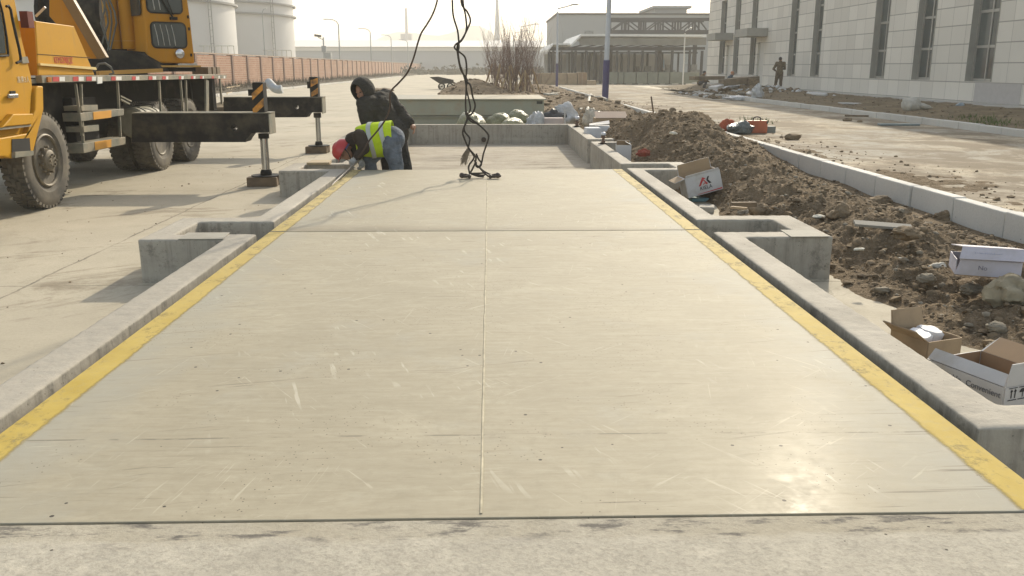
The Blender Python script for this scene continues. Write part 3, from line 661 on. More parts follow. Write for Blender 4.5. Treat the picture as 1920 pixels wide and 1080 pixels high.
# ------------------------------------------------------------------ tanks
Mtank = simple('white_tank_paint', (0.47, 0.47, 0.46), 0.5, 0.07, 0.15)
Mring = simple('tank_ring_steel', (0.20, 0.20, 0.19), 0.6, 0.1)
def tank(cx, cy, r, h, rings, label):
    t = empty('storage_tank', (cx, cy, 0), label, 'storage tank', 'white storage tanks behind the brick wall')
    mb = MB(); mb.lathe([(r, 0), (r, h), (r*0.5, h+r*0.12), (0.05, h+r*0.16)], (cx, cy, 0), 'Z', 72); mb.build('shell', Mtank, t, smooth=0.5)
    for z in rings:
        mb = MB(); mb.lathe([(r-0.05, -0.12), (r+0.45, -0.12), (r+0.45, 0.12), (r-0.05, 0.12)], (cx, cy, z), 'Z', 72); mb.build('wind_girder', Mring, t, smooth=0.5)
    a = math.atan2(-cy, -cx) + 0.75
    px, py = cx+math.cos(a)*(r+0.5), cy+math.sin(a)*(r+0.5)
    mb = MB()
    for d in (-0.25, 0.25): mb.tube([(px-d*math.sin(a), py+d*math.cos(a), 0), (px-d*math.sin(a), py+d*math.cos(a), h+1)], 0.06, 6)
    for k in range(int(h/0.8)): mb.tube([(px+0.25*math.sin(a), py-0.25*math.cos(a), k*0.8+0.4), (px-0.25*math.sin(a), py+0.25*math.cos(a), k*0.8+0.4)], 0.03, 5)
    mb.build('ladder', Mring, t)
    mb = MB(); z = 2.2; q = 2.2
    bx, by = px+math.cos(a)*0.8, py+math.sin(a)*0.8
    mb.box(bx-q, bx+q, by-q*0.4, by+q*0.4, z-0.1, z)
    for i in range(7):
        x = bx-q+i*q/3; mb.tube([(x, by-q*0.38, z), (x, by-q*0.38, z+1.9)], 0.05, 5)
    for zz in (z+0.7, z+1.9): mb.tube([(bx-q, by-q*0.38, zz), (bx+q, by-q*0.38, zz)], 0.05, 5)
    for i in (-1, 1): mb.tube([(bx+i*q*0.8, by, 0), (bx+i*q*0.8, by, z)], 0.1, 6)
    mb.build('stair_platform', simple('pale_railing', (0.5, 0.48, 0.42), 0.6), t)
    return t
tank(-47.0, 120, 13.6, 17, (9.4,), 'white storage tank standing in front of the other, nearest the crane cab')
tank(-46.5, 152, 14.0, 19, (9.6, 11.25), 'white storage tank with two ring girders standing behind the nearer tank')

# ------------------------------------------------------------------ far warehouse, chimneys, hills
Mwh = simple('pale_blue_grey_cladding', (0.36, 0.37, 0.375), 0.7, 0.08, 0.1)
Mwr = simple('white_sheet_roof', (0.68, 0.655, 0.60), 0.6, 0.05, 0.1)
WH = empty('warehouse', (-20, 260, 0), 'very long low warehouse with white roof closing the end of the road', 'warehouse')
mb = MB(); mb.box(-75, 17, 250, 290, -0.1, 6.9); mb.build('wall', Mwh, WH, smooth=0)
mb = MB(); mb.prismx([(248.8, 6.95), (270, 9.2), (291, 6.95), (291, 6.91), (248.8, 6.91)], -76, 18); mb.build('roof', Mwr, WH, smooth=0)
mb = MB(); mb.box(-75.5, 17.5, 249.5, 249.8, 5.9, 6.85); mb.build('gutter_band', Mwr, WH, smooth=0)
for i in range(11):
    mb = MB(); mb.box(-70+i*8, -66+i*8, 249.86, 249.96, 0, 4.2); mb.build('shutter', Mwh, WH, smooth=0)
Mstack = simple('far_chimney_concrete', (0.45, 0.45, 0.45), 0.8, 0.05, 0.05)
CH = empty('chimney', (-42, 450, 0), 'slim hazy chimney rising from a boiler house beyond the warehouse', 'chimney', 'hazy chimneys beyond the warehouse')
p = atY(761, 15, 450); mb = MB(); mb.lathe([(1.0, 0), (0.55, p.z)], (p.x, 450, 0), 'Z', 16); mb.build('stack', Mstack, CH)
mb = MB(); mb.box(p.x-3.2, p.x+2.2, 452, 458, 0, 17.5); mb.build('boiler_house', Mstack, CH, smooth=0)
CH = empty('chimney', (4, 380, 0), 'tall hazy chimney showing right above the bare bushes', 'chimney', 'hazy chimneys beyond the warehouse')
p = atY(932, 0, 380); mb = MB(); mb.lathe([(1.7, 0), (1.1, 14), (0.62, 26), (0.55, 48)], (p.x, 380, 0), 'Z', 16); mb.build('stack', Mstack, CH)
mb = MB(); mb.lathe([(0.7, 0), (0.95, 0), (0.95, 1.0), (0.7, 1.0)], (p.x, 380, 40), 'Z', 16); mb.build('gallery', Mstack, CH)
rnd = random.Random(77); mb = MB()                        # far scrub and junk at the end of the road
for i in range(2600):
    cx = rnd.choice((-24, -19, -15, -9, -5, -2, 3, 7, 11)); x = cx+rnd.gauss(0, 2.6); y = 205+rnd.gauss(0, 8); h = abs(rnd.gauss(0, 0.6))*(1.0+0.9*noise.noise((cx, 0, 0)))-0.1
    a = rnd.uniform(0, 6.28); r_ = rnd.uniform(0.3, 0.8); u1 = Vector((math.cos(a), math.sin(a), 0))*r_
    p_ = Vector((x, y, h)); w_ = Vector((rnd.uniform(-.3, .3), rnd.uniform(-.3, .3), rnd.uniform(.2, .6)))
    mb.add([p_-u1, p_+u1, p_+w_], [(0, 1, 2)])
mb.build('undergrowth', simple('far_scrub', (0.085, 0.085, 0.06), 0.9, 0.3, 0.5, spec=0.1), kind='stuff', smooth=0, base=(0, 0, 0))
mb = MB(); hv_ = []; N = 90
for i in range(N+1):
    x = -420+i*10; hgt = 3 + 25*gau(x, 0, -55, 0, 50, 1) + 17*gau(x, 0, -100, 0, 28, 1) + 25*gau(x, 0, -8, 0, 26, 1) + 9*gau(x, 0, 130, 0, 120, 1) + 9*gau(x, 0, -260, 0, 120, 1) + 1.2*fbm(x, 0, 0.05, 4)
    hv_ += [(x*1.45, 1240, -0.9), (x*1.45, 1310, hgt*1.45), (x*1.45, 1450, -0.9)]
mb.add(hv_, [f for i in range(N) for f in ((3*i, 3*i+3, 3*i+4, 3*i+1), (3*i+1, 3*i+4, 3*i+5, 3*i+2))])
mb.build('hills', simple('far_hill', (0.16, 0.16, 0.13), 0.95, 0.2, 0.02), kind='structure', smooth=2)

# ------------------------------------------------------------------ grey hall, truss bridge and shed beyond the road
Mhall = simple('grey_hall_cladding', (0.33, 0.335, 0.325), 0.7, 0.06, 0.2)
Mdk = simple('dark_steelwork', (0.05, 0.047, 0.043), 0.7, 0.2, 1.0)
HL = empty('grey_hall', (20, 140, 0), 'plain grey hall with a rooftop penthouse behind the steel truss bridge', 'hall')
mb = MB(); mb.box(9.6, 48, 130, 153, -0.1, 8.75); mb.build('wall', Mhall, HL, smooth=0)
mb = MB(); mb.box(9.45, 48.1, 129.85, 153.1, 8.752, 9.0); mb.build('roof', Mdk, HL, smooth=0)
a, b = atY(1236, 12, 140), atY(1287, 34, 140)
mb = MB(); mb.box(a.x-0.6, b.x, 140, 152, 9.0, a.z-0.3); mb.build('penthouse', Mhall, HL, smooth=0)
mb = MB(); mb.box(a.x-1.0, b.x+0.6, 139.4, 152.6, a.z-0.298, a.z+0.05); mb.build('penthouse_roof', Mhall, HL, smooth=0)
mb = MB()
for z in (4.6,): mb.box(9.56, 9.597, 132, 151, z, z+0.3)
for x in (13.5, 16.4): mb.box(x, x+1.3, 129.93, 129.997, 5.0, 6.6)
mb.build('window_strip', simple('dull_hall_glass', (0.2, 0.21, 0.2), 0.3), HL, smooth=0)
TR = empty('truss_bridge', (20, 100, 0), 'dark steel truss bridge spanning above the open shed', 'truss bridge')
TY = 100.0
def TP(u, v): return atY(u, v, TY)
zt, zb = TP(1143, 36).z, TP(1143, 60).z; x0, x1 = TP(1143, 40).x, TP(1332, 40).x
mb = MB()
for dy in (0, 3.0):
    mb.box(x0, x1, TY+dy, TY+dy+0.3, zt-0.17, zt+0.17)
mb.build('top_chord', Mdk, TR, smooth=0)
mb = MB()
for dy in (0, 3.0):
    mb.box(x0, x1, TY+dy, TY+dy+0.3, zb-0.22, zb+0.22)
mb.build('bottom_chord', Mdk, TR, smooth=0)
mb = MB()
for dy in (0.05, 3.05):
    for u in (1145, 1174, 1179, 1207, 1211, 1239, 1244, 1272, 1277, 1304, 1311):
        x = TP(u, 40).x; mb.box(x-0.09, x+0.09, TY+dy, TY+dy+0.2, zb+0.222, zt-0.172)
mb.build('post', Mdk, TR, smooth=0)
mb = MB()
for dy in (0.1, 3.1):
    for u, v in ((1150, 1173), (1202, 1181), (1216, 1238), (1268, 1246), (1283, 1303), (1325, 1313)):
        mb.bar((TP(u, 58).x, TY+dy, zb+0.25), (TP(v, 40).x, TY+dy, zt-0.2), 0.14, 0.14)
mb.build('diagonal', Mdk, TR, smooth=0)
cp = None
for u in (1150, 1244, 1311):
    x = TP(u, 40).x
    mb = MB(); mb.box(x-0.2, x+0.2, TY+1.3, TY+1.7, 0, zb-0.225); mb.build('column', Mdk, TR, smooth=0)

SH = empty('open_shed', (18, 92, 0), 'open steel shed with white stepped roof and dark columns below the truss bridge', 'open shed')
SY = 88.0
def SP(u, v): return atY(u, v, SY)
def poly_roof(px, name, depth, th, mat):
    P = [SP(u, v) for u, v in px]
    top = [(p.x, p.z) for p in P]; mb = MB(); mb.prismy(top + [(x, z-th) for x, z in reversed(top)], SY-0.6, SY+depth)
    return mb.build(name, mat, SH, smooth=0)
Msr = simple('white_shed_roof', (0.62, 0.62, 0.59), 0.6, 0.1, 0.5)
poly_roof([(1028, 92), (1037, 81), (1068, 81.5)], 'lower_roof', 16, 0.16, Msr)
poly_roof([(1069, 84), (1089, 64), (1140, 64), (1322, 65)], 'upper_roof', 16, 0.22, Msr)
mb = MB(); a = SP(1072, 72); b = SP(1322, 96); mb.box(SP(1086, 70).x, b.x, SY-0.3, SY-0.1, SP(0, 84).z, SP(0, 70).z); mb.build('fascia', simple('shed_fascia', (0.20, 0.195, 0.17), 0.7, 0.25, 0.7), SH, smooth=0)
mb = MB()
for v0, v1, dy in ((92.5, 87.5, 0.0), (99, 96, 3.0), (92, 88, 6.0)): mb.box(SP(1032, 90).x, SP(1322, 90).x, SY+dy, SY+dy+0.2, SP(0, v0).z, SP(0, v1).z)
for u in range(1095, 1320, 25): x = SP(u, 80).x; mb.box(x-0.06, x+0.06, SY+0.3, SY+14, SP(0, 84).z, SP(0, 82).z)
mb.build('purlin', Mdk, SH, smooth=0)
for dy in (0.0, 7.0):
    for u in (1031, 1038, 1053, 1073, 1080, 1100, 1115, 1128, 1158, 1180, 1206, 1232, 1262, 1295, 1318):
        p = SP(u, 95); wd = 0.16 if u % 2 else 0.24
        mb = MB(); mb.box(p.x-wd/2+dy*0.05, p.x+wd/2+dy*0.05, SY+dy+0.21, SY+dy+0.4, 0, p.z); mb.build('column', Mdk, SH, smooth=0)
mb = MB(); mb.box(SP(1040, 0).x, SP(1325, 0).x, SY+15.2, SY+15.5, 0, 3.0); mb.build('rear_wall', simple('shed_rear_wall', (0.40, 0.395, 0.37), 0.8, 0.35, 0.35), SH, smooth=0)
for u0, u1, v0, v1, colr in ((1088, 1101, 98, 132, (0.36, 0.40, 0.42)), (1061, 1076, 100, 132, (0.34, 0.37, 0.38)), (1234, 1246, 112, 128, (0.20, 0.30, 0.36)), (1281, 1296, 97, 120, (0.40, 0.45, 0.46)), (1105, 1113, 97, 130, (0.36, 0.38, 0.38))):
    a, b = atY(u0, v1, SY+15), atY(u1, v0, SY+15); mb = MB(); mb.box(a.x, b.x, SY+15.0, SY+15.15, max(0.0, a.z), b.z); mb.build('sheet_panel', simple('pale_blue_sheet', colr, 0.5, 0.1), SH, smooth=0)
rnd = random.Random(4)
for i, u in enumerate((1155, 1172, 1196, 1216, 1256, 1272, 1302)):
    p = at(u, 148, 0.0); Y = SY+rnd.uniform(4, 12); x = atY(u, 140, Y).x; hgt = rnd.uniform(0.9, 1.9); wd = rnd.uniform(0.6, 1.2)
    mb = MB(); mb.box(x-wd/2, x+wd/2, Y, Y+1, 0, hgt*0.7); mb.box(x-wd/3, x+wd/4, Y+0.1, Y+0.8, hgt*0.7+0.001, hgt)
    mb.build('wrapped_machine', simple('dull_machine_paint', rnd.choice(((0.13, 0.14, 0.11), (0.2, 0.2, 0.18), (0.1, 0.1, 0.09))), 0.7), smooth=0, label='squat dull machine standing inside the open shed under the truss bridge', cat='machine', group='machines inside the open shed')

# crates in front of the shed
Mcr = simple('crate_plywood', (0.30, 0.20, 0.12), 0.8, 0.2, 3)
Mcr2 = simple('pale_crate_plywood', (0.36, 0.27, 0.17), 0.8, 0.2, 3)
Mgc = simple('grey_green_tarp', (0.185, 0.195, 0.155), 0.8, 0.2, 1.5)
def crate(u0, u1, vb, vt, Y, mat, label, group, battens=True):
    a, b = atY(u0, vb, Y), atY(u1, vt, Y); z0 = 0.0
    r = empty('crate', ((a.x+b.x)/2, Y+0.6, z0), label, 'crate', group)
    mb = MB(); mb.box(a.x, b.x, Y, Y+1.2, 0.08, b.z); mb.build('box', mat, r, smooth=0, bevel=0.01)
    mb = MB()
    if battens:
        for x in (a.x+0.05, (a.x+b.x)/2, b.x-0.05): mb.box(x-0.045, x+0.045, Y-0.03, Y-0.002, 0.08, b.z-0.01)
        mb.build('batten', Mcr2, r, smooth=0)
        mb = MB()
    for x in (a.x+0.1, b.x-0.1): mb.box(x-0.07, x+0.07, Y+0.01, Y+1.19, -0.03, 0.078)
    mb.build('skid', Mdk, r, smooth=0)
for args in ((1001, 1014, 157, 137.5, 'dark plywood crate at the bush end of the crate row'), (1015, 1062, 157, 137, 'long pale plywood crate second from the bushes'),
             (1064, 1082, 157, 137, 'reddish plywood crate between the long pale one and the last'), (1083, 1101, 157, 136, 'reddish plywood crate just left of the pale low pallet')):
    crate(args[0], args[1], args[2], args[3], 78.0, Mcr2 if 'pale' in args[4] and 'long' in args[4] else Mcr, args[4], 'plywood crates on the yard')
crate(1101, 1118, 157, 151, 77.0, Mcr2, 'low pale pallet box beside the plywood crates', 'plywood crates on the yard', False)
gx = [1143, 1159, 1170, 1193, 1214, 1234, 1256, 1282, 1312]
gl = ['grey green box right behind the blue based lamp post', 'narrow grey green box second from the lamp post', 'grey green box third from the lamp post', 'grey green box fourth from the lamp post',
      'grey green box fifth from the lamp post', 'grey green box sixth from the lamp post', 'grey green box next to the last of the row', 'grey green box at the building end of the row']
for i in range(8): crate(gx[i]+0.4, gx[i+1]-0.6, 154, 135.5, 84.0, Mgc, gl[i], 'grey green boxes along the shed front', False)

# ------------------------------------------------------------------ street lamps, camera post
Mpole = simple('grey_lamp_pole', (0.30, 0.31, 0.30), 0.5, 0.1)
Mlamp = simple('lamp_head_white', (0.5, 0.5, 0.48), 0.4, 0.05)
Mblue = simple('violet_blue_enamel', (0.045, 0.04, 0.13), 0.45, 0.2, 4)
Mwpole = simple('pale_blue_pole_paint', (0.46, 0.49, 0.52), 0.4, 0.08)
def lamp(x, y, z0, H, arm, label, group, r=0.07, curved=True, base=0.0, pm=None, br=None):
    L = empty('street_lamp', (x, y, z0), label, 'street lamp', group)
    mb = MB(); pts = [(x, y, z0+base), (x, y, z0+H*0.92)]
    rs = [r, r*0.7]
    if curved: pts += [(x+arm*0.12, y, z0+H*0.97), (x+arm*0.4, y, z0+H)]; rs += [r*0.65, r*0.55]
    mb.tube(pts, rs, 10); mb.build('pole', pm or Mpole, L)
    mb = MB()
    if curved: mb.tube([(x+arm*0.38, y, z0+H), (x+arm*0.8, y, z0+H*1.008)], r*0.5, 8)
    else: mb.tube([(x, y, z0+H*0.955), (x+arm*0.75, y, z0+H)], r*0.45, 8)
    mb.build('arm', pm or Mpole, L)
    mb = MB(); e = arm*0.9; mb.ball((x+e, y, z0+H*1.008 if curved else z0+H*1.006), (abs(arm)*0.22, 0.14, 0.07), 12, 6); mb.build('lamp_head', Mlamp, L)
    if base: mb = MB(); mb.tube([(x, y, z0), (x, y, z0+base)], (br or r*1.05), 12); mb.build('base_sleeve', Mblue, L)
    return L
for i, (u, v, Y, lb) in enumerate(((634, 37, 119, 'curved street lamp behind the brick wall, largest of its row'), (694, 54, 147, 'curved street lamp second in the row behind the brick wall'),
                        (733, 66, 176, 'curved street lamp third in the row behind the brick wall'), (764, 75, 203, 'smallest curved street lamp of the row behind the brick wall'))):
    p = atY(u, v, Y); lamp(p.x, Y, 0, p.z, -1.75, lb, 'curved street lamps behind the brick wall', 0.10)
p = atY(491, 17, 97); lamp(p.x, 97, 0, p.z, 0.5, 'thin lamp post standing in front of the rear storage tank', 'tank yard lamps', 0.06)
p = at(1134, 193, 0.2); LN = lamp(p.x, p.y, 0.12, 8.5, 2.2, 'near street lamp with violet blue base sleeve beside the kerb', 'right road street lamps', 0.105, False, 1.72, Mwpole, 0.13)
LN.rotation_euler = (0, R(1.0), 0)
p = at(1044, 162, 0.1); q = atY(1047, 8, p.y); lamp(p.x, p.y, 0.05, q.z-0.1, 1.5, 'street lamp with short blue base beside the plywood crates', 'right road street lamps', 0.10, False, 1.8, Mwpole, 0.11)
q = atY(977, 44, 108); lamp(q.x, 108, 0, q.z-0.1, 2.0, 'street lamp just right of the bare bushes, with upward arm', 'right road street lamps', 0.08, False)
q = atY(963, 57, 142); lamp(q.x, 142, 0, q.z-0.1, 2.2, 'smaller street lamp seen through the tops of the bare bushes', 'right road street lamps', 0.08, False)
q = atY(1285, 51, 75); lamp(q.x, 75, 0, q.z-0.1, 0.5, 'short white lamp post in front of the truss bridge', 'yard lamps', 0.07, False, 0.0, Mlamp)
CT = empty('camera_post', (-20, 105, 0), 'post with a surveillance camera and cabinet behind the brick wall', 'camera post')
p = atY(606, 70, 105); mb = MB(); mb.tube([(p.x, 105, 0), (p.x, 105, p.z)], 0.08, 8); mb.build('post', Mpole, CT)
q = atY(596, 68, 105); mb = MB(); mb.tube([(p.x, 105, p.z-0.3), (q.x, 105, q.z-0.1)], 0.05, 6); mb.build('bracket', Mpole, CT)
mb = MB(); mb.obox((q.x, 105, q.z+0.05), (0.75, 0.3, 0.25), (0, 0.15, 0)); mb.build('camera_housing', Mdk, CT, smooth=0)
q = atY(608, 92, 105); mb = MB(); mb.obox((q.x, 104.8, q.z), (0.5, 0.3, 0.7)); mb.build('junction_box', Mpole, CT, smooth=0)
mb = MB(); q = atY(614, 99, 116); mb.box(q.x-0.4, q.x+0.4, 116, 117, 0, q.z)
mb.build('switch_cabinet', Mpole, smooth=0, label='grey cabinet top showing over the brick wall below the camera post', cat='cabinet')
# ------------------------------------------------------------------ truck crane
def truck_yellow(name, col):
    g = G(name); X, Y, Z = g.xyz()
    n = g.noise(1.3, 5, 0.6)
    c = g.mix(g.ramp(n, 0.3, 0.7), mul(col, 0.88), mul(col, 1.06))
    st = g.noise(2.0, 5, 0.7, g.scaled((7, 7, 0.7)))
    c = g.mix(g.ramp(st, 0.56, 0.74, 0, 0.45), c, (0.33, 0.20, 0.06))
    c = g.mix(g.ramp(g.noise(7, 5, 0.7), 0.62, 0.74, 0, 0.5), c, (0.22, 0.13, 0.05))
    return g.out(c, g.ramp(n, 0.3, 0.7, 0.42, 0.6), 0, 0.22)
MY = truck_yellow('crane_yellow_paint', (0.52, 0.262, 0.006))
MYo = truck_yellow('faded_orange_yellow', (0.45, 0.20, 0.008))
MYd = truck_yellow('weathered_tan_yellow', (0.47, 0.27, 0.07))
MBk = simple('oily_black_steel', (0.018, 0.0175, 0.016), 0.65, 0.4, 3, dirt=(0.085, 0.07, 0.05), dirt_amt=0.15, dscale=2.2, spec=0.15)
MScf = simple('scuffed_black_beam_paint', (0.022, 0.021, 0.019), 0.6, 0.5, 5, dirt=(0.10, 0.082, 0.055), dirt_amt=0.28, dscale=3.0, spec=0.15)
MBm = simple('dark_machinery', (0.022, 0.021, 0.019), 0.75, 0.5, 4, dirt=(0.07, 0.06, 0.042), dirt_amt=0.3, dscale=3, spec=0.12)
MRail = simple('dusty_grey_green_steel', (0.155, 0.155, 0.12), 0.7, 0.25, 3, dirt=DUST, dirt_amt=0.5, dscale=4)
MRub = simple('dusty_tyre_rubber', (0.060, 0.055, 0.047), 0.85, 0.3, 5, dirt=(0.17, 0.145, 0.105), dirt_amt=0.55, dscale=3)
MWhl = simple('dusty_wheel_steel', (0.21, 0.175, 0.12), 0.65, 0.3, 9, metal=0.1, dirt=(0.09, 0.075, 0.05), dirt_amt=0.5, dscale=11)
MChr = simple('jack_rod_chrome', (0.55, 0.55, 0.53), 0.18, 0.1, 4, metal=0.9)
MRed = simple('reflective_red', (0.50, 0.05, 0.045), 0.4, 0.15)
MWht = simple('reflective_white', (0.72, 0.71, 0.66), 0.4, 0.1)
MOrg = simple('warning_orange_paint', (0.62, 0.27, 0.03), 0.6, 0.3, 9, dirt=(0.06, 0.04, 0.03), dirt_amt=0.35, dscale=8)
MGls = simple('cab_glass', (0.045, 0.055, 0.055), 0.06, 0.3, 1.5)
MTim = simple('oily_timber', (0.16, 0.115, 0.07), 0.85, 0.35, 8)
TXP = -5.0
TC = empty('truck_crane', (-6.2, 12.5, 0), 'yellow truck crane on black outriggers parked on the left side of the weighbridge', 'truck crane')
def px(pts, X=TXP): return [(atX(u, v, X).y, atX(u, v, X).z) for u, v in pts]
def pxy(pts, Y): return [(atY(u, v, Y).x, atY(u, v, Y).z) for u, v in pts]
# carrier cab
cab_out = px([(-70, 20), (-70, 300), (17, 297), (56, 288), (63, 232), (60.5, 160), (58, 141), (43, 74), (29, -4), (20, -60), (-60, -80)])
mb = MB(); mb.prismx(cab_out, -7.35, -5.03); mb.build('cab', MY, TC, smooth=0, bevel=0.03)
CABP = [o for o in bpy.data.objects if o.name == 'cab'][0]
mb = MB(); mb.prismx(px([(-70, 30), (-70, 232), (47, 226), (57, 214), (61, 163), (58.5, 142), (41.5, 74), (27.5, -4), (-20, -60)]), -5.029, -5.0)
DR = mb.build('door', MY, TC, smooth=0, bevel=0.012)
mb = MB(); mb.prismx(px([(-40, 101), (8, 100), (5, 60), (-2, 20), (-20, -10), (-60, -10)]), -5.0, -4.985); mb.build('window', MGls, DR, smooth=0)
mb = MB()
mb.tube([atX(u, v, -4.985) for u, v in ((15.5, 104), (12.5, 70), (5, 25), (-4, -8))], 0.012, 6); mb.tube([atX(-20, 106, -4.985), atX(15.5, 104, -4.985)], 0.012, 6)
mb.build('window_seal', MBk, DR)
mb = MB(); mb.obox(atX(24, 180, -4.975), (0.03, 0.19, 0.045)); mb.build('handle', simple('door_handle_metal', (0.35, 0.34, 0.32), 0.3, 0.1, metal=0.7), DR, smooth=0, bevel=0.012)
mb = MB(); mb.obox(atX(24, 175, -4.992), (0.012, 0.10, 0.05)); mb.build('handle_recess', MBk, DR, smooth=0)
mb = MB(); q = [(12, 12), (16, 11), (20, 18), (24, 40), (36, 92), (39, 110), (38, 115), (31, 118)]
mb.tube([atX(u, v, -4.955) for u, v in q], 0.014, 8); mb.build('grab_rail', MBk, TC)
mb = MB(); mb.prismx(px([(39, 107), (50, 106), (53, 118), (41, 119)], -4.995), -5.0, -4.985); mb.build('rear_pillar_vent', MRail, TC, smooth=0)
def lettering(text, size, mat, parent, loc, rot, name='lettering', extrude=0.001, sx=1.0, label=None):
    cu = bpy.data.curves.new(name, 'FONT'); cu.body = text; cu.size = size; cu.extrude = extrude; cu.align_x = 'CENTER'; cu.align_y = 'CENTER'
    to = bpy.data.objects.new(name+'_tmp', cu); C.objects.link(to); dg = bpy.context.evaluated_depsgraph_get(); dg.update()
    me = bpy.data.meshes.new_from_object(to.evaluated_get(dg)); bpy.data.objects.remove(to); bpy.data.curves.remove(cu)
    Mx = rot if isinstance(rot, Matrix) else Euler(rot).to_matrix()
    mb = MB(); mb.add([Vector(loc)+Mx @ Vector((v.co.x*sx, v.co.y, v.co.z)) for v in me.vertices], [tuple(p.vertices) for p in me.polygons])
    bpy.data.meshes.remove(me)
    return mb.build(name, mat, parent, smooth=0)
ROTX = Matrix(((0, 0, 1), (1, 0, 0), (0, 1, 0)))          # text read from +X: letters run along +Y
lettering('准乘3人', 0.075, simple('faded_white_lettering', (0.62, 0.52, 0.35), 0.6), DR, atX(44, 150, -4.996), ROTX)
# sloping fender behind the door with its step
mb = MB(); mb.prismx(px([(62, 166), (66, 161), (76, 161.5), (77, 205), (56.5, 289.5), (17, 297), (0, 293), (-40, 300), (-40, 262), (0, 258), (47, 250), (52, 232), (61, 206)]), -5.05, -4.97)
FD = mb.build('fender', MY, TC, smooth=0, bevel=0.012)
mb = MB(); mb.prismx(px([(6, 222), (12, 214), (50, 213), (51, 222), (48, 233), (0, 237), (-10, 240)]), -5.0, -4.93); mb.build('door_step', MY, TC, smooth=0, bevel=0.01)
mb = MB(); mb.prismx(px([(-20, 240), (49, 233.5), (49, 237), (-20, 245)]), -4.969, -4.945); mb.build('step_trim', MRail, TC, smooth=0)
mb = MB(); mb.prismx(px([(16, 261), (49, 259), (51, 283), (16, 286)]), -4.969, -4.962); mb.build('step_opening', simple('step_recess_shade', (0.012, 0.012, 0.011), 0.9),  FD, smooth=0)  # flat dark panel on the fender; the recess shade is its colour
mb = MB(); mb.prismx(px([(16, 285), (51, 282.5), (51, 291), (16, 296)]), -4.969, -4.93); mb.build('step_plate', MRail, FD, smooth=0)
# yellow hood box behind the cab
hood = px([(66, 39), (139, 49), (178, 140.5), (72, 141.5)], -5.05)
mb = MB(); mb.prismx(hood, -6.9, -5.05); HD = mb.build('hood_box', MY, TC, smooth=0, bevel=0.012)
mb = MB(); mb.prismx(px([(70.5, 118.5), (175.5, 126), (177.5, 131), (71, 122.5)], -5.05), -5.049, -5.02); mb.build('trim_ledge', simple('pale_cream_trim', (0.66, 0.50, 0.20), 0.5, 0.1), HD, smooth=0)  # pale cream strip, lighter than the hood paint
mb = MB(); mb.prismx(px([(69.5, 101), (168.5, 108), (168.7, 109), (69.5, 102)], -5.05), -5.0495, -5.046); mb.build('panel_seam', MBk, HD, smooth=0)
y0, z0 = hood[0][0], hood[0][1]; y3, z3 = hood[3]
mb = MB(); mb.prism3([(-5.055, y0-0.004, z0), (-6.9, y0-0.004, z0), (-6.9, y3-0.004, z3), (-5.055, y3-0.004, z3)], [(-5.055, y0-0.012, z0), (-6.9, y0-0.012, z0), (-6.9, y3-0.012, z3), (-5.055, y3-0.012, z3)])
mb.build('end_panel', MYo, HD, smooth=0)
slope = math.atan2(-(126-118)*0.0, 1)
lettering('KFM5290JQZ', 0.105, simple('red_lettering', (0.52, 0.05, 0.02), 0.6), HD, atX(119.5, 113.5, -5.046), ROTX, sx=0.80)
mb = MB(); a = atY(56, 26, 10.0); mb.obox((a.x-0.04, 10.0, a.z-0.06), (0.085, 0.12, 0.17)); mb.build('red_valve_box', simple('faded_red_paint', (0.15, 0.04, 0.032), 0.7, spec=0.2), TC, smooth=0)
mb = MB(); a = atY(76, 22, 10.6); mb.bar(a+Vector((-0.06, 0, -0.05)), a+Vector((0.06, 0, 0.05)), 0.025, 0.02); mb.build('bright_lever', simple('bright_metal', (0.45, 0.45, 0.45), 0.4, metal=0.3), TC, smooth=0)
# bed, edge rail with reflective tape
ra = px([(76, 141.5), (424, 140)], -5.0); rb_ = px([(78, 155.5), (424, 146.5)], -5.0)
mb = MB(); mb.prismx([ra[0], ra[1], rb_[1], rb_[0]], -5.06, -4.99); RL = mb.build('edge_rail', MRail, TC, smooth=0, bevel=0.004)
mb = MB(); mb.box(-7.4, -5.061, 9.75, 16.9, 1.40, 1.445); mb.build('bed_plate', MRail, TC, smooth=0)
segs_r = [(97, 109), (135, 145), (160, 170), (207, 215), (246, 252.5), (277, 284), (303, 309), (334, 338), (357, 361), (374, 378), (396, 400)]
segs_w = [(109.5, 119.5), (145.5, 155), (170.5, 178), (215.5, 226), (253, 259.5), (284.5, 291), (309.5, 314), (338.5, 343), (361.5, 365), (378.5, 381), (408, 411), (418, 421)]
tv = lambda u, e: 143.2 - 1.6*(u-78)/346 + e*(10.5 - 5.0*(u-78)/346)
for sg, mt in ((segs_r, MRed), (segs_w, MWht)):
    for a, b in sg:
        mb = MB(); mb.prismx(px([(a, tv(a, 0.1)), (b, tv(b, 0.1)), (b, tv(b, 0.95)), (a, tv(a, 0.95))]), -4.989, -4.986)
        mb.build('reflective_tape', mt, RL, smooth=0)
mb = MB(); mb.prismx(px([(85, 144.5), (92, 144.4), (92, 153.5), (85, 154)]), -4.989, -4.97); mb.build('marker_lamp', simple('amber_marker_lens', (0.45, 0.16, 0.02), 0.3), RL, smooth=0)
mb = MB(); mb.prismx(px([(180, 144), (189, 144), (189, 156), (180, 157)]), -4.989, -4.98); mb.build('pale_plate', MWht, RL, smooth=0)
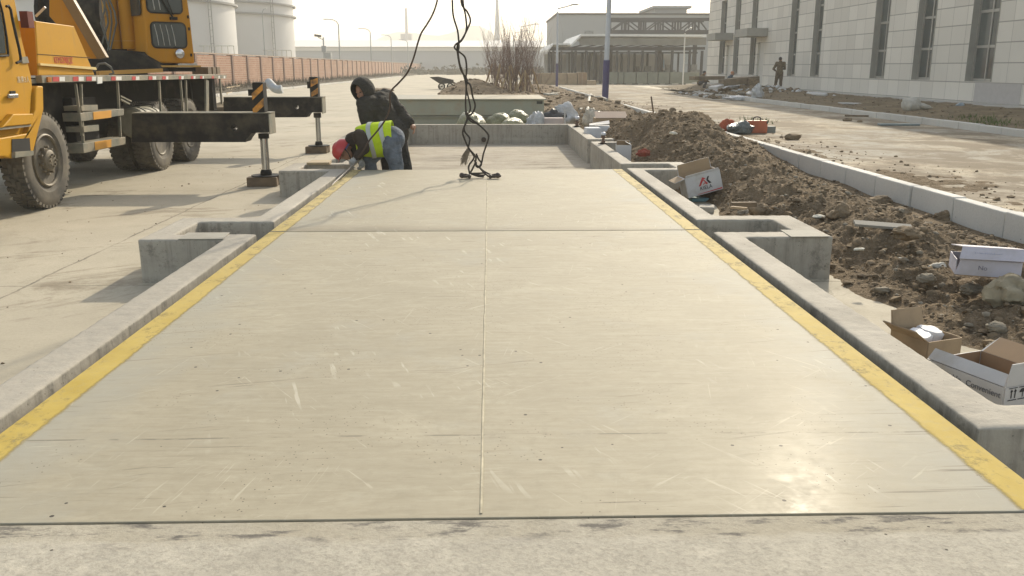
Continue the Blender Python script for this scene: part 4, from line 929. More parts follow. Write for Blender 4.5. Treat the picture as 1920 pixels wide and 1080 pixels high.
# chassis and dark underframe
mb = MB()
mb.box(-7.3, -5.62, 9.4, 16.95, 0.93, 1.398); mb.box(-6.9, -5.75, 7.6, 16.9, 0.60, 0.929)
mb.build('chassis', MBk, TC, smooth=0, bevel=0.01)
mb = MB(); mb.box(-5.62, -5.30, 10.75, 11.3, 0.42, 1.395); mb.build('mudguard_panel', MBm, TC, smooth=0, bevel=0.01)
mb = MB(); mb.box(-5.58, -5.2, 11.32, 12.0, 0.62, 1.2); mb.build('battery_box', MBk, TC, smooth=0, bevel=0.01)
mb = MB(); mb.tube([(-5.5, 16.75, 0.75), (-5.5, 16.75, 1.39)], 0.05, 6); mb.box(-7.2, -5.1, 16.72, 16.9, 0.8, 1.39); mb.build('rear_crossmember', MBk, TC, smooth=0)
for (u0, v0), (u1, v1), wd in (((141.5, 157), (154, 255), 0.022), ((151.5, 157), (156, 272), 0.022), ((220, 153), (226, 258), 0.022), ((298, 152), (301.5, 214), 0.03), ((338, 150), (343.5, 213), 0.03), ((348, 150), (350, 213), 0.03), ((412, 148), (416, 195), 0.05), ((387.5, 150), (388, 213), 0.15)):
    mb = MB(); mb.bar(atX(u0, v0, -5.03), atX(u1, v1, -5.03), wd, 0.03, up=(1, 0, 0)); mb.build('hanger_post', MRail, TC, smooth=0)
def step(p, seg):
    mb = MB(); mb.prismx(px(p), -5.22, -5.0); s_ = mb.build('step', MRail, TC, smooth=0, bevel=0.005)
    if seg: mb = MB(); mb.prismx(px(seg), -4.999, -4.994); mb.build('orange_reflector', simple('orange_reflector', (0.62, 0.29, 0.03), 0.5, 0.1), s_, smooth=0)
step([(150.5, 212), (232.5, 203.7), (232.5, 216), (152, 228)], [(174, 210), (208, 206.5), (208, 220.3), (175, 224.5)])
step([(156, 269), (235.5, 256.5), (235.5, 270.5), (157, 287.5)], [(177, 266), (208, 261), (208, 275.5), (178, 281.5)])
step([(152.5, 198.5), (183.5, 196.5), (184, 206), (153.5, 208)], None)
step([(156.5, 237), (185.5, 234), (186, 245), (157.5, 248)], None)
mb = MB(); c = atX(262, 205, -5.25); mb.lathe([(0.19, -0.36), (0.22, -0.33), (0.22, 0.33), (0.19, 0.36)], (c.x, c.y+0.02, c.z-0.18), 'Y', 24)
TK = mb.build('air_tank', simple('dusty_tank_steel', (0.24, 0.22, 0.16), 0.6, 0.3, 4), TC)
mb = MB()
for dy in (-0.2, 0.22): mb.lathe([(0.222, -0.02), (0.232, -0.02), (0.232, 0.02), (0.222, 0.02)], (c.x, c.y+0.02+dy, c.z-0.18), 'Y', 24)
mb.build('strap', MRail, TK)
mb = MB(); mb.bar(atX(225, 180, -5.1), atX(245, 190, -5.1), 0.03, 0.02); mb.bar(atX(225, 186, -5.1), atX(242, 195, -5.1), 0.03, 0.02); mb.build('pipe_bracket', MRail, TC, smooth=0)
# wheels
def wheel(cx, cy, r, outward, front, dual=False):
    s = 1 if outward > 0 else -1
    mb = MB()
    prof = [(0.30, 0.10), (0.30, 0.125), (0.285, 0.135), (0.27, 0.12), (0.26, 0.06), (0.24, 0.02 if front else -0.08)]
    if front: prof += [(0.20, 0.07), (0.165, 0.10), (0.13, 0.105), (0.12, 0.16), (0.085, 0.18), (0.0, 0.185)]
    else: prof += [(0.17, -0.10), (0.13, -0.09), (0.115, 0.0), (0.075, 0.03), (0.0, 0.035)]
    mb.lathe([(a, b*s) for a, b in prof], (cx, cy, r), 'X', 32)
    W_ = mb.build('wheel', MWhl, TC, smooth=0.5)
    mb = MB(); R0 = r; nar = 0.86 if front else 1.0
    tp = [(0.30, -0.12), (0.34, -0.145), (0.44, -0.155), (R0-0.045, -0.145), (R0-0.018, -0.125), (R0-0.016, 0.0), (R0-0.018, 0.125), (R0-0.045, 0.145), (0.44, 0.155), (0.36, 0.15), (0.345, 0.138), (0.30, 0.12)]
    mb.lathe([(a, b) for a, b in tp], (cx, cy, r), 'X', 48)
    N = 44
    for k in range(N):
        for sd in (-1, 1):
            a = 2*math.pi*(k+0.25*sd)/N
            ca, sa = math.cos(a), math.sin(a)
            c = Vector((cx+sd*0.098, cy+(R0-0.022)*ca, r+(R0-0.022)*sa))
            mb.obox(c, (0.085, 0.046, 0.040), (a-math.pi/2, 0, 0))
        if k % 2 == 0:
            for xx in (-0.03, 0.03):
                a = 2*math.pi*(k+0.5+(0.5 if xx > 0 else 0))/N; ca, sa = math.cos(a), math.sin(a)
                mb.obox((cx+xx, cy+(R0-0.018)*ca, r+(R0-0.018)*sa), (0.045, 0.10, 0.030), (a-math.pi/2, 0, 0.3))
    mb.v = [(cx+(q[0]-cx)*nar, q[1], q[2]) for q in mb.v]
    mb.build('tyre', MRub, W_, smooth=0.5)
    if front:
        mb = MB()
        for k in range(10):
            a = 2*math.pi*k/10+0.2; mb.lathe([(0.017, 0), (0.017, s*0.045), (0.0, s*0.05)], (cx+s*0.10, cy+0.152*math.cos(a), r+0.152*math.sin(a)), 'X', 6)
        for k in range(8):
            a = 2*math.pi*k/8; mb.lathe([(0.013, 0), (0.013, s*0.03)], (cx+s*0.172, cy+0.065*math.cos(a), r+0.065*math.sin(a)), 'X', 6)
        mb.build('wheel_nut', MWhl, W_, smooth=0)
        mb = MB()
        for k in range(8):
            a = 2*math.pi*k/8+0.1; mb.lathe([(0.034, 0), (0.034, s*0.012)], (cx+s*0.046, cy+0.215*math.cos(a), r+0.215*math.sin(a)), 'X', 12)
        mb.build('hand_hole', MBk, W_, smooth=0)
    return W_
FWX = -5.165
wheel(FWX, 10.2, 0.545, 1, True); wheel(-7.15, 10.16, 0.535, -1, True)
for Y_ in (14.08, 15.46):
    wheel(-5.28, Y_, 0.53, 1, False); wheel(-5.63, Y_, 0.53, -1, False); wheel(-7.05, Y_, 0.53, 1, False)
mb = MB()
for Y_ in (10.16, 14.08, 15.46): mb.tube([(-7.1, Y_, 0.53), (-5.4, Y_, 0.53)], 0.07, 8)
mb.build('axle', MBk, TC)
# outriggers
def holed(outline, c, r, Y, y1, mb):
    hole = [(c[0]+r*math.cos(2*math.pi*k/20), c[1]+r*math.sin(2*math.pi*k/20)) for k in range(20)]
    for y in (Y, y1):
        tri = geometry.tessellate_polygon([[Vector((a, b, 0)) for a, b in outline], [Vector((a, b, 0)) for a, b in reversed(hole)]])
        allp = outline + list(reversed(hole)); mb.add([(a, y, b) for a, b in allp], [tuple(t) for t in tri])
    for ring in (outline, hole):
        n = len(ring); mb.add([(a, Y, b) for a, b in ring]+[(a, y1, b) for a, b in ring], [(i, (i+1) % n, (i+1) % n+n, i+n) for i in range(n)])
def outrigger(Y, beam, hole, collar, rod, flange, plate, house, valve, bands, ground_v):
    dp = 0.30
    mb = MB(); P = pxy(beam, Y); hc = pxy([hole], Y)[0]; holed(P, hc, 0.042, Y, Y+dp, mb)
    B = mb.build('outrigger_beam', MScf, TC, smooth=0)
    mb = MB(); mb.box(hc[0]-0.05, hc[0]+0.05, Y+0.1, Y+0.12, hc[1]-0.006, hc[1]+0.006); mb.build('hole_bar', MBk, B, smooth=0)
    tl, tr = P[0], P[1]
    mb = MB(); mb.box(tl[0], tr[0]+0.02, Y-0.004, Y+dp+0.004, tl[1]+0.0005, tl[1]+0.012); mb.build('lit_top_strip', MRail, B, smooth=0)  # paler strip added on top; the beam's lit upper side put into colour
    a, b = pxy(collar, Y); cx = (a[0]+b[0])/2; cy = Y+dp/2
    mb = MB(); mb.box(tr[0]+0.0005, tr[0]+0.012, Y-0.02, Y+dp+0.02, P[2][1]-0.02, tr[1]); mb.build('end_plate', MRail, B, smooth=0)
    z = lambda v: atY(960, v, cy).z
    k = 1.0
    mb = MB(); mb.lathe([(abs(b[0]-a[0])/2, z(collar[1][1])), (abs(b[0]-a[0])/2, z(collar[0][1])-0.002)], (cx, cy, 0), 'Z', 20); mb.build('jack_collar', MBk, B)
    r = abs(pxy([rod[0]], Y)[0][0]-pxy([rod[1]], Y)[0][0])/2
    zb = 0.13
    mb = MB(); mb.lathe([(r, zb+0.05), (r, z(collar[1][1])-0.001)], (cx, cy, 0), 'Z', 20); mb.build('jack_rod', MChr, B)
    mb = MB(); mb.lathe([(r*1.5, zb+0.012), (r*1.5, zb+0.05), (r*1.2, zb+0.085), (r*1.02, zb+0.085)], (cx, cy, 0), 'Z', 20); mb.lathe([(0.20, zb), (0.20, zb+0.012)], (cx, cy, 0), 'Z', 24); mb.build('jack_foot', MBk, B)
    h = pxy(house, Y); mb = MB(); mb.box(h[0][0], h[1][0], Y+0.04, Y+0.24, tl[1]+0.013, h[0][1]); H = mb.build('jack_housing', MBk, B, smooth=0, bevel=0.008)
    mb = MB(); v = pxy(valve, Y); mb.box(v[0][0], h[0][0]-0.001, Y+0.07, Y+0.2, v[1][1], v[0][1]); mb.build('valve_block', MBk, B, smooth=0)
    mb = MB()
    for bd in bands: mb.prismy(pxy(bd, Y+0.04), Y+0.033, Y+0.0385)
    mb.build('warning_stripe', MOrg, B, smooth=0)
    return cx, cy
def q2(pts): return [(380+x/3.6, 60+y/3.6) for x, y in pts]
c1 = outrigger(12.02, [(247, 213), (503, 213), (502.5, 249), (478.6, 249), (471, 250), (463.5, 260), (460, 266.5), (247, 266.5)], (439, 239.5), ((478.6, 249), (499.5, 258.6)), ((483.3, 260), (498, 260)), 0, 0,
               ((471, 154.5), (494.7, 212)), ((462, 168), (470, 180)), [q2([(331, 415), (405, 350), (406, 392), (336, 460)]), q2([(338, 518), (411, 445), (412, 500), (360, 547), (340, 547)])], 345)
c2 = outrigger(16.75, [(419, 183), (603, 181.5), (603, 211), (584, 211), (580.5, 211.5), (577, 216), (575, 219.8), (419, 221)], (556, 201), ((584.7, 211), (599.5, 220)), ((589, 222), (598.6, 222)), 0, 0,
               ((578.6, 144.3), (596, 181)), ((574, 153), (579, 166)), [q2([(729, 325), (778, 310), (778, 345), (730, 372)]), q2([(730, 410), (778, 375), (778, 415), (736, 437)])], 285)
for (cx, cy), lb in ((c1, 'timber cribbing block under the outrigger foot nearest the camera'), (c2, 'timber cribbing block under the farther outrigger foot')):
    gname = 'timber blocks under the outrigger feet'
    for k, dy in enumerate((-0.16, 0.02)):
        mb = MB(); mb.obox((cx-0.03+0.02*k, cy+dy+0.06, 0.064), (0.40-0.02*k, 0.155, 0.128), (0, 0, 0.06*(1-2*k)))
        mb.build('timber_block', MTim, smooth=0, bevel=0.01, label=lb+(', front of two' if k == 0 else ', rear of two'), cat='timber block', group=gname)
# slewing superstructure, turned about 45 degrees towards the load
KO = Vector((-5.79, 15.55, 0)); fx = Vector((math.cos(R(45)), math.sin(R(45)), 0)); bx_ = Vector((-math.sin(R(45)), math.cos(R(45)), 0))
def loc3(a, b, z): return KO + fx*a + bx_*b + Vector((0, 0, z))
def xf(mb):
    mb.v = [tuple(loc3(*p)) for p in mb.v]; return mb
def rrect(a0, a1, z0, z1, r, n=5):
    pts = []
    for cx, cz, t0 in ((a1-r, z1-r, 0), (a0+r, z1-r, 90), (a0+r, z0+r, 180), (a1-r, z0+r, 270)):
        for k in range(n+1): t = R(t0+90*k/n); pts.append((cx+r*math.cos(t), cz+r*math.sin(t)))
    return pts
CWd = 0.85
mb = MB(); mb.prismy([(0, 1.72), (0.06, 1.64), (CWd, 1.64), (CWd-0.02, 2.4), (CWd-0.08, 3.35), (0.04, 3.35)], 0, 0.80); CC = xf(mb).build('crane_cab', MYo, TC, smooth=0, bevel=0.03)
for z0, z1, nm in ((2.455, 3.2, 'upper_window'), (1.885, 2.325, 'lower_window')):
    a0, a1 = (0.06, CWd-0.15) if nm == 'upper_window' else (0.09, CWd-0.12)
    mb = MB(); mb.prismy(rrect(a0, a1, z0, z1, 0.09), -0.012, 0.004); xf(mb).build('window_seal', MBk, CC, smooth=0)
    mb = MB(); mb.prismy(rrect(a0+0.025, a1-0.025, z0+0.025, z1-0.025, 0.075), -0.016, -0.0125); wdw = xf(mb).build('window', MGls, CC, smooth=0)
    mb = MB()
    for k in range(4):
        a = a0+0.07+0.10*k
        if nm == 'lower_window': mb.tube([(a, -0.022, z1-0.05), (a+0.03, -0.022, (z0+z1)/2), (a+0.045, -0.022, z0+0.05)], 0.007, 5)
        elif k < 2: mb.tube([(a, -0.022, z1-0.05), (a+0.06, -0.022, z0+0.06)], 0.008, 5)
    xf(mb).build('guard_bar', simple('pale_guard_bar', (0.42, 0.41, 0.37), 0.5), CC)
mb = MB(); mb.tube([(0.15, -0.05, 3.0), (0.42, -0.05, 2.5), (0.50, -0.03, 2.40)], 0.014, 6); mb.tube([(0.30, -0.05, 3.0), (0.50, -0.05, 2.44)], 0.010, 6); mb.obox((0.51, -0.025, 2.385), (0.12, 0.05, 0.05)); xf(mb).build('wiper', MBk, CC)
mb = MB(); mb.lathe([(0.05, 0.02), (0.075, -0.02), (0.08, -0.06), (0.055, -0.075), (0, -0.075)], (0.55, -0.01, 1.80), 'Y', 18); xf(mb).build('headlight', simple('chrome_lamp', (0.6, 0.6, 0.6), 0.12, metal=0.8), CC)
for z in (1.78, 2.22, 2.42):
    mb = MB(); mb.obox((CWd-0.07, -0.015, z), (0.02, 0.03, 0.05)); xf(mb).build('hinge', MBk, CC, smooth=0)
mb = MB(); mb.prismx(rrect(0.08, 0.62, 2.42, 3.2, 0.07), -0.012, -0.002)
xf(mb).build('side_window', MGls, CC, smooth=0)
mb = MB(); mb.box(0.12, CWd+0.05, -0.10, 0.10, 1.575, 1.605); xf(mb).build('cab_step', MYd, TC, smooth=0)
mb = MB(); mb.box(0.1, CWd+0.02, 0.05, 1.4, 1.50, 1.57); xf(mb).build('cab_floor', MBk, TC, smooth=0)
# slew ring, turntable and the dark works
mb = MB(); c = Vector((-6.75, 16.0, 0)); mb.lathe([(0.72, 1.446), (0.72, 1.60), (0.62, 1.60), (0.62, 1.72)], (-6.75, 16.0, 0), 'Z', 40); mb.build('slew_ring', MBm, TC, smooth=0.5)
mb = MB(); mb.prismy(pxy([(193, 133), (300, 133), (290, 118), (262, 97), (205, 93), (190, 112)], 15.4), 15.4, 17.6); mb.build('turntable', MBm, TC, smooth=0, bevel=0.02)
mb = MB(); mb.prismy(pxy([(70, 100), (262, 112), (262, -50), (70, -50)], 17.2), 17.2, 17.6); mb.build('winch_frame', MBm, TC, smooth=0)
mb = MB(); p = atY(150, 30, 16.4); mb.lathe([(0.34, -0.5), (0.34, 0.5)], (p.x, 16.4, p.z), 'X', 24); mb.lathe([(0.5, -0.55), (0.5, -0.48)], (p.x, 16.4, p.z), 'X', 24); mb.lathe([(0.5, 0.48), (0.5, 0.55)], (p.x, 16.4, p.z), 'X', 24)
mb.build('winch_drum', MBm, TC, smooth=0.5)
mb = MB(); mb.prismy(pxy([(92, -20), (106, -20), (183, 110), (162, 110), (92, 30)], 13.0), 13.0, 13.06); SP_ = mb.build('side_plate', MYo, TC, smooth=0, bevel=0.01)
mb = MB(); mb.prismy(pxy([(106, -20), (127, -20), (201, 108), (183, 111)], 12.95), 12.93, 13.02); mb.build('plate_flange', truck_yellow('muddy_flange_paint', (0.20, 0.125, 0.05)), SP_, smooth=0, bevel=0.008)
for u0, u1 in ((203.5, 228.5), (230.5, 256)):
    a, b = atY(u0, 92, 15.9), atY(u1, 92, 15.9); r = (b.x-a.x)/2; cx = (a.x+b.x)/2
    mb = MB(); mb.tube([(cx, 15.9, a.z), (cx, 15.9, a.z+0.012), (cx, 15.9, a.z+2.1)], [r*0.98, r, r], 24); cy_ = mb.build('lift_cylinder', MYo, TC)
    mb = MB(); mb.tube([(cx, 15.9, a.z+0.13), (cx, 15.9, a.z+0.14)], r*1.01, 24); mb.build('cylinder_band', MYd, cy_)
mb = MB(); rnd = random.Random(5)
for k in range(4):
    u = rnd.uniform(188, 202); a = atY(u, -10, 15.7); b = atY(u+rnd.uniform(-12, 12), 95, 15.7); m_ = (a+b)/2+Vector((rnd.uniform(-.15, .15), 0, 0)); mb.tube([a, a.lerp(m_, .6)+Vector((.03, 0, 0)), m_, b], 0.016, 6)
mb.build('hydraulic_hose', simple('grey_hose', (0.11, 0.11, 0.09), 0.6, 0.4, 6), TC); mb = MB()
for pts in ([(176, 134), (185, 120), (197, 119), (208, 126), (213, 137), (205, 140)],):
    mb.tube([atY(u, v, 13.6) for u, v in pts], 0.018, 6)
mb.build('hydraulic_hose', simple('grey_hose', (0.11, 0.11, 0.09), 0.6, 0.4, 6), TC)
mb = MB(); mb.bar(atY(193, -5, 15.8), atY(197, 30, 15.8), 0.05, 0.05); mb.bar(atY(183, 137, 14), atY(303, 132, 15.2), 0.06, 0.06); mb.build('yellow_link', MYd, TC, smooth=0)
# boom reaching out over the weighbridge above the picture
ba = Vector((-7.45, 17.4, 3.35)); bb = Vector((-0.35, 10.35, 12.2))
mb = MB(); mb.bar(ba, ba.lerp(bb, 0.5), 0.55, 0.65); mb.build('boom', MY, TC, smooth=0, bevel=0.02)
mb = MB(); mb.bar(ba.lerp(bb, 0.5), bb, 0.42, 0.5); mb.build('boom_extension', MY, TC, smooth=0, bevel=0.02)
mb = MB(); mb.tube([bb+Vector((0.05, 0.02, -0.2)), (-0.30, 10.37, 7.4)], 0.012, 6); mb.build('hoist_rope', MBk, TC)
mb = MB(); mb.obox((-0.30, 10.37, 7.2), (0.3, 0.2, 0.45)); mb.tube([(-0.30, 10.37, 7.0), (-0.30, 10.37, 6.9), (-0.37, 10.37, 6.82), (-0.30, 10.37, 6.74), (-0.23, 10.37, 6.80)], 0.03, 8); mb.build('hook_block', MY, TC, smooth=0)
mb = MB()
for u, wd in ((384, 6), (393, 4), (401, 8)): p = atX(u, 140, -5.4); mb.box(-5.6, -5.3, p.y-0.1, p.y+0.1, 1.446, 1.446+0.13)
mb.build('bed_chock', MTim, TC, smooth=0)
# ------------------------------------------------------------------ people
def cloth(name, col, var=0.25, fold=0.6, scale=7.0):
    g = G(name); n = g.noise(scale, 5, 0.6); f = g.noise(9, 4, 0.6, g.scaled((1, 1, 2.2)), 1.2)
    c = g.mix(g.ramp(n, 0.3, 0.7), mul(col, 1-var), mul(col, 1+var*0.6))
    g.bump(g.math('ADD', f, g.math('MULTIPLY', g.noise(120, 2), 0.08)), fold, 0.05)
    return g.out(c, 0.85, 0, 0.2)
Mskin = simple('weathered_skin', (0.36, 0.19, 0.115), 0.6, 0.12, 14)
Mdarkc = cloth('charcoal_padded_cloth', (0.046, 0.042, 0.035))
Mbrn = cloth('dark_brown_jumper', (0.045, 0.034, 0.026))
Mjean = cloth('faded_blue_denim', (0.13, 0.155, 0.19), 0.45, 0.6, 9)
Mjean2 = cloth('dark_denim', (0.045, 0.052, 0.062), 0.3)
Mvest = cloth('lime_high_visibility', (0.50, 0.66, 0.02), 0.12, 0.5)
Mrefl = simple('silver_reflective_band', (0.42, 0.44, 0.40), 0.45, 0.1, 9)
Mhelm = simple('red_helmet_plastic', (0.46, 0.035, 0.035), 0.35, 0.12, 4)
Mglove = cloth('grey_white_work_glove', (0.36, 0.36, 0.35), 0.25, 0.4, 30)
Mboot = simple('black_work_boot', (0.03, 0.027, 0.024), 0.6, 0.3)
Mblk = simple('black_strap', (0.02, 0.02, 0.02), 0.6)
Mhair = simple('black_hair', (0.014, 0.012, 0.010), 0.6, 0.3, 20)
def remesh(o, vox=0.012, it=4, wr=0.0):
    m = o.modifiers.new('fuse', 'REMESH'); m.mode = 'VOXEL'; m.voxel_size = vox; m.use_smooth_shade = True
    if it: k = o.modifiers.new('smooth', 'SMOOTH'); k.iterations = it; k.factor = 0.5
    if wr:
        t = bpy.data.textures.new('cloth_wrinkle', 'CLOUDS'); t.noise_scale = 0.11; t.noise_depth = 2
        d = o.modifiers.new('wrinkle', 'DISPLACE'); d.texture = t; d.strength = wr; d.mid_level = 0.5; d.texture_coords = 'GLOBAL'
    return o
def hand(mb, wrist, palm_dir, normal, L=0.19, curl=0.5, side=1):
    """palm, four unequal curled fingers and a thumb"""
    d = Vector(palm_dir).normalized(); n = Vector(normal); n = (n-d*n.dot(d)).normalized(); s = d.cross(n)*side; w = Vector(wrist)
    pc = w+d*L*0.27
    mb.ball(pc, (L*0.235, L*0.22, L*0.22), 10, 8)
    for k in range(4):
        off = (k-1.5)*L*0.115; ln = L*(0.42, 0.5, 0.47, 0.37)[k]
        p0 = w+d*L*0.42+s*off; p1 = p0+d*ln*0.42*math.cos(curl)+n*ln*0.42*math.sin(curl)
        p2 = p1+d*ln*0.33*math.cos(curl*2.2)+n*ln*0.33*math.sin(curl*2.2); p3 = p2+d*ln*0.25*math.cos(curl*3.1)+n*ln*0.25*math.sin(curl*3.1)
        mb.limb([p0, p1, p2, p3], [L*0.052, L*0.05, L*0.046, L*0.040], 8)
    t0 = w+d*L*0.16-s*L*0.2; t1 = t0+d*L*0.18-s*L*0.12+n*L*0.06; t2 = t1+d*L*0.17+n*L*0.09
    mb.limb([t0, t1, t2], [L*0.07, L*0.06, L*0.05], 8)
def headshape(mb, c, up, face, r=0.105):
    """skull, jaw, nose, ears, brow; up and face are directions"""
    u = Vector(up).normalized(); f = Vector(face); f = (f-u*f.dot(u)).normalized(); s = u.cross(f); c = Vector(c)
    M3 = Matrix((s, f, u)).transposed()
    def add(off, rad):
        n0 = len(mb.v); mb.ball((0, 0, 0), rad, 14, 10); mb.v[n0:] = [tuple(c + M3 @ (Vector(p)+Vector(off))) for p in mb.v[n0:]]
    k = r/0.105
    add((0, -0.008*k, 0.025*k), (0.078*k, 0.095*k, 0.092*k)); add((0, 0.022*k, -0.045*k), (0.062*k, 0.068*k, 0.075*k)); add((0, 0.055*k, -0.085*k), (0.034*k, 0.03*k, 0.028*k))
    add((0, 0.098*k, -0.022*k), (0.014*k, 0.022*k, 0.024*k)); add((0, 0.078*k, 0.02*k), (0.055*k, 0.018*k, 0.012*k))
    for q in (-1, 1): add((q*0.078*k, -0.005*k, -0.01*k), (0.012*k, 0.022*k, 0.034*k)); add((q*0.04*k, 0.066*k, -0.03*k), (0.022*k, 0.018*k, 0.02*k))
    add((0, 0.085*k, -0.062*k), (0.026*k, 0.014*k, 0.008*k)); add((0, 0.083*k, -0.073*k), (0.022*k, 0.014*k, 0.007*k))
    return M3
def facebits(parent, c, M3, k=1.0):
    mb = MB()
    for q in (-1, 1):
        n0 = len(mb.v); mb.ball((0, 0, 0), (0.016*k, 0.006*k, 0.007*k), 10, 6); mb.v[n0:] = [tuple(Vector(c) + M3 @ (Vector(p)+Vector((q*0.034*k, 0.0835*k, 0.0)))) for p in mb.v[n0:]]
    mb.build('eye', Mhair, parent)

# --- worker bending over the curb: red helmet, lime vest, jeans
YB = 11.42
def PB(u, v, y=YB): return atY(u, v, y)
W1 = empty('person', (PB(735, 300).x, YB, -0.10), 'person in red hard hat and lime vest bending over the curb with pry bar', 'person')
FZ = -0.10
neck = PB(661, 262); chest = PB(690, 259); pel = PB(732, 261)
hd = PB(646, 283, YB-0.02); upd = (PB(629, 272)-PB(654, 286)).normalized(); fcd = Vector((0.42, -0.35, -0.85))
shN, shF = PB(674, 256, YB-0.20), PB(668, 262, YB+0.18)
elN, elF = PB(683, 279, YB-0.28), PB(664, 288, YB+0.10)
hnN, hnF = PB(667, 297, YB-0.30), PB(677, 303, YB-0.02)
hipN, hipF = pel+Vector((0, -0.11, -0.02)), pel+Vector((-0.02, 0.11, -0.02))
knN = Vector((PB(744, 312).x, YB-0.10, 0.37)); ftN = Vector((PB(748, 318).x, YB-0.08, FZ+0.08))
knF = Vector((PB(690, 300).x, YB+0.10, 0.40)); ftF = Vector((PB(700, 318).x, YB+0.16, FZ+0.08))
mb = MB()
mb.limb([neck, PB(653, 273)], [0.06, 0.055]); mb.limb([neck, chest, pel], [0.09, 0.14, 0.13])
mb.limb([shN, elN, hnN], [0.055, 0.043, 0.032]); mb.limb([shF, elF, hnF], [0.055, 0.043, 0.032])
mb.limb([hipN, knN, ftN], [0.085, 0.055, 0.04]); mb.limb([hipF, knF, ftF], [0.085, 0.055, 0.04])
M3 = headshape(mb, hd, upd, fcd); BODY = remesh(mb.build('body', Mskin, W1), 0.011, 2)
facebits(W1, hd, M3)
mb = MB()                                                    # jumper: torso core and both sleeves
mb.limb([neck, chest, pel+Vector((-0.03, 0, 0))], [0.10, 0.155, 0.15]); mb.ball(chest, (0.19, 0.21, 0.155), 16, 10)
mb.limb([shN, elN, hnN+(elN-hnN)*0.12], [0.098, 0.074, 0.052]); mb.limb([shF, elF, hnF+(elF-hnF)*0.12], [0.095, 0.072, 0.05])
remesh(mb.build('jumper', Mbrn, W1), 0.014, 4, 0.02)
def vest_mesh():
    mb = MB(); a = PB(669, 261); b = PB(728, 257); d = (b-a).normalized(); side = Vector((0, 1, 0)); up = side.cross(d) if side.cross(d).z > 0 else d.cross(side)
    prof = [(0.0, 0.165, 0.150), (0.06, 0.205, 0.172), (0.16, 0.222, 0.19), (0.28, 0.222, 0.195), (0.38, 0.218, 0.20), (0.45, 0.222, 0.205), (0.47, 0.224, 0.206)]
    n = 40; vs = []; fs = []
    for i, (t, ry, rz) in enumerate(prof):
        for j in range(n):
            an = 2*math.pi*j/n; cy, cz = math.cos(an), math.sin(an)
            droop = -0.05 if cz < -0.2 else 0.0
            wv = 1+0.02*noise.noise((t*9, an*2, 1.0))
            vs.append(a + d*t*(1.0) + side*cy*ry*wv + up*(cz*rz*wv + droop*max(0, -cz)))
        if i: fs += [((i-1)*n+j, (i-1)*n+(j+1) % n, i*n+(j+1) % n, i*n+j) for j in range(n)]
    mb.add(vs, fs); return mb, a, d, side, up, prof
mb, va, vd, vside, vup, vprof = vest_mesh(); vo = mb.build('vest', Mvest, W1, smooth=3)
sl = vo.modifiers.new('thick', 'SOLIDIFY'); sl.thickness = 0.006; sl.offset = 0
sb = vo.modifiers.new('round', 'SUBSURF'); sb.levels = 1; sb.render_levels = 1
for t0, t1 in ((0.17, 0.225), (0.33, 0.385)):
    mb = MB(); n = 40; vs = []; fs = []
    for i in range(2):
        t = (t0, t1)[i]
        for j in range(n):
            an = 2*math.pi*j/n; cz = math.sin(an); vs.append(va + vd*(t+0.02*math.sin(an*2)) + vside*math.cos(an)*0.232 + vup*(cz*0.206+(-0.05 if cz < -0.2 else 0)*max(0, -cz)))
    fs = [(j, (j+1) % n, n+(j+1) % n, n+j) for j in range(n)]; mb.add(vs, fs); mb.build('reflective_band', Mrefl, vo, smooth=3)
mb = MB(); mb.limb([pel+Vector((-0.03, 0, 0.0)), hipN, knN, ftN+Vector((0, 0, 0.0))], [0.15, 0.142, 0.098, 0.080]); mb.ball(pel+Vector((0.03, 0, 0)), (0.16, 0.20, 0.165), 14, 10)
mb.limb([hipF, knF, ftF], [0.135, 0.095, 0.078])
remesh(mb.build('jeans', Mjean, W1), 0.014, 3, 0.02)
mb = MB()
for f in (ftN, ftF): mb.limb([f+Vector((0.03, 0, -0.03)), f+Vector((-0.13, 0, -0.045))], [0.052, 0.042]); mb.ball(f, 0.055)
mb.build('boot', Mboot, W1)
for hn, el, nrm in ((hnN, elN, (0.3, 0.6, -0.4)), (hnF, elF, (-0.3, -0.6, -0.3))):
    mb = MB(); dd = (hn-el).normalized(); mb.limb([hn-dd*0.03, hn+dd*0.02], [0.042, 0.036]); hand(mb, hn, dd+Vector((-0.25, -0.1, -0.45)), nrm, 0.19, 0.65); remesh(mb.build('glove', Mglove, W1), 0.007, 1)
mb = MB()                                                    # helmet: shell, brim and ridge
Mh = Matrix((Vector(M3.col[0]), Vector(M3.col[1]), Vector(M3.col[2]))).transposed()
def hpt(p): return tuple(Vector(hd) + Mh @ Vector(p))
n0 = len(mb.v); vs = []; fs = []; n = 28; rings = [(0, 0.172), (0.045, 0.168), (0.085, 0.148), (0.118, 0.112), (0.134, 0.066), (0.140, 0.001)]
prof = [(0.150, 0.02), (0.136, 0.02), (0.136, 0.028), (0.134, 0.07), (0.124, 0.11), (0.098, 0.145), (0.055, 0.163), (0.001, 0.168)]
for r_, h_ in prof:
    for j in range(n):
        an = 2*math.pi*j/n; k = 1.0+(0.16 if r_ > 0.14 and math.sin(an) > 0.2 else 0)*math.sin(an)
        vs.append(hpt((r_*0.93*math.cos(an), r_*1.08*math.sin(an)*k, h_-0.02)))
for i in range(len(prof)-1): fs += [(i*n+j, i*n+(j+1) % n, (i+1)*n+(j+1) % n, (i+1)*n+j) for j in range(n)]
mb.add(vs, fs)
HM = mb.build('hard_hat', Mhelm, W1, smooth=0.9)
mb = MB(); mb.tube([hpt((0.012*0, 0.13*math.sin(t), 0.155*math.cos(t)-0.004)) for t in [x*0.2-1.2 for x in range(13)]], 0.012, 6); mb.build('hat_ridge', Mhelm, HM)
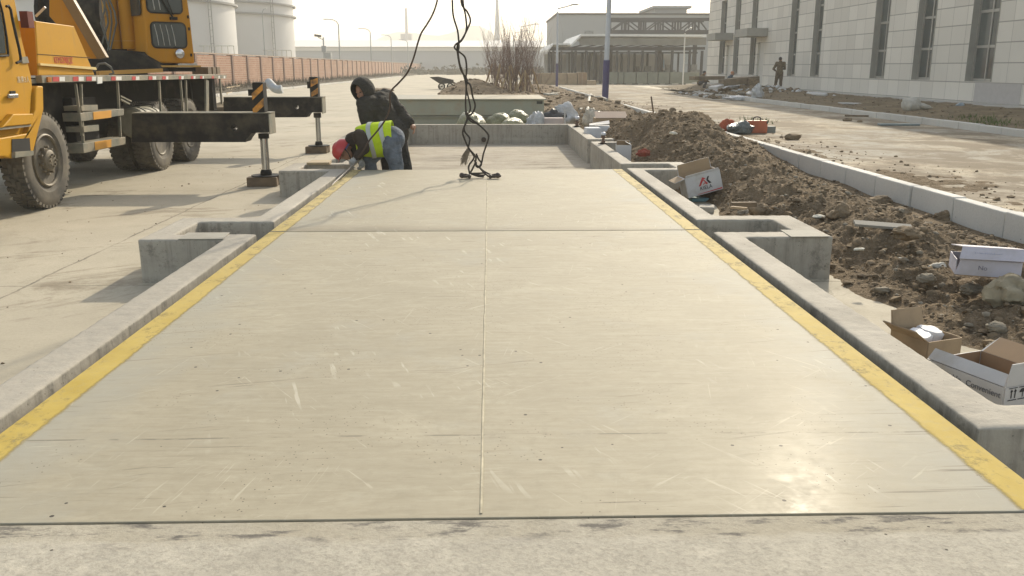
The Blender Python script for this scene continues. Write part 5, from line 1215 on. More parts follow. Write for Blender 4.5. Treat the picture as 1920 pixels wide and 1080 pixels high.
mb = MB(); mb.tube([hpt((-0.125, 0.03, 0.0)), hpt((-0.105, 0.045, -0.06)), hpt((-0.05, 0.07, -0.118)), hpt((0.05, 0.07, -0.118)), hpt((0.105, 0.045, -0.06)), hpt((0.125, 0.03, 0.0))], 0.007, 6); mb.build('chin_strap', Mblk, HM)
mb = MB(); mb.tube([hpt((0.118*math.cos(t), 0.135*math.sin(t)-0.01, -0.012)) for t in [math.pi*(0.9+1.2*x/12) for x in range(13)]], 0.012, 6); mb.build('head_band', simple('blue_violet_band', (0.10, 0.10, 0.22), 0.6), HM)
mb = MB(); a = hnN+Vector((0.04, 0.0, -0.02)); tip = at(622, 348, DECK_Z-0.02)
mb.tube([a+(a-tip).normalized()*0.16, a, a.lerp(tip, 0.9), tip], [0.013, 0.013, 0.013, 0.006], 8)
mb.build('pry_bar', simple('worn_steel_bar', (0.20, 0.18, 0.15), 0.45, 0.3, 12, metal=0.5), label='steel pry bar gripped by the bending worker and wedged beside the deck', cat='pry bar')

# --- hooded worker in a long dark coat standing behind him
YH = 12.1
def PH(u, v, y=YH): return atY(u, v, y)
W2 = empty('person', (PH(740, 300).x, YH, -0.10), 'person in a dark hooded coat leaning forward behind the bending worker', 'person')
hd = PH(680, 172, YH-0.08); upd = PH(671, 146)-PH(687, 184); fcd = Vector((-0.35, -0.75, -0.55))
neck = PH(693, 186); shL, shR = PH(684, 196, YH-0.20), PH(724, 184, YH+0.16); chest = PH(708, 200); pel = PH(731, 246)
elR, hnR = PH(752, 216, YH+0.12), PH(771, 233, YH+0.02); elL, hnL = PH(686, 224, YH-0.26), PH(697, 252, YH-0.22)
hN, hF = pel+Vector((-0.06, -0.10, -0.03)), pel+Vector((0.06, 0.10, -0.03))
kN = Vector((PH(728, 300).x, YH-0.08, 0.40)); fN = Vector((PH(734, 320).x, YH-0.02, FZ+0.08)); kF = Vector((PH(752, 300).x, YH+0.1, 0.40)); fF = Vector((PH(762, 320).x, YH+0.12, FZ+0.08))
mb = MB(); mb.limb([neck, hd+(neck-hd)*0.3], [0.062, 0.058]); mb.limb([neck, chest, pel], [0.10, 0.15, 0.14])
mb.limb([shR, elR, hnR], [0.056, 0.044, 0.032]); mb.limb([shL, elL, hnL], [0.056, 0.044, 0.032])
mb.limb([hN, kN, fN], [0.09, 0.06, 0.042]); mb.limb([hF, kF, fF], [0.09, 0.06, 0.042])
M3 = headshape(mb, hd, upd, fcd)
hand(mb, hnR, (hnR-elR)+Vector((0, 0, -0.1)), (-0.5, -0.3, -0.6), 0.18, 0.4); hand(mb, hnL, (hnL-elL), (0.2, 0.6, 0), 0.18, 0.4)
remesh(mb.build('body', Mskin, W2), 0.010, 1); facebits(W2, hd, M3)
mb = MB()
mb.limb([neck, chest, pel+Vector((0, 0, -0.04))], [0.125, 0.205, 0.20]); mb.limb([shL, chest, shR], [0.115, 0.19, 0.125])
mb.limb([chest+Vector((-0.03, -0.05, -0.05)), pel+Vector((-0.05, -0.03, -0.10))], [0.20, 0.205]); mb.ball(pel+Vector((0.03, 0, -0.02)), (0.235, 0.22, 0.21), 14, 10)
mb.limb([shR, elR, hnR+(elR-hnR)*0.15], [0.13, 0.098, 0.070]); mb.limb([shL, elL, hnL+(elL-hnL)*0.15], [0.12, 0.092, 0.066])
COAT = remesh(mb.build('coat', Mdarkc, W2), 0.015, 4, 0.045)
Mh = Matrix((Vector(M3.col[0]), Vector(M3.col[1]), Vector(M3.col[2]))).transposed()
mb = MB(); n = 30; vs = []; fs = []                              # hood: a shell open towards the face
rows = [(-0.16, 0.055), (-0.10, 0.112), (-0.04, 0.137), (0.03, 0.140), (0.075, 0.124), (0.105, 0.098), (0.118, 0.088)]
def hp2(p): return Vector(hd) + Mh @ Vector(p)
for i, (yy, rr) in enumerate(rows):
    for j in range(n):
        an = 2*math.pi*j/n; wv = 1+0.05*noise.noise((yy*14, math.cos(an)*2, math.sin(an)*2))
        vs.append(hp2((rr*0.92*math.cos(an)*wv, yy-0.02+(0.02*math.sin(an) if i > 4 else 0), rr*1.22*math.sin(an)*wv+0.012)))
    if i: fs += [((i-1)*n+j, (i-1)*n+(j+1) % n, i*n+(j+1) % n, i*n+j) for j in range(n)]
fs.append(tuple(range(n)))
mb.add(vs, fs); ho_ = mb.build('hood', Mdarkc, W2, smooth=3); so = ho_.modifiers.new('thick', 'SOLIDIFY'); so.thickness = 0.018; so.offset = 1
ss2 = ho_.modifiers.new('round', 'SUBSURF'); ss2.levels = 1; ss2.render_levels = 2
mb = MB(); mb.limb([hp2((0, -0.05, -0.10)), neck+Vector((0.01, 0, -0.02))], [0.108, 0.12]); mb.build('hood_collar', Mdarkc, COAT)
mb = MB(); mb.limb([pel, hN, kN, fN], [0.15, 0.135, 0.105, 0.088]); mb.limb([pel, hF, kF, fF], [0.15, 0.14, 0.115, 0.10]); remesh(mb.build('trousers', cloth('black_work_trousers', (0.022, 0.022, 0.022)), W2), 0.015, 3, 0.02)
mb = MB()
for f in (fN, fF): mb.limb([f+Vector((0.02, 0.03, -0.03)), f+Vector((-0.05, -0.13, -0.04))], [0.055, 0.044]); mb.ball(f, 0.06)
mb.build('boot', Mboot, W2)

# --- far workers by the clad building
def far_person(u, vb, vt, Y, z0, label, jacket, trousers, hairm, pose, hat=None):
    b = atY(u, vb, Y); H = 1.70; r0 = empty('person', (b.x, Y, z0), label, 'person'); x = b.x
    P = lambda dx, dy, z: Vector((x+dx, Y+dy, z0+z))
    mb = MB(); mj = MB(); mt = MB(); mbt = MB()
    if pose == 'stand':
        hips = P(0.02, 0, 0.90); ch = P(0.03, -0.02, 1.28); nk = P(0.02, -0.03, 1.45); hd_ = P(0.01, 0.0, 1.57); face = (0.2, 1, -0.25)
        legs = [[hips+Vector((-0.09, 0, 0)), P(-0.12, 0.03, 0.48), P(-0.17, 0.0, 0.08)], [hips+Vector((0.09, 0, 0)), P(0.13, 0.02, 0.48), P(0.13, 0.02, 0.08)]]
        arms = [[ch+Vector((-0.19, 0, 0.10)), P(-0.30, 0.04, 1.08), P(-0.16, 0.24, 1.02)], [ch+Vector((0.19, 0, 0.10)), P(0.31, 0.05, 1.10), P(0.14, 0.25, 1.05)]]
    else:
        hips = P(-0.08, 0, 0.30); ch = P(0.05, -0.02, 0.62); nk = P(0.12, -0.03, 0.78); hd_ = P(0.18, -0.03, 0.90); face = (0.7, -0.3, -0.6)
        legs = [[hips+Vector((0, -0.1, 0)), P(0.32, -0.14, 0.44), P(0.22, -0.12, 0.07)], [hips+Vector((0, 0.1, 0)), P(0.33, 0.12, 0.42), P(0.20, 0.12, 0.07)]]
        arms = [[ch+Vector((0.02, -0.18, 0.08)), P(0.18, -0.24, 0.45), P(0.42, -0.12, 0.40)], [ch+Vector((0.02, 0.18, 0.08)), P(0.2, 0.22, 0.45), P(0.42, 0.1, 0.40)]]
    mb.limb([nk, hd_], [0.06, 0.055]); mb.limb([nk, ch, hips], [0.09, 0.13, 0.12])
    for l in legs: mb.limb(l, [0.08, 0.055, 0.04]); mt.limb([hips]+l, [0.13, 0.125, 0.088, 0.075]); mbt.limb([l[2]+Vector((0, -0.02, -0.03)), l[2]+Vector((0.02, 0.12, -0.04))], [0.05, 0.04])
    for a in arms: mb.limb(a, [0.055, 0.042, 0.032]); mj.limb(a, [0.085, 0.068, 0.055]); hand(mb, a[2], a[2]-a[1], (0, 0, -1), 0.17, 0.5)
    mj.limb([nk, ch, hips], [0.095, 0.165, 0.165]); mj.limb([arms[0][0], ch, arms[1][0]], [0.09, 0.16, 0.09]); mj.ball(hips+Vector((0, 0, 0.02)), (0.18, 0.16, 0.15))
    M3 = headshape(mb, hd_, (0.02, 0, 1) if pose == 'stand' else (0.25, 0, 1), face)
    remesh(mb.build('body', Mskin, r0), 0.016, 1); remesh(mj.build('jacket', jacket, r0), 0.018, 3, 0.03); remesh(mt.build('trousers', trousers, r0), 0.018, 3, 0.02); mbt.build('boot', Mboot, r0)
    mb = MB(); k = 1.0
    n0 = len(mb.v); mb.ball((0, 0, 0), (0.088, 0.10, 0.092), 14, 10); mb.v[n0:] = [tuple(Vector(hd_) + M3 @ (Vector(p)+Vector((0, -0.025, 0.038)))) for p in mb.v[n0:]]
    mb.build('hard_hat' if hat else 'hair', hat or hairm, r0)
    return r0
Mcamo = simple('mottled_brown_camouflage', (0.14, 0.105, 0.055), 0.85, 0.7, 14)
Mcamo2 = simple('mottled_brown_camouflage_trousers', (0.105, 0.075, 0.042), 0.85, 0.7, 14)
far_person(1459, 163, 103, 47.6, SZ, 'person in brown camouflage work clothes standing with back turned at the clad wall', Mcamo, Mcamo2, Mhair, 'stand')
far_person(1366, 163, 131, 51.0, 0.33, 'person in blue jacket and orange hard hat crouching behind the long planks', cloth('dull_blue_jacket', (0.06, 0.085, 0.105)), Mjean2, Mhair, 'crouch', simple('orange_helmet', (0.42, 0.16, 0.06), 0.4))
far_person(1314, 163, 133, 55.0, 0.33, 'person in tan jacket with dark hair crouching at the far corner of the building', cloth('tan_jacket', (0.16, 0.11, 0.055)), Mjean2, Mhair, 'crouch')
# ------------------------------------------------------------------ rope slings and tag line
Mrope = simple('greasy_wire_rope', (0.035, 0.026, 0.017), 0.7, 0.4, 40)
Mhook = simple('rusty_forged_hook', (0.045, 0.030, 0.020), 0.6, 0.4, 30)
def smooth_path(P, k=5):
    P = [Vector(p) for p in P]; out = []
    for i in range(len(P)-1):
        a = P[max(i-1, 0)]; b = P[i]; c = P[i+1]; d = P[min(i+2, len(P)-1)]
        for j in range(k):
            t = j/k; out.append(0.5*((2*b)+(c-a)*t+(2*a-5*b+4*c-d)*t*t+(3*b-a-3*c+d)*t**3))
    return out+[P[-1]]
HOOK = Vector((-0.30, 10.37, 6.76))
def RP(u, v, dy=0.0, base=10.33):
    p = atY(u, v, base+dy); p.z = max(p.z, DECK_Z+0.016); return p
def rope(mb, pts, r=0.0105): mb.tube(smooth_path(pts), r, 6)
S1 = empty('rope_sling', (-0.30, 10.33, DECK_Z), 'dark twisted wire rope sling hanging to the deck with hooks, left of the looser one', 'rope sling', 'rope slings hanging over the deck')
mb = MB(); rope(mb, [HOOK+Vector((-0.03, 0, 0)), RP(846, -400), RP(845, -160), RP(846, -60), RP(848, 0), RP(850, 30), RP(858, 58), RP(860.5, 85), RP(859, 98), RP(862, 120), RP(869, 140, 0.03), RP(874, 160), RP(873, 190), RP(874, 210), RP(878, 219), RP(868, 245), RP(870, 258), RP(878.5, 277), RP(890, 291), RP(892.5, 297), RP(890, 308), RP(884, 320), RP(879, 329, -.05)])
rope(mb, [RP(873, 212, .01), RP(876, 222, .01), RP(870, 243, .01), RP(880, 258, .01), RP(880, 268), RP(878.5, 277), RP(885, 287), RP(888.7, 296), RP(879.4, 310), RP(879.5, 320.7, -.03), RP(883, 325.5, -.03), RP(895, 330, -.06), RP(907, 333, -.09)])
mb.build('rope', Mrope, S1, smooth=1)
mb = MB(); rope(mb, [RP(884, 325, -.04), RP(895, 325, -.04), RP(907, 324.5, -.03), RP(909, 327, -.04), RP(905, 328.5, -.05), RP(884, 326, -.05)], 0.010); mb.build('eye_loop', Mrope, S1, smooth=1)
def shackle(u, v, par, s=1.0, flip=1):
    c = at(u, v+2, DECK_Z); c.z = DECK_Z+0.028; mb = MB()
    pts = [c+Vector((0.05*s*flip, 0, 0.0)), c+Vector((0.0, 0.035, 0.012)), c+Vector((-0.05*s*flip, 0.02, 0.008)), c+Vector((-0.055*s*flip, -0.02, 0.004)), c+Vector((-0.0, -0.035, 0.0)), c+Vector((0.05*s*flip, 0, 0.0))]
    mb.tube(smooth_path(pts), 0.016, 8); mb.tube([c+Vector((0.045*flip, -0.05, 0)), c+Vector((0.045*flip, 0.05, 0))], 0.022, 8); mb.ball(c+Vector((-0.04*flip, 0, 0.01)), 0.033, 10, 8)
    mb.build('hook', Mhook, par, smooth=0.8)
shackle(873, 333, S1, 0.9, 1)
mb = MB(); rnd = random.Random(3)
for k in range(90):
    a = RP(878+rnd.uniform(-2, 3), 279+rnd.uniform(-2, 6)); b = RP(863+rnd.uniform(0, 13), rnd.uniform(292, 311), -.03); m_ = a.lerp(b, .5)+Vector((rnd.uniform(-.02, .02), rnd.uniform(-.02, .02), rnd.uniform(-.01, .02)))
    mb.tube([a, m_, b], 0.0022, 3)
mb.build('frayed_tassel', simple('frayed_fibre', (0.20, 0.16, 0.11), 0.9, 0.4, 30), S1, smooth=0)
S2 = empty('rope_sling', (-0.20, 10.33, DECK_Z), 'dark wire rope sling with a wide loop towards the right hook on the deck', 'rope sling', 'rope slings hanging over the deck')
mb = MB(); rope(mb, [HOOK+Vector((0.03, 0, 0)), RP(862, -400), RP(864, -160), RP(862, -60), RP(864.5, 0), RP(869, 14), RP(876, 22), RP(882, 38, -.02), RP(877, 53), RP(866, 74, .03), RP(854, 84, .02), RP(853, 91), RP(862, 98, -.03), RP(872, 108), RP(875, 128), RP(874, 150), RP(882, 160, -.02), RP(886, 180), RP(891, 198), RP(886, 212), RP(879, 219), RP(898, 234), RP(913, 249), RP(916, 258), RP(912, 272), RP(906.5, 288), RP(903, 305), RP(898, 313), RP(893, 311.5), RP(893, 304)])
rope(mb, [HOOK+Vector((0.03, .02, 0)), RP(864, -400), RP(867, -160, .02), RP(870, -60, .02), RP(868, 0, .02), RP(873, 30, .03), RP(874.5, 55), RP(867, 74, -.03), RP(858, 84), RP(858, 100, .03), RP(864, 130, .03), RP(876, 150, .03), RP(874, 165, .03), RP(880, 190, .02), RP(882, 205), RP(877, 213), RP(873, 208), RP(877, 220), RP(884, 228), RP(895, 232), RP(900, 236)])
rope(mb, [RP(893, 288, -.02), RP(897, 298, -.02), RP(902.8, 306, -.02), RP(900, 312, -.02), RP(898, 312, -.02), RP(905.7, 319.7, -.04), RP(918, 326.5, -.09), RP(928, 331, -.12)])
rope(mb, [RP(890, 300, -.03), RP(893, 309, -.03), RP(898, 313, -.03), RP(905, 321, -.06), RP(915, 330, -.12), RP(922, 334, -.14)])
mb.build('rope', Mrope, S2, smooth=1)
shackle(927, 333, S2, 1.1, -1)
mb = MB(); W = Vector
pts = [HOOK+Vector((0, 0.03, 0)), RP(852, -400), RP(836, -150), RP(826, -40), RP(820, 0), RP(812, 25), RP(801, 45), RP(790, 62), RP(783, 82), RP(775, 110, .15), RP(764, 136, .25), RP(748, 155, .35), RP(735, 168, .42), RP(731, 180, .45), RP(731, 203, .5), RP(722, 225, .55), RP(711, 241, .6), RP(702, 252, .65), RP(692, 264, .68), RP(680, 284, .70), RP(671, 296, .76)]
rope(mb, pts, 0.0105); mb.build('tag_line', simple('dark_brown_rope', (0.07, 0.045, 0.03), 0.8, 0.3, 30), smooth=1, label='single dark rope curving down from above to the bending worker', cat='rope')

# ------------------------------------------------------------------ cartons
Mkraft = simple('kraft_cardboard', (0.37, 0.27, 0.165), 0.85, 0.12, 5, dirt=(0.22, 0.16, 0.1), dirt_amt=0.2)
Mkin = simple('inner_cardboard', (0.30, 0.20, 0.115), 0.9, 0.15, 5)
Mwc = simple('white_printed_card', (0.50, 0.49, 0.475), 0.7, 0.08, 5, dirt=(0.35, 0.31, 0.25), dirt_amt=0.15)
Mlil = simple('pale_lilac_card', (0.47, 0.45, 0.50), 0.7, 0.08, 4, dirt=(0.36, 0.33, 0.32), dirt_amt=0.25)
Mink = simple('black_print', (0.03, 0.03, 0.035), 0.7)
Minkr = simple('red_print', (0.50, 0.05, 0.05), 0.7)
def ltag(root, rz=0.0, tilt=(0, 0)):
    Mx = Euler((tilt[0], tilt[1], rz)).to_matrix(); L = root.location.copy()
    return lambda p: L + Mx @ Vector(p), Mx
def sheet(mb, T, pts, th, nrm):
    n = Vector(nrm)*th; mb.prism3([T(p) for p in pts], [T(Vector(p)+n) for p in pts])
def carton(loc, W, D, H, rz, tilt, outer, inner, label, cat, flaps, name='carton'):
    """open-topped box centred on loc; flaps: dict side -> (length, angle from vertical outwards)"""
    r = empty(name, loc, label, cat); T, Mx = ltag(r, rz, tilt); t = 0.006
    def wall(side, a, b, n):
        mb = MB(); a = Vector(a); b = Vector(b); n = Vector(n); up = Vector((0, 0, H))
        sheet(mb, T, [a, b, b+up, a+up], t, n); w_ = mb.build('side_panel', outer, r, smooth=0)
        mb = MB(); e = (b-a).normalized()*0.004
        sheet(mb, T, [a+e-n*0.001, b-e-n*0.001, b-e-n*0.001+up, a+e-n*0.001+up], 0.0008, -n); mb.build('inner_face', inner, w_, smooth=0)
        if side in flaps:
            ln, an = flaps[side]; d = Vector((0, 0, math.cos(an)))+n*math.sin(an); d = d*ln; fn = n*math.cos(an)-Vector((0, 0, math.sin(an)))
            e2 = (b-a).normalized()*0.01
            mb = MB(); sheet(mb, T, [a+up+Vector((0, 0, .002)), b+up+Vector((0, 0, .002)), b+up+d-e2, a+up+d+e2], t*0.8, fn); f_ = mb.build('flap', outer, r, smooth=0)
            mb = MB(); sheet(mb, T, [a+up+e2-fn*0.001, b+up-e2-fn*0.001, b+up+d-e2*1.3-fn*0.001, a+up+d+e2*1.3-fn*0.001], 0.0008, -fn); mb.build('inner_face', inner, f_, smooth=0)
        return w_
    w2, d2 = W/2, D/2; S = {}
    S['front'] = wall('front', (-w2, -d2, 0), (w2, -d2, 0), (0, -1, 0)); S['right'] = wall('right', (w2, -d2, 0), (w2, d2, 0), (1, 0, 0))
    S['back'] = wall('back', (w2, d2, 0), (-w2, d2, 0), (0, 1, 0)); S['left'] = wall('left', (-w2, d2, 0), (-w2, -d2, 0), (-1, 0, 0))
    mb = MB(); sheet(mb, T, [(-w2, -d2, 0), (w2, -d2, 0), (w2, d2, 0), (-w2, d2, 0)], 0.005, (0, 0, 1)); mb.build('bottom_panel', inner, r, smooth=0)
    return r, T, Mx, S
# tilted white carton with red and black emblem
c0 = atY(1318, 366, 10.45)
r, T, Mx, S = carton((c0.x, 10.5, c0.z+0.035), 0.42, 0.30, 0.235, R(4), (0, R(-14.5)), Mwc, Mkraft, 'white carton with red and black emblem tilted open beside the concrete box', 'carton', {'left': (0.13, R(100)), 'back': (0.13, R(-6)), 'front': (0.035, R(20))})
FT = Matrix(((1, 0, 0), (0, 0, -1), (0, 1, 0)))
lettering('KIELA', 0.062, Mink, S['front'], T((0.015, -0.158, 0.072)), Mx @ FT, sx=0.95)
mb = MB(); y_ = -0.1585
for poly in ([(-0.07, 0.105), (-0.045, 0.105), (0.005, 0.175), (0.03, 0.175), (0.0, 0.20), (-0.012, 0.20)], [(-0.02, 0.105), (0.0, 0.135), (0.03, 0.105), (0.045, 0.118), (0.005, 0.170), (-0.004, 0.160), (0.018, 0.13)]):
    mb.prism3([T((a, y_, b)) for a, b in poly], [T((a, y_-0.001, b)) for a, b in poly])
mb.build('emblem_red', Minkr, S['front'], smooth=0)
mb = MB()
for poly in ([(0.035, 0.165), (0.055, 0.198), (0.075, 0.198), (0.055, 0.160), (0.09, 0.112), (0.06, 0.112), (0.036, 0.148)],):
    mb.prism3([T((a, y_, b)) for a, b in poly], [T((a, y_-0.001, b)) for a, b in poly])
mb.build('emblem_black', Mink, S['front'], smooth=0)
mb = MB(); mb.prism3([T((a, y_, b)) for a, b in ((-0.10, 0.012), (0.205, 0.012), (0.205, 0.026), (-0.10, 0.016))], [T((a, y_-0.001, b)) for a, b in ((-0.10, 0.012), (0.205, 0.012), (0.205, 0.026), (-0.10, 0.016))]); mb.build('red_line', Minkr, S['front'], smooth=0)
# lilac carton on the boulder
p = atY(1792, 515, 5.55); q = atY(1914, 524, 5.42); cx = (p.x+q.x)/2; W_ = (q-p).length
r = empty('carton', (cx, 5.5, (p.z+q.z)/2), 'pale lilac lidded carton with faint blue print resting on the boulder', 'carton')
T, Mx = ltag(r, math.atan2(q.y-p.y, q.x-p.x), (0, -math.asin((q.z-p.z)/W_)))
mb = MB(); hw = W_/2
sheet(mb, T, [(-hw, 0, 0), (hw, 0, 0), (hw+0.0, 0.0, 0.105), (-hw+0.025, 0, 0.105)], 0.006, (0, 1, 0)); sheet(mb, T, [(-hw, 0.28, 0), (hw, 0.28, 0), (hw, 0.28, 0.10), (-hw, 0.28, 0.10)], 0.006, (0, 1, 0))
sheet(mb, T, [(hw, 0.0, 0), (hw, 0.286, 0), (hw, 0.286, 0.115), (hw, 0, 0.105)], 0.006, (1, 0, 0)); sheet(mb, T, [(-hw, 0.007, 0), (-hw, 0.279, 0), (-hw, 0.279, 0.10), (-hw, 0.007, 0.10)], 0.006, (1, 0, 0))
mb.build('box', Mlil, r, smooth=0)
mb = MB(); sheet(mb, T, [(-hw, 0.001, -0.006), (hw, 0.001, -0.006), (hw, 0.28, -0.006), (-hw, 0.28, -0.006)], 0.005, (0, 0, 1)); mb.build('bottom_panel', Mkin, r, smooth=0)
mb = MB(); lid = [(-hw+0.012, -0.028, 0.112), (hw+0.01, -0.028, 0.118), (hw+0.02, 0.022, 0.188), (-hw+0.03, 0.022, 0.186)]; sheet(mb, T, lid, 0.006, (0, 0.8, -0.6)); lid2 = [(-hw+0.03, 0.024, 0.1865), (hw+0.02, 0.024, 0.1885), (hw, 0.285, 0.15), (-hw, 0.285, 0.15)]; sheet(mb, T, lid2, 0.006, (0, 0.1, -1.0))
LD = mb.build('lid', Mlil, r, smooth=0)
mb = MB(); rnd = random.Random(8); LM = Mx @ Euler((R(56), 0, 0)).to_matrix()
for k in range(16):
    a = T((-0.085+0.010*k, -0.0035, 0.1515)); q = LM @ Vector((rnd.uniform(-.002, .006), rnd.uniform(-.006, .006), 0.0008)); mb.tube([a-q, a+q+LM @ Vector((0, 0, 0.0016))], 0.0013, 4)
mb.build('faint_blue_scribble', simple('faint_blue_print', (0.30, 0.34, 0.47), 0.7), LD, smooth=0)
lettering('No', 0.042, simple('biro_scrawl', (0.16, 0.15, 0.18), 0.7), r, T((-0.03, -0.0015, 0.052)), Mx @ FT)
# open brown carton with two packages
c0 = Vector((2.30, 4.56, bank(2.3, 4.56)+0.0))
r, T, Mx, S = carton((2.335, 4.47, 0.008), 0.23, 0.25, 0.18, R(20), (0, 0), Mkraft, Mkraft, 'brown carton with raised flaps holding white packages beside the curb', 'carton', {'left': (0.10, R(52)), 'back': (0.105, R(14))})
Mpk = simple('white_foam_package', (0.68, 0.68, 0.69), 0.5, 0.06, 8)
for k, (dx, dy, dz, sz, rz, lb) in enumerate(((-0.05, 0.0, 0.16, (0.11, 0.15, 0.05), 0.4, 'smooth white package in the brown carton, beside its raised side flap'), (0.045, 0.02, 0.165, (0.13, 0.13, 0.055), 0.1, 'crumpled clear wrapped package in the brown carton, by the back flap'))):
    mb = MB(); c = T((dx, dy, dz)); mb.ball(c, (sz[0]/2, sz[1]/2, sz[2]/2+0.008), 18, 12, (0.1, 0.15*(k*2-1), rz), fn=lambda q: (0.82/max(abs(q.x), abs(q.y), abs(q.z)*0.9))*(1+0.09*noise.noise(q*4)))
    mb.build('package', Mpk, smooth=0.7, label=lb, cat='package')
# white printed carton near the curb end
r, T, Mx, S = carton((2.323, 3.815, 0.045), 0.34, 0.42, 0.175, R(20), (0, 0), Mwc, Mkin, 'white printed carton with dark lettering lying open at the near end of the soil', 'carton', {'left': (0.06, R(-30)), 'right': (0.12, R(60)), 'front': (0.11, R(6))})
LT = Matrix(((0, 0, -1), (-1, 0, 0), (0, 1, 0)))                 # text on the left side, read along -Y
lettering('Reliable', 0.039, simple('dark_grey_print', (0.16, 0.16, 0.17), 0.7), S['left'], T((-0.178, 0.07, 0.135)), Mx @ LT)
lettering('Convenient', 0.039, simple('grey_print', (0.16, 0.16, 0.17), 0.7), S['left'], T((-0.178, -0.11, 0.135)), Mx @ LT)
mb = MB(); yy = -0.2175
def fbar(a0, a1, z0, z1): mb.prism3([T((a0, yy, z0)), T((a1, yy, z0)), T((a1, yy, z1)), T((a0, yy, z1))], [T((a0, yy-0.001, z0)), T((a1, yy-0.001, z0)), T((a1, yy-0.001, z1)), T((a0, yy-0.001, z1))])
for x0 in (-0.145, -0.085):
    fbar(x0-0.006, x0+0.046, 0.168, 0.171); fbar(x0-0.006, x0+0.046, 0.112, 0.116)
for x0 in (-0.135, -0.113):
    fbar(x0, x0+0.005, 0.122, 0.152); mb.prism3([T((x0-0.006, yy, 0.152)), T((x0+0.011, yy, 0.152)), T((x0+0.0025, yy, 0.165))], [T((x0-0.006, yy-0.001, 0.152)), T((x0+0.011, yy-0.001, 0.152)), T((x0+0.0025, yy-0.001, 0.165))])
fbar(-0.067, -0.063, 0.122, 0.15); dome = [(-0.065+0.020*math.cos(t), 0.145+0.018*math.sin(t)) for t in [math.pi*k/8 for k in range(9)]]
mb.prism3([T((a, yy, b)) for a, b in dome], [T((a, yy-0.001, b)) for a, b in dome]); mb.build('handling_symbols', Mink, S['front'], smooth=0)

# ------------------------------------------------------------------ things around the pit
def lump(name, u, v, Y, rx, ry, rz, mat, label, cat, seed=1, rough=0.25, flat=0.75, z=None, n=26, fr=1.6):
    c = atY(u, v, Y); off = Vector((seed*7.3, seed*3.1, seed))
    def fn(q): return 1+rough*noise.noise(q*fr+off)+rough*0.5*noise.noise(q*fr*2.6+off)+rough*0.25*noise.noise(q*fr*6+off)
    mb = MB(); mb.ball((c.x, Y, (c.z if z is None else z)+rz*flat), (rx, ry, rz), n, n//2+2, (0, 0, seed), fn)
    zl = (c.z if z is None else z)
    mb.v = [(a, b, max(h, zl)) for a, b, h in mb.v]
    return mb.build(name, mat, smooth=0.9, label=label, cat=cat)
def plastic(name, col, tr=0.0):
    g = G(name); n = g.noise(7, 5, 0.6); f = g.noise(16, 4, 0.65, g.scaled((1, 1, 1.8)), 2.0)
    c = g.mix(g.ramp(n, 0.4, 0.65), mul(col, 0.75), mul(col, 1.2)); c = g.mix(g.ramp(f, 0.55, 0.7, 0, 0.5), c, (0.55, 0.56, 0.50))
    g.bump(f, 0.8, 0.04); return g.out(c, 0.3, 0, 0.5)
Mgs = plastic('green_tinted_plastic', (0.22, 0.215, 0.10)); Mws = plastic('white_plastic_film', (0.55, 0.56, 0.56))
Mwsack = cloth('white_woven_sack', (0.56, 0.56, 0.55), 0.15, 0.8, 12)
for o_ in (lump('plastic_sack', 882, 236, 20.75, 0.46, 0.34, 0.235, Mgs, 'plump green tinted plastic sack behind the ropes against the end wall', 'plastic sack', 2, 0.13, 0.8, z=0.0),
           lump('plastic_sack', 938, 236, 20.95, 0.33, 0.3, 0.225, Mgs, 'yellowish plastic sack squeezed between two other sacks', 'plastic sack', 3, 0.15, 0.8, z=0.0),
           lump('plastic_sack', 961, 236, 20.62, 0.37, 0.24, 0.19, Mgs, 'flat topped green plastic sack close against the end wall', 'plastic sack', 4, 0.09, 0.8, z=0.0),
           lump('plastic_sack', 972, 236, 21.2, 0.30, 0.3, 0.25, Mgs, 'tallest green plastic sack, rear one of the group', 'plastic sack', 9, 0.13, 0.8, z=0.0)):
    o_['group'] = 'plastic sacks behind the pit'
    o_.location.z = 0.0; o_.scale.z = 1.3
lump('plastic_film', 1004, 236, 20.7, 0.24, 0.22, 0.27, Mws, 'crumpled white plastic film beside the pinkish box behind the end wall', 'plastic film', 5, 0.5, 0.8, z=0.0).scale.z = 1.15
lump('dark_bag', 1037, 222, 21.6, 0.30, 0.25, 0.2, simple('black_bag_plastic', (0.03, 0.03, 0.03), 0.4), 'dark slumped bag behind the pinkish box', 'bag', 6, 0.35, 0.8, z=0.22)
lump('white_sack', 1060, 225, 21.9, 0.33, 0.28, 0.28, Mwsack, 'bulging white sack behind the corner of the pit', 'sack', 7, 0.35, 0.8, z=0.20).rotation_euler[2] = 0.5
def pbox(name, u0, u1, v0, v1, Y, D, mat, label, cat, bev=0.006, z0=None, rz=0.0):
    a, b = atY(u0, v1, Y), atY(u1, v0, Y); zl = a.z if z0 is None else z0
    mb = MB(); mb.obox(((a.x+b.x)/2, Y+D/2, (zl+b.z)/2), (b.x-a.x, D, b.z-zl), (0, 0, rz)); return mb.build(name, mat, smooth=0, bevel=bev, label=label, cat=cat)
PX_ = pbox('pink_box', 1020.5, 1057, 221.5, 235, 20.55, 0.3, simple('pinkish_card', (0.47, 0.40, 0.37), 0.8, 0.08), 'pinkish card box on the ground behind the end wall', 'box', z0=0.0)
pbox('white_stake', 1057.6, 1060.6, 207, 235, 20.5, 0.035, Mwc, 'thin white stake standing beside the pinkish box', 'stake', z0=0.0, bev=0.002)
r = empty('long_carton', (atY(1147, 232, 20.3).x, 20.5, 0.15), 'long brown carton with pale lid lying across the soil behind the pit corner', 'carton')
a, b = atY(1116, 236, 20.3), atY(1176, 211, 20.3); mid = atY(1116, 221.5, 20.3).z
mb = MB(); mb.box(a.x, b.x, 20.3, 20.75, 0.06, mid); mb.build('box', Mkraft, r, smooth=0, bevel=0.005)
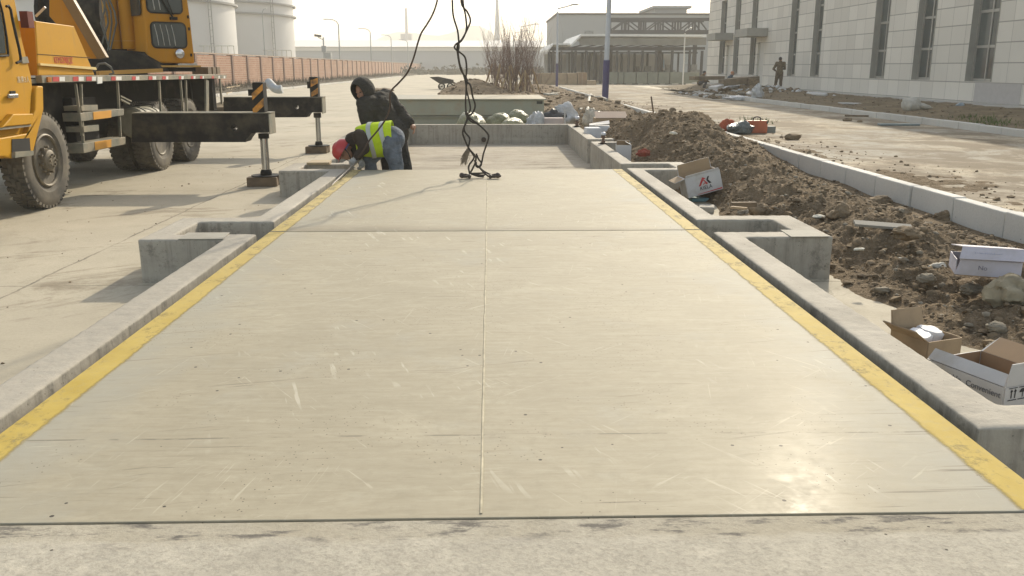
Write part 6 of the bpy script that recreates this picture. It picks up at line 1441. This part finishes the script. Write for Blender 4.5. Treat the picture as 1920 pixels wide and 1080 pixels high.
mb = MB(); mb.prism3([(a.x, 20.28, mid+0.002), (b.x+0.02, 20.28, mid+0.002), (b.x+0.01, 20.62, b.z), (a.x+0.01, 20.62, b.z)], [(a.x, 20.30, mid+0.012), (b.x+0.02, 20.30, mid+0.012), (b.x+0.01, 20.64, b.z+0.01), (a.x+0.01, 20.64, b.z+0.01)]); mb.build('lid', simple('pinkish_brown_card', (0.37, 0.28, 0.22), 0.85, 0.1), r, smooth=0)
Mfoam = simple('white_polystyrene', (0.62, 0.63, 0.64), 0.8, 0.06, 12)
pbox('foam_block', 1099, 1127, 240, 258, 17.2, 0.35, Mfoam, 'low white polystyrene block in front of the taller one, outside the curb', 'foam block', 0.015, z0=0.02, rz=0.05)
FB = pbox('foam_block', 1107, 1145, 236.5, 256, 17.7, 0.35, Mfoam, 'taller white polystyrene block with a torn sheet on top, outside the curb', 'foam block', 0.015, z0=0.02, rz=-0.1)
a = atY(1124, 236, 17.6); mb = MB(); mb.prism3([(a.x-0.2, 17.6, a.z+.004), (a.x+0.22, 17.75, a.z+.02), (a.x+0.24, 17.98, a.z+.07), (a.x-0.16, 17.95, a.z+.012)], [(a.x-0.2, 17.6, a.z+.016), (a.x+0.22, 17.75, a.z+.034), (a.x+0.24, 17.98, a.z+.084), (a.x-0.16, 17.95, a.z+.026)])
mb.build('torn_sheet', Mwc, smooth=0, label='torn pale sheet lying on the taller polystyrene block', cat='sheet')
def loadcell(u, v, Y, label, s=1.0):
    p = at(u, v, WT); c = Vector((p.x, p.y, WT+0.001)); L = empty('load_cell', c, label, 'load cell', 'load cells standing on the curb')
    mb = MB(); mb.lathe([(0.055*s, 0), (0.055*s, 0.02), (0.04*s, 0.028)], c, 'Z', 20); mb.lathe([(0.085*s, 0), (0.085*s, 0.012)], c, 'Z', 4); mb.build('base', MBk, L, smooth=0.5)
    mb = MB(); mb.lathe([(0.034*s, 0.028), (0.034*s, 0.055), (0.024*s, 0.065), (0.024*s, 0.095), (0.04*s, 0.105), (0.04*s, 0.128), (0.025*s, 0.135)], c, 'Z', 20); mb.build('column', simple('brown_cell_body', (0.16, 0.10, 0.07), 0.4, metal=0.3), L, smooth=0.5)
    mb = MB(); mb.ball(c+Vector((0, 0, 0.165*s)), (0.046*s, 0.046*s, 0.034*s), 14, 8); mb.build('cap', simple('pale_cap_metal', (0.62, 0.63, 0.66), 0.4), L)
    mb = MB(); mb.lathe([(0.036*s, 0.0), (0.036*s, 0.016)], c+Vector((0, 0, 0.128)), 'Z', 16); mb.build('black_collar', Mblk, L, smooth=0.5)
loadcell(1131, 270, 0, 'load cell with pale cap standing on the right curb')
loadcell(1082, 238, 0, 'load cell standing at the far corner of the right curb', 1.15)
a = atY(1157, 296, 13.5); b = atY(1184, 272, 13.5)
r, T, Mx, S = carton(((a.x+b.x)/2, 13.6, 0.0), b.x-a.x, 0.2, b.z, R(-4), (0, 0), Mwc, Mkraft, 'tall white open carton standing beside the third concrete box', 'carton', {'left': (0.10, R(38)), 'right': (0.09, R(-62)), 'back': (0.06, R(-20))})
lump('red_rag', 1206, 293, 12.9, 0.10, 0.08, 0.06, cloth('faded_red_cloth', (0.30, 0.075, 0.05)), 'crumpled faded red rag at the foot of the soil heap', 'rag', 13, 0.5, 0.7)
Mteal = simple('teal_foam', (0.10, 0.24, 0.21), 0.7, 0.15, 5); Mteal_t = simple('pale_foam_top', (0.46, 0.50, 0.46), 0.8, 0.1, 5)
def slab_on(u, v, w_, d_, h_, rz, mats, name, label, cat, zf=None, tilt=(0, 0), lift=0.0, bev=0.012):
    p = at(u, v, 0.2); zf = zf or bank
    for _ in range(8): p = at(u, v, max(0.0, zf(p.x, p.y))+lift)
    mb = MB(); mb.obox((p.x, p.y+d_*0.3, p.z+h_/2), (w_, d_, h_), (tilt[0], tilt[1], rz)); return mb.build(name, mats, smooth=0, bevel=bev, label=label, cat=cat)
slab_on(1278, 305, 0.33, 0.22, 0.055, 0.1, Mteal, 'foam_slab', 'teal foam slab with dusty top lying on the soil behind the second box', 'foam slab', tilt=(0.12, 0.02))
slab_on(1312, 378, 0.22, 0.15, 0.045, 0.1, simple('sky_blue_foam', (0.17, 0.33, 0.37), 0.7, 0.1), 'foam_slab', 'sky blue foam slab propping up the tilted emblem carton', 'foam slab')
slab_on(1327, 399, 0.17, 0.22, 0.07, -0.25, simple('broken_concrete_piece', (0.40, 0.37, 0.31), 0.9, 0.2, 7), 'concrete_offcut', 'pale broken concrete piece beside the curb below the emblem carton', 'concrete piece')
slab_on(1658, 426, 0.46, 0.09, 0.022, -0.16, simple('weathered_grey_board', (0.27, 0.25, 0.21), 0.85, 0.2, 9), 'plank', 'short grey plank lying on the soil near the half buried stone', 'plank', tilt=(0.25, 0.06), lift=0.03, bev=0.002)
slab_on(1386, 392, 0.16, 0.04, 0.02, -0.6, Mkraft, 'timber_offcut', 'small splinter of raw timber right of the emblem carton', 'timber', lift=0.02, bev=0.002)
slab_on(1395, 388, 0.25, 0.06, 0.045, 0.05, MTim, 'timber_offcut', 'dark squared timber offcut at the lower edge of the soil heap', 'timber', lift=0.0, bev=0.004)
slab_on(1195, 262, 0.32, 0.05, 0.03, 0.5, Mwc, 'timber_offcut', 'pale stick leaning from the third concrete box onto the soil heap', 'timber', lift=0.06, bev=0.003)
rnd = random.Random(31)                                       # small litter on the soil
lit = [(1687, 486, 0.025, 'small white foam crumb on the bare slope'), (1478, 385, 0.025, 'white scrap at the foot of the heap above the dark stones'), (1262, 252, 0.05, 'pale paper scrap high on the soil heap'), (1240, 278, 0.06, 'creamy crumpled paper on the heap beside the red rag'), (1378, 315, 0.04, 'pale twig scrap right of the emblem carton'), (1535, 410, 0.06, 'creamy torn paper beside the second box corner'), (1612, 470, 0.035, 'yellowish scrap near the small tan stone'), (1530, 318, 0.05, 'white paper scrap caught against the near kerb')]
for i, (u, v, s, lb) in enumerate(lit):
    p = at(u, v, 0.2)
    for _ in range(8): p = at(u, v, bank(p.x, p.y))
    vs, fs = rock_pts(2, 100+i, 0.6); mb = MB(); mb.add([p+Vector((q.x*s, q.y*s*0.7, q.z*s*0.35+s*0.3)) for q in vs], fs)
    mb.build('paper_scrap', simple('scrap_paper', (0.55, 0.52, 0.43), 0.8, 0.15, 20), smooth=0, label=lb, cat='scrap', group='pale scraps on the soil')

# ------------------------------------------------------------------ tools on the dusty road
RZ = 0.09
Morr = simple('orange_red_case', (0.42, 0.10, 0.035), 0.5, 0.15, 6)
b = at(1420, 250, RZ)
TB = empty('tool_case', (b.x, b.y+0.08, RZ), 'orange tool case with black carry handle standing on the dusty road', 'tool case')
sc = b.y/0.97/1650*1.03; w_ = 36*sc; h_ = 22*sc
mb = MB(); mb.obox((b.x, b.y+0.1, RZ+h_/2), (w_, 0.17, h_), (0, 0, -0.12)); mb.build('case', Morr, TB, smooth=0, bevel=0.02)
mb = MB(); mb.tube(smooth_path([(b.x-0.09, b.y+0.1, RZ+h_), (b.x-0.08, b.y+0.1, RZ+h_+0.055), (b.x, b.y+0.1, RZ+h_+0.08), (b.x+0.08, b.y+0.1, RZ+h_+0.055), (b.x+0.09, b.y+0.1, RZ+h_)]), 0.014, 8); mb.build('handle', Mblk, TB)
mb = MB()
mb.obox((b.x+w_*0.44, b.y+0.0, RZ+h_*0.85), (0.03, 0.03, 0.06)); mb.build('latch', Mblk, TB, smooth=0)
pbox('grey_box', 1438, 1455, 237, 251, TB.location.y+0.1, 0.2, simple('grey_green_case', (0.20, 0.215, 0.19), 0.7), 'small grey box right beside the orange tool case', 'box', 0.008, z0=RZ)
lump('orange_bag', 1363, 246, TB.location.y+0.3, 0.20, 0.15, 0.17, cloth('orange_red_bag_cloth', (0.36, 0.085, 0.04)), 'slumped orange red bag on the road behind the kerb', 'bag', 15, 0.3, 0.8, z=RZ)
lump('grey_tarpaulin', 1388, 256, TB.location.y-0.25, 0.30, 0.22, 0.15, plastic('grey_blue_tarpaulin', (0.13, 0.15, 0.15)), 'crumpled grey tarpaulin heaped between the orange bag and the tool case', 'tarpaulin', 16, 0.45, 0.8, z=RZ)
p = at(1688, 236, RZ); mb = MB(); mb.obox((p.x, p.y+0.1, RZ+0.03), (1.02, 0.25, 0.05), (0, 0, -0.05)); mb.build('board', simple('blue_grey_board', (0.19, 0.235, 0.235), 0.6, 0.15), smooth=0, bevel=0.012, label='blue grey board lying flat on the road by the far kerb', cat='board')
p = at(1607, 219, RZ); mb = MB(); mb.obox((p.x, p.y, RZ+0.03), (0.72, 0.06, 0.05), (0, 0, -0.35)); mb.build('steel_bar', MTim, smooth=0, bevel=0.004, label='dark bar lying on the road against the far kerb', cat='bar')
for i, (u, v, s, lb) in enumerate(((1588, 227, 0.11, 'brown clod lying alone on the road near the dark bar'), (1612, 229, 0.07, 'pale brown clod beside the larger lone clod'), (1240, 212, 0.12, 'dark stone on the road near the thin stake'), (1262, 208, 0.12, 'dark block on the road beyond the thin stake'), (1484, 199, 0.14, 'white lump of plaster on the road against the far kerb'), (1485, 262, 0.15, 'long low clod of earth on the road edge below the tool case'))):
    p = at(u, v, RZ); vs, fs = rock_pts(2, 60+i, 0.5); mb = MB(); mb.add([p+Vector((q.x*s, q.y*s*0.8, q.z*s*0.6+s*0.35)) for q in vs], fs); mb.build('clod', Mwc if 'white' in lb else Mclod, smooth=0.7, label=lb, cat='clod', group='loose lumps on the dusty road')
p = at(1227, 224, 0.12); mb = MB(); q = atY(1221, 181, p.y); mb.tube([p, q], 0.022, 6); mb.build('steel_rod', simple('rusty_rod', (0.09, 0.055, 0.035), 0.8), smooth=1, label='thin rusty rod stuck upright in the ground beside the kerb', cat='rod')
# ------------------------------------------------------------------ the verge below the building
def vz(u, v):
    p = at(u, v, 0.25)
    for _ in range(8): p = at(u, v, verge(p.x, p.y))
    return p
p = vz(1717, 207); 
mb = MB(); mb.ball((p.x-0.12, p.y+0.1, p.z+0.17), (0.30, 0.26, 0.24), 26, 16, (0, 0.2, 0), lambda q: 1+0.2*noise.noise(q*1.8+Vector((3, 1, 0)))); mb.ball((p.x+0.25, p.y+0.05, p.z+0.12), (0.34, 0.14, 0.09), 22, 12, (0, 0.22, 0.1), lambda q: 1+0.3*noise.noise(q*2.2)); 
remesh(mb.build('white_sack', cloth('cream_woven_sack', (0.50, 0.48, 0.42), 0.12, 0.8, 10), label='full cream sack lying on the verge below the third window', cat='sack'), 0.02, 3)
for u0, u1, v, r_, lb in ((1515, 1548, 180, 0.10, 'white rolled sheet lying on the verge below the windows'),):
    a, b = vz(u0, v), vz(u1, v+2); mb = MB(); mb.limb([a+Vector((0, 0, r_)), b+Vector((0, 0, r_))], [r_, r_*0.8]); mb.build('rolled_sheet', Mwsack, label=lb, cat='rolled sheet')
p = vz(1565, 185); lump('white_scrap', 1565, 185, p.y, 0.12, 0.1, 0.09, Mws, 'small white plastic lump right of the rolled sheet', 'plastic lump', 18, 0.4, 0.7, z=p.z)
p = vz(1800, 202); lump('blue_scrap', 1800, 202, p.y, 0.13, 0.1, 0.09, plastic('pale_blue_film', (0.32, 0.40, 0.46)), 'small pale blue plastic lump on the verge right of the cream sack', 'plastic lump', 19, 0.4, 0.7, z=p.z)
p = vz(1596, 196); mb = MB(); mb.obox((p.x, p.y, p.z+0.04), (0.85, 0.4, 0.03), (0.05, 0.03, 0.1)); mb.build('white_board', Mwc, smooth=0, label='white board lying flat on the verge below the small white lump', cat='board')
p = vz(1395, 190); q = at(1385, 188, RZ); lump('plastic_film', 1385, 188, q.y, 0.75, 0.25, 0.13, Mws, 'pale plastic film spilled on the road at the foot of the far kerb', 'plastic film', 21, 0.5, 0.6, z=RZ)
lump('plastic_film', 1420, 186, vz(1420, 184).y, 0.25, 0.2, 0.35, Mws, 'upright tuft of pale plastic film on the far kerb', 'plastic film', 22, 0.6, 0.6, z=0.2)
# planks and rubble heap at the far end of the verge
Mpl = simple('muddy_plank', (0.20, 0.155, 0.10), 0.85, 0.3, 3); Mpl2 = simple('grey_plank', (0.24, 0.21, 0.16), 0.85, 0.3, 3)
for (u0, v0, u1, v1, Y, wd, mt, lb) in ((1352, 155, 1419, 149, 46.5, 0.34, Mpl, 'thick muddy beam sloping over the rubble heap, end nearest the doors'), (1330, 163, 1365, 156, 46.2, 0.18, Mpl2, 'shorter beam continuing down into the rubble heap'),
                                       (1297, 146.5, 1354, 146, 49, 0.2, Mpl, 'level dark plank in front of the crouching tan worker'), (1380, 148, 1399, 146, 48, 0.15, MTim, 'thin dark plank behind the thick muddy beam'), (1337, 165, 1349, 161, 45.5, 0.14, Mwc, 'pale board end sticking out of the rubble')):
    a, b = atY(u0, v0, Y), atY(u1, v1, Y+0.8); mb = MB(); mb.bar(a, b, 0.5, wd); mb.build('plank', mt, smooth=0, bevel=0.02, label=lb, cat='plank', group='planks on the rubble heap')
def heap(x, y): return verge(x, y) + 0.10
scatter('rubble', lambda x, y: verge(x, y) if x > 11.8 else 0.09, 420, (10.8, 15.2), (43, 53), 0.06, 0.26, [Mclod, Mstone2, simple('pale_rubble', (0.42, 0.41, 0.38), 0.8, 0.3, 4)], 1.0, None, 14)
scatter('plastic_litter', lambda x, y: verge(x, y) if x > 11.8 else 0.09, 90, (11.0, 15.0), (43, 52), 0.08, 0.30, [Mws], 1.0, None, 15)
mb = MB(); p = atY(1415, 165, 46.3); mb.obox((p.x, 46.9, p.z+0.22), (0.5, 0.9, 0.5)); mb.build('stacked_block', Mclod, smooth=0, bevel=0.03, label='dark block holding up the end of the thick muddy beam', cat='block')

# ------------------------------------------------------------------ planting bed: bare bushes, stakes, handcart
def twig_mat():
    return simple('bare_twig_bark', (0.20, 0.135, 0.105), 0.9, 0.35, 3, spec=0.1)
Mtw = twig_mat(); Mst = simple('raw_timber_stake', (0.46, 0.34, 0.19), 0.85, 0.2, 4)
def bush(x, y, H, spread, seed, label, nst=26, stakes=3, lean=0.0):
    z = bed(x, y); rnd = random.Random(seed); B = empty('bare_bush', (x, y, z), label, 'bare bush', 'bare bushes on the planting bed')
    mb = MB()
    def branch(p, d, L, r, depth):
        n = 4; pts = [p]; q = p.copy(); dd = d.copy()
        for i in range(n):
            dd = (dd+Vector((rnd.uniform(-.11, .11), rnd.uniform(-.11, .11), 0.10))).normalized(); q = q+dd*L/n; pts.append(q.copy())
        mb.tube(pts, [r*(1-0.2*i) for i in range(n+1)], 3, cap=False)
        if depth < 2:
            for i in range(1, n+1):
                for _ in range(2 if depth == 0 else 1):
                    a = rnd.uniform(0, 6.28); s = (dd*1.0+Vector((math.cos(a), math.sin(a), 0.15))*rnd.uniform(0.22, 0.6)).normalized()
                    branch(pts[i], s, L*rnd.uniform(0.28, 0.5), r*0.5, depth+1)
    for k in range(nst):
        a = rnd.uniform(0, 6.28); t = spread*math.sqrt(rnd.random()); d = Vector((math.cos(a)*t+lean, math.sin(a)*t, 1)).normalized()
        branch(Vector((x+math.cos(a)*0.16*rnd.random()*2, y+math.sin(a)*0.2, z-0.05)), d, H*rnd.uniform(0.5, 0.85), rnd.uniform(0.009, 0.018), 0)
    mb.build('twigs', Mtw, B, smooth=0)
    for k in range(stakes):
        a = 6.28*k/max(1, stakes)+rnd.uniform(-.4, .4); mb = MB(); mb.tube([(x+math.cos(a)*0.5, y+math.sin(a)*0.4, z-0.1), (x+math.cos(a)*0.06, y+math.sin(a)*0.06, z+rnd.uniform(0.9, 1.25))], 0.045, 6); mb.build('stake', Mst, B)
for args in ((0.55, 44.5, 2.7, 0.55, 1, 'dense low bare bush at the mound end of the clump', 22, 3), (0.95, 43.6, 3.2, 0.42, 2, 'bare bush in front of the clump with thick pale stakes', 20, 4), (1.35, 44.8, 3.5, 0.38, 3, 'tallest bare bush in the middle of the clump', 20, 4),
             (1.70, 43.4, 3.1, 0.40, 4, 'upright bare bush with pale stakes right of the tallest', 18, 4), (2.05, 44.6, 2.8, 0.5, 5, 'sparse bare bush leaning towards the lamp post', 10, 2, 0.30), (0.2, 46.5, 2.3, 0.5, 6, 'small reddish bare bush behind the soil mound', 24, 2)):
    bush(*args)
HY = 66.0
def HP(u, v): return atY(u, v, HY)
g0 = at(828, 155, 0.0); 
HC = empty('handcart', (HP(838, 150).x, HY, 0), 'dark two wheeled handcart with long shafts standing on the concrete road', 'handcart')
dz = -HP(828, 158).z
def HQ(u, v, dy=0): p = HP(u, v); return Vector((p.x, HY+dy, max(0.03, p.z+dz)))
mb = MB(); mb.prism3([HQ(806, 135, -.5), HQ(821, 134, -.5), HQ(850, 140, -.5), HQ(851, 146, -.5), HQ(826, 148, -.5)], [HQ(806, 135, .5), HQ(821, 134, .5), HQ(850, 140, .5), HQ(851, 146, .5), HQ(826, 148, .5)]); mb.build('tray', MBm, HC, smooth=0)
mb = MB()
for dy in (-.4, .4): mb.tube([HQ(840, 141, dy), HQ(869, 154, dy)], 0.05, 6)
mb.build('shaft', MBm, HC)
for u in (828, 844):
    for dy in (-.55, .55):
        c = HQ(u, 152.5, dy); mb = MB(); rr = c.z if c.z < 0.4 else 0.28; mb.tube([c+Vector((rr*math.cos(t), 0, rr*math.sin(t))) for t in [6.283*k/20 for k in range(21)]], 0.035, 6)
        for k in range(4): mb.tube([c+Vector((rr*math.cos(k*.785), 0, rr*math.sin(k*.785))), c-Vector((rr*math.cos(k*.785), 0, rr*math.sin(k*.785)))], 0.014, 4)
        mb.build('wheel', MBm, HC)
# pale litter, edging boards and hose on the bed
for i, (u0, v0, u1, v1, mt, lb) in enumerate(((1068, 192, 1108, 220, Mplate, 'pale edging board lying diagonally on the bed behind the pit corner'), (1064, 196, 1040, 192, Mpl2, 'thin board lying level beside the pale edging board'))):
    a, b = at(u0, v0, 0.22), at(u1, v1, 0.22); mb = MB(); mb.bar(a, b, 0.12, 0.16); mb.build('edging_board', mt, smooth=0, bevel=0.008, label=lb, cat='board')
mb = MB(); mb.bar(at(1069, 196, 0.2), at(1069, 196, 0.2)+Vector((0.02, 0, 0.42)), 0.05, 0.05); mb.build('peg', Mwc, smooth=0, label='short white peg at the end of the pale edging board', cat='peg')
P_ = [at(u, v, 0.25) for u, v in ((1138, 196), (1126, 193), (1114, 190), (1106, 194), (1102, 206), (1100, 214))]
for p in P_: p.z = max(bed(p.x, p.y), bank(p.x, p.y) if p.y < 27 else 0, 0.1)+0.06
mb = MB(); mb.tube(smooth_path(P_), 0.055, 8); mb.build('hose', simple('pale_hose', (0.45, 0.42, 0.34), 0.7), smooth=1, label='pale hose looping over the soil from the foot of the near lamp post', cat='hose')
lump('plastic_film', 1108, 222, 21.5, 0.28, 0.2, 0.22, plastic('cream_film', (0.55, 0.49, 0.38)), 'creamy crumpled film at the low end of the edging board', 'plastic film', 24, 0.55, 0.7, z=bank(2.5, 21.5)+0.02)
for i, (u, v, lb) in enumerate(((1036, 180, 'pale slab scrap on the bed right of the stacked modules, lower one'), (1044, 172, 'pale slab scrap on the bed right of the stacked modules, upper one'), (1033, 187, 'pale slab scrap on the bed nearest the stacked modules'))):
    p = at(u, v, 0.3); p.z = bed(p.x, p.y)+0.02; mb = MB(); mb.obox(p+Vector((0, 0, 0.05)), (0.55, 0.35, 0.07), (0.08, 0.05, 0.3*i)); mb.build('slab_scrap', Mplate, smooth=0, bevel=0.01, label=lb, cat='slab scrap')
# left verge litter
a = atY(503, 154, 46.5); b = atY(515, 166, 46); c = atY(529, 167, 46); mb = MB(); mb.tube(smooth_path([a, a.lerp(b, .6), b, b.lerp(c, .5)+Vector((0, 0, -.04)), c]), 0.21, 14); mb.build('bent_duct', simple('pale_blue_duct', (0.36, 0.39, 0.41), 0.6, 0.2, 3, dirt=DUST, dirt_amt=0.3), smooth=0.9, label='bent pale blue duct piece lying on the weedy strip by the outriggers', cat='duct')
lump('soil_spill', 712, 151, 60, 0.9, 0.7, 0.14, Mclod, 'dark spill of soil on the concrete road beyond the hooded worker', 'soil spill', 25, 0.4, 0.6, z=0.0)
lump('soil_spill', 415, 170, 33, 1.6, 0.8, 0.2, M['soil_dry'], 'low ridge of dry soil and rubble behind the crane rear', 'soil spill', 26, 0.5, 0.6, z=0.0)
for i in range(3):
    a, b = at(424, 176-3*i, 0.12), at(452, 171-3*i, 0.12); mb = MB(); mb.tube([a+Vector((0, 0, .08*i)), b+Vector((0, 0, .08*i))], 0.06, 6); mb.build('pale_pole', Mst, smooth=1, label='pale pole lying on the ground behind the crane rear', cat='pole', group='pale poles behind the crane')

# ------------------------------------------------------------------ haze
mb = MB(); mb.box(-900, 900, -30, 1500, -1.0, 75)
hm = bpy.data.materials.new('dusty_haze'); hm.use_nodes = True; ht = hm.node_tree; ht.nodes.clear()
ho = ht.nodes.new('ShaderNodeOutputMaterial'); hv = ht.nodes.new('ShaderNodeVolumePrincipled')
hv.inputs['Color'].default_value = (1.0, 0.97, 0.9, 1); hv.inputs['Density'].default_value = 0.0013; hv.inputs['Anisotropy'].default_value = 0.1
ht.links.new(hv.outputs[0], ho.inputs['Volume'])
mb.build('haze', hm, kind='stuff', smooth=0, base=(0, 0, 0))
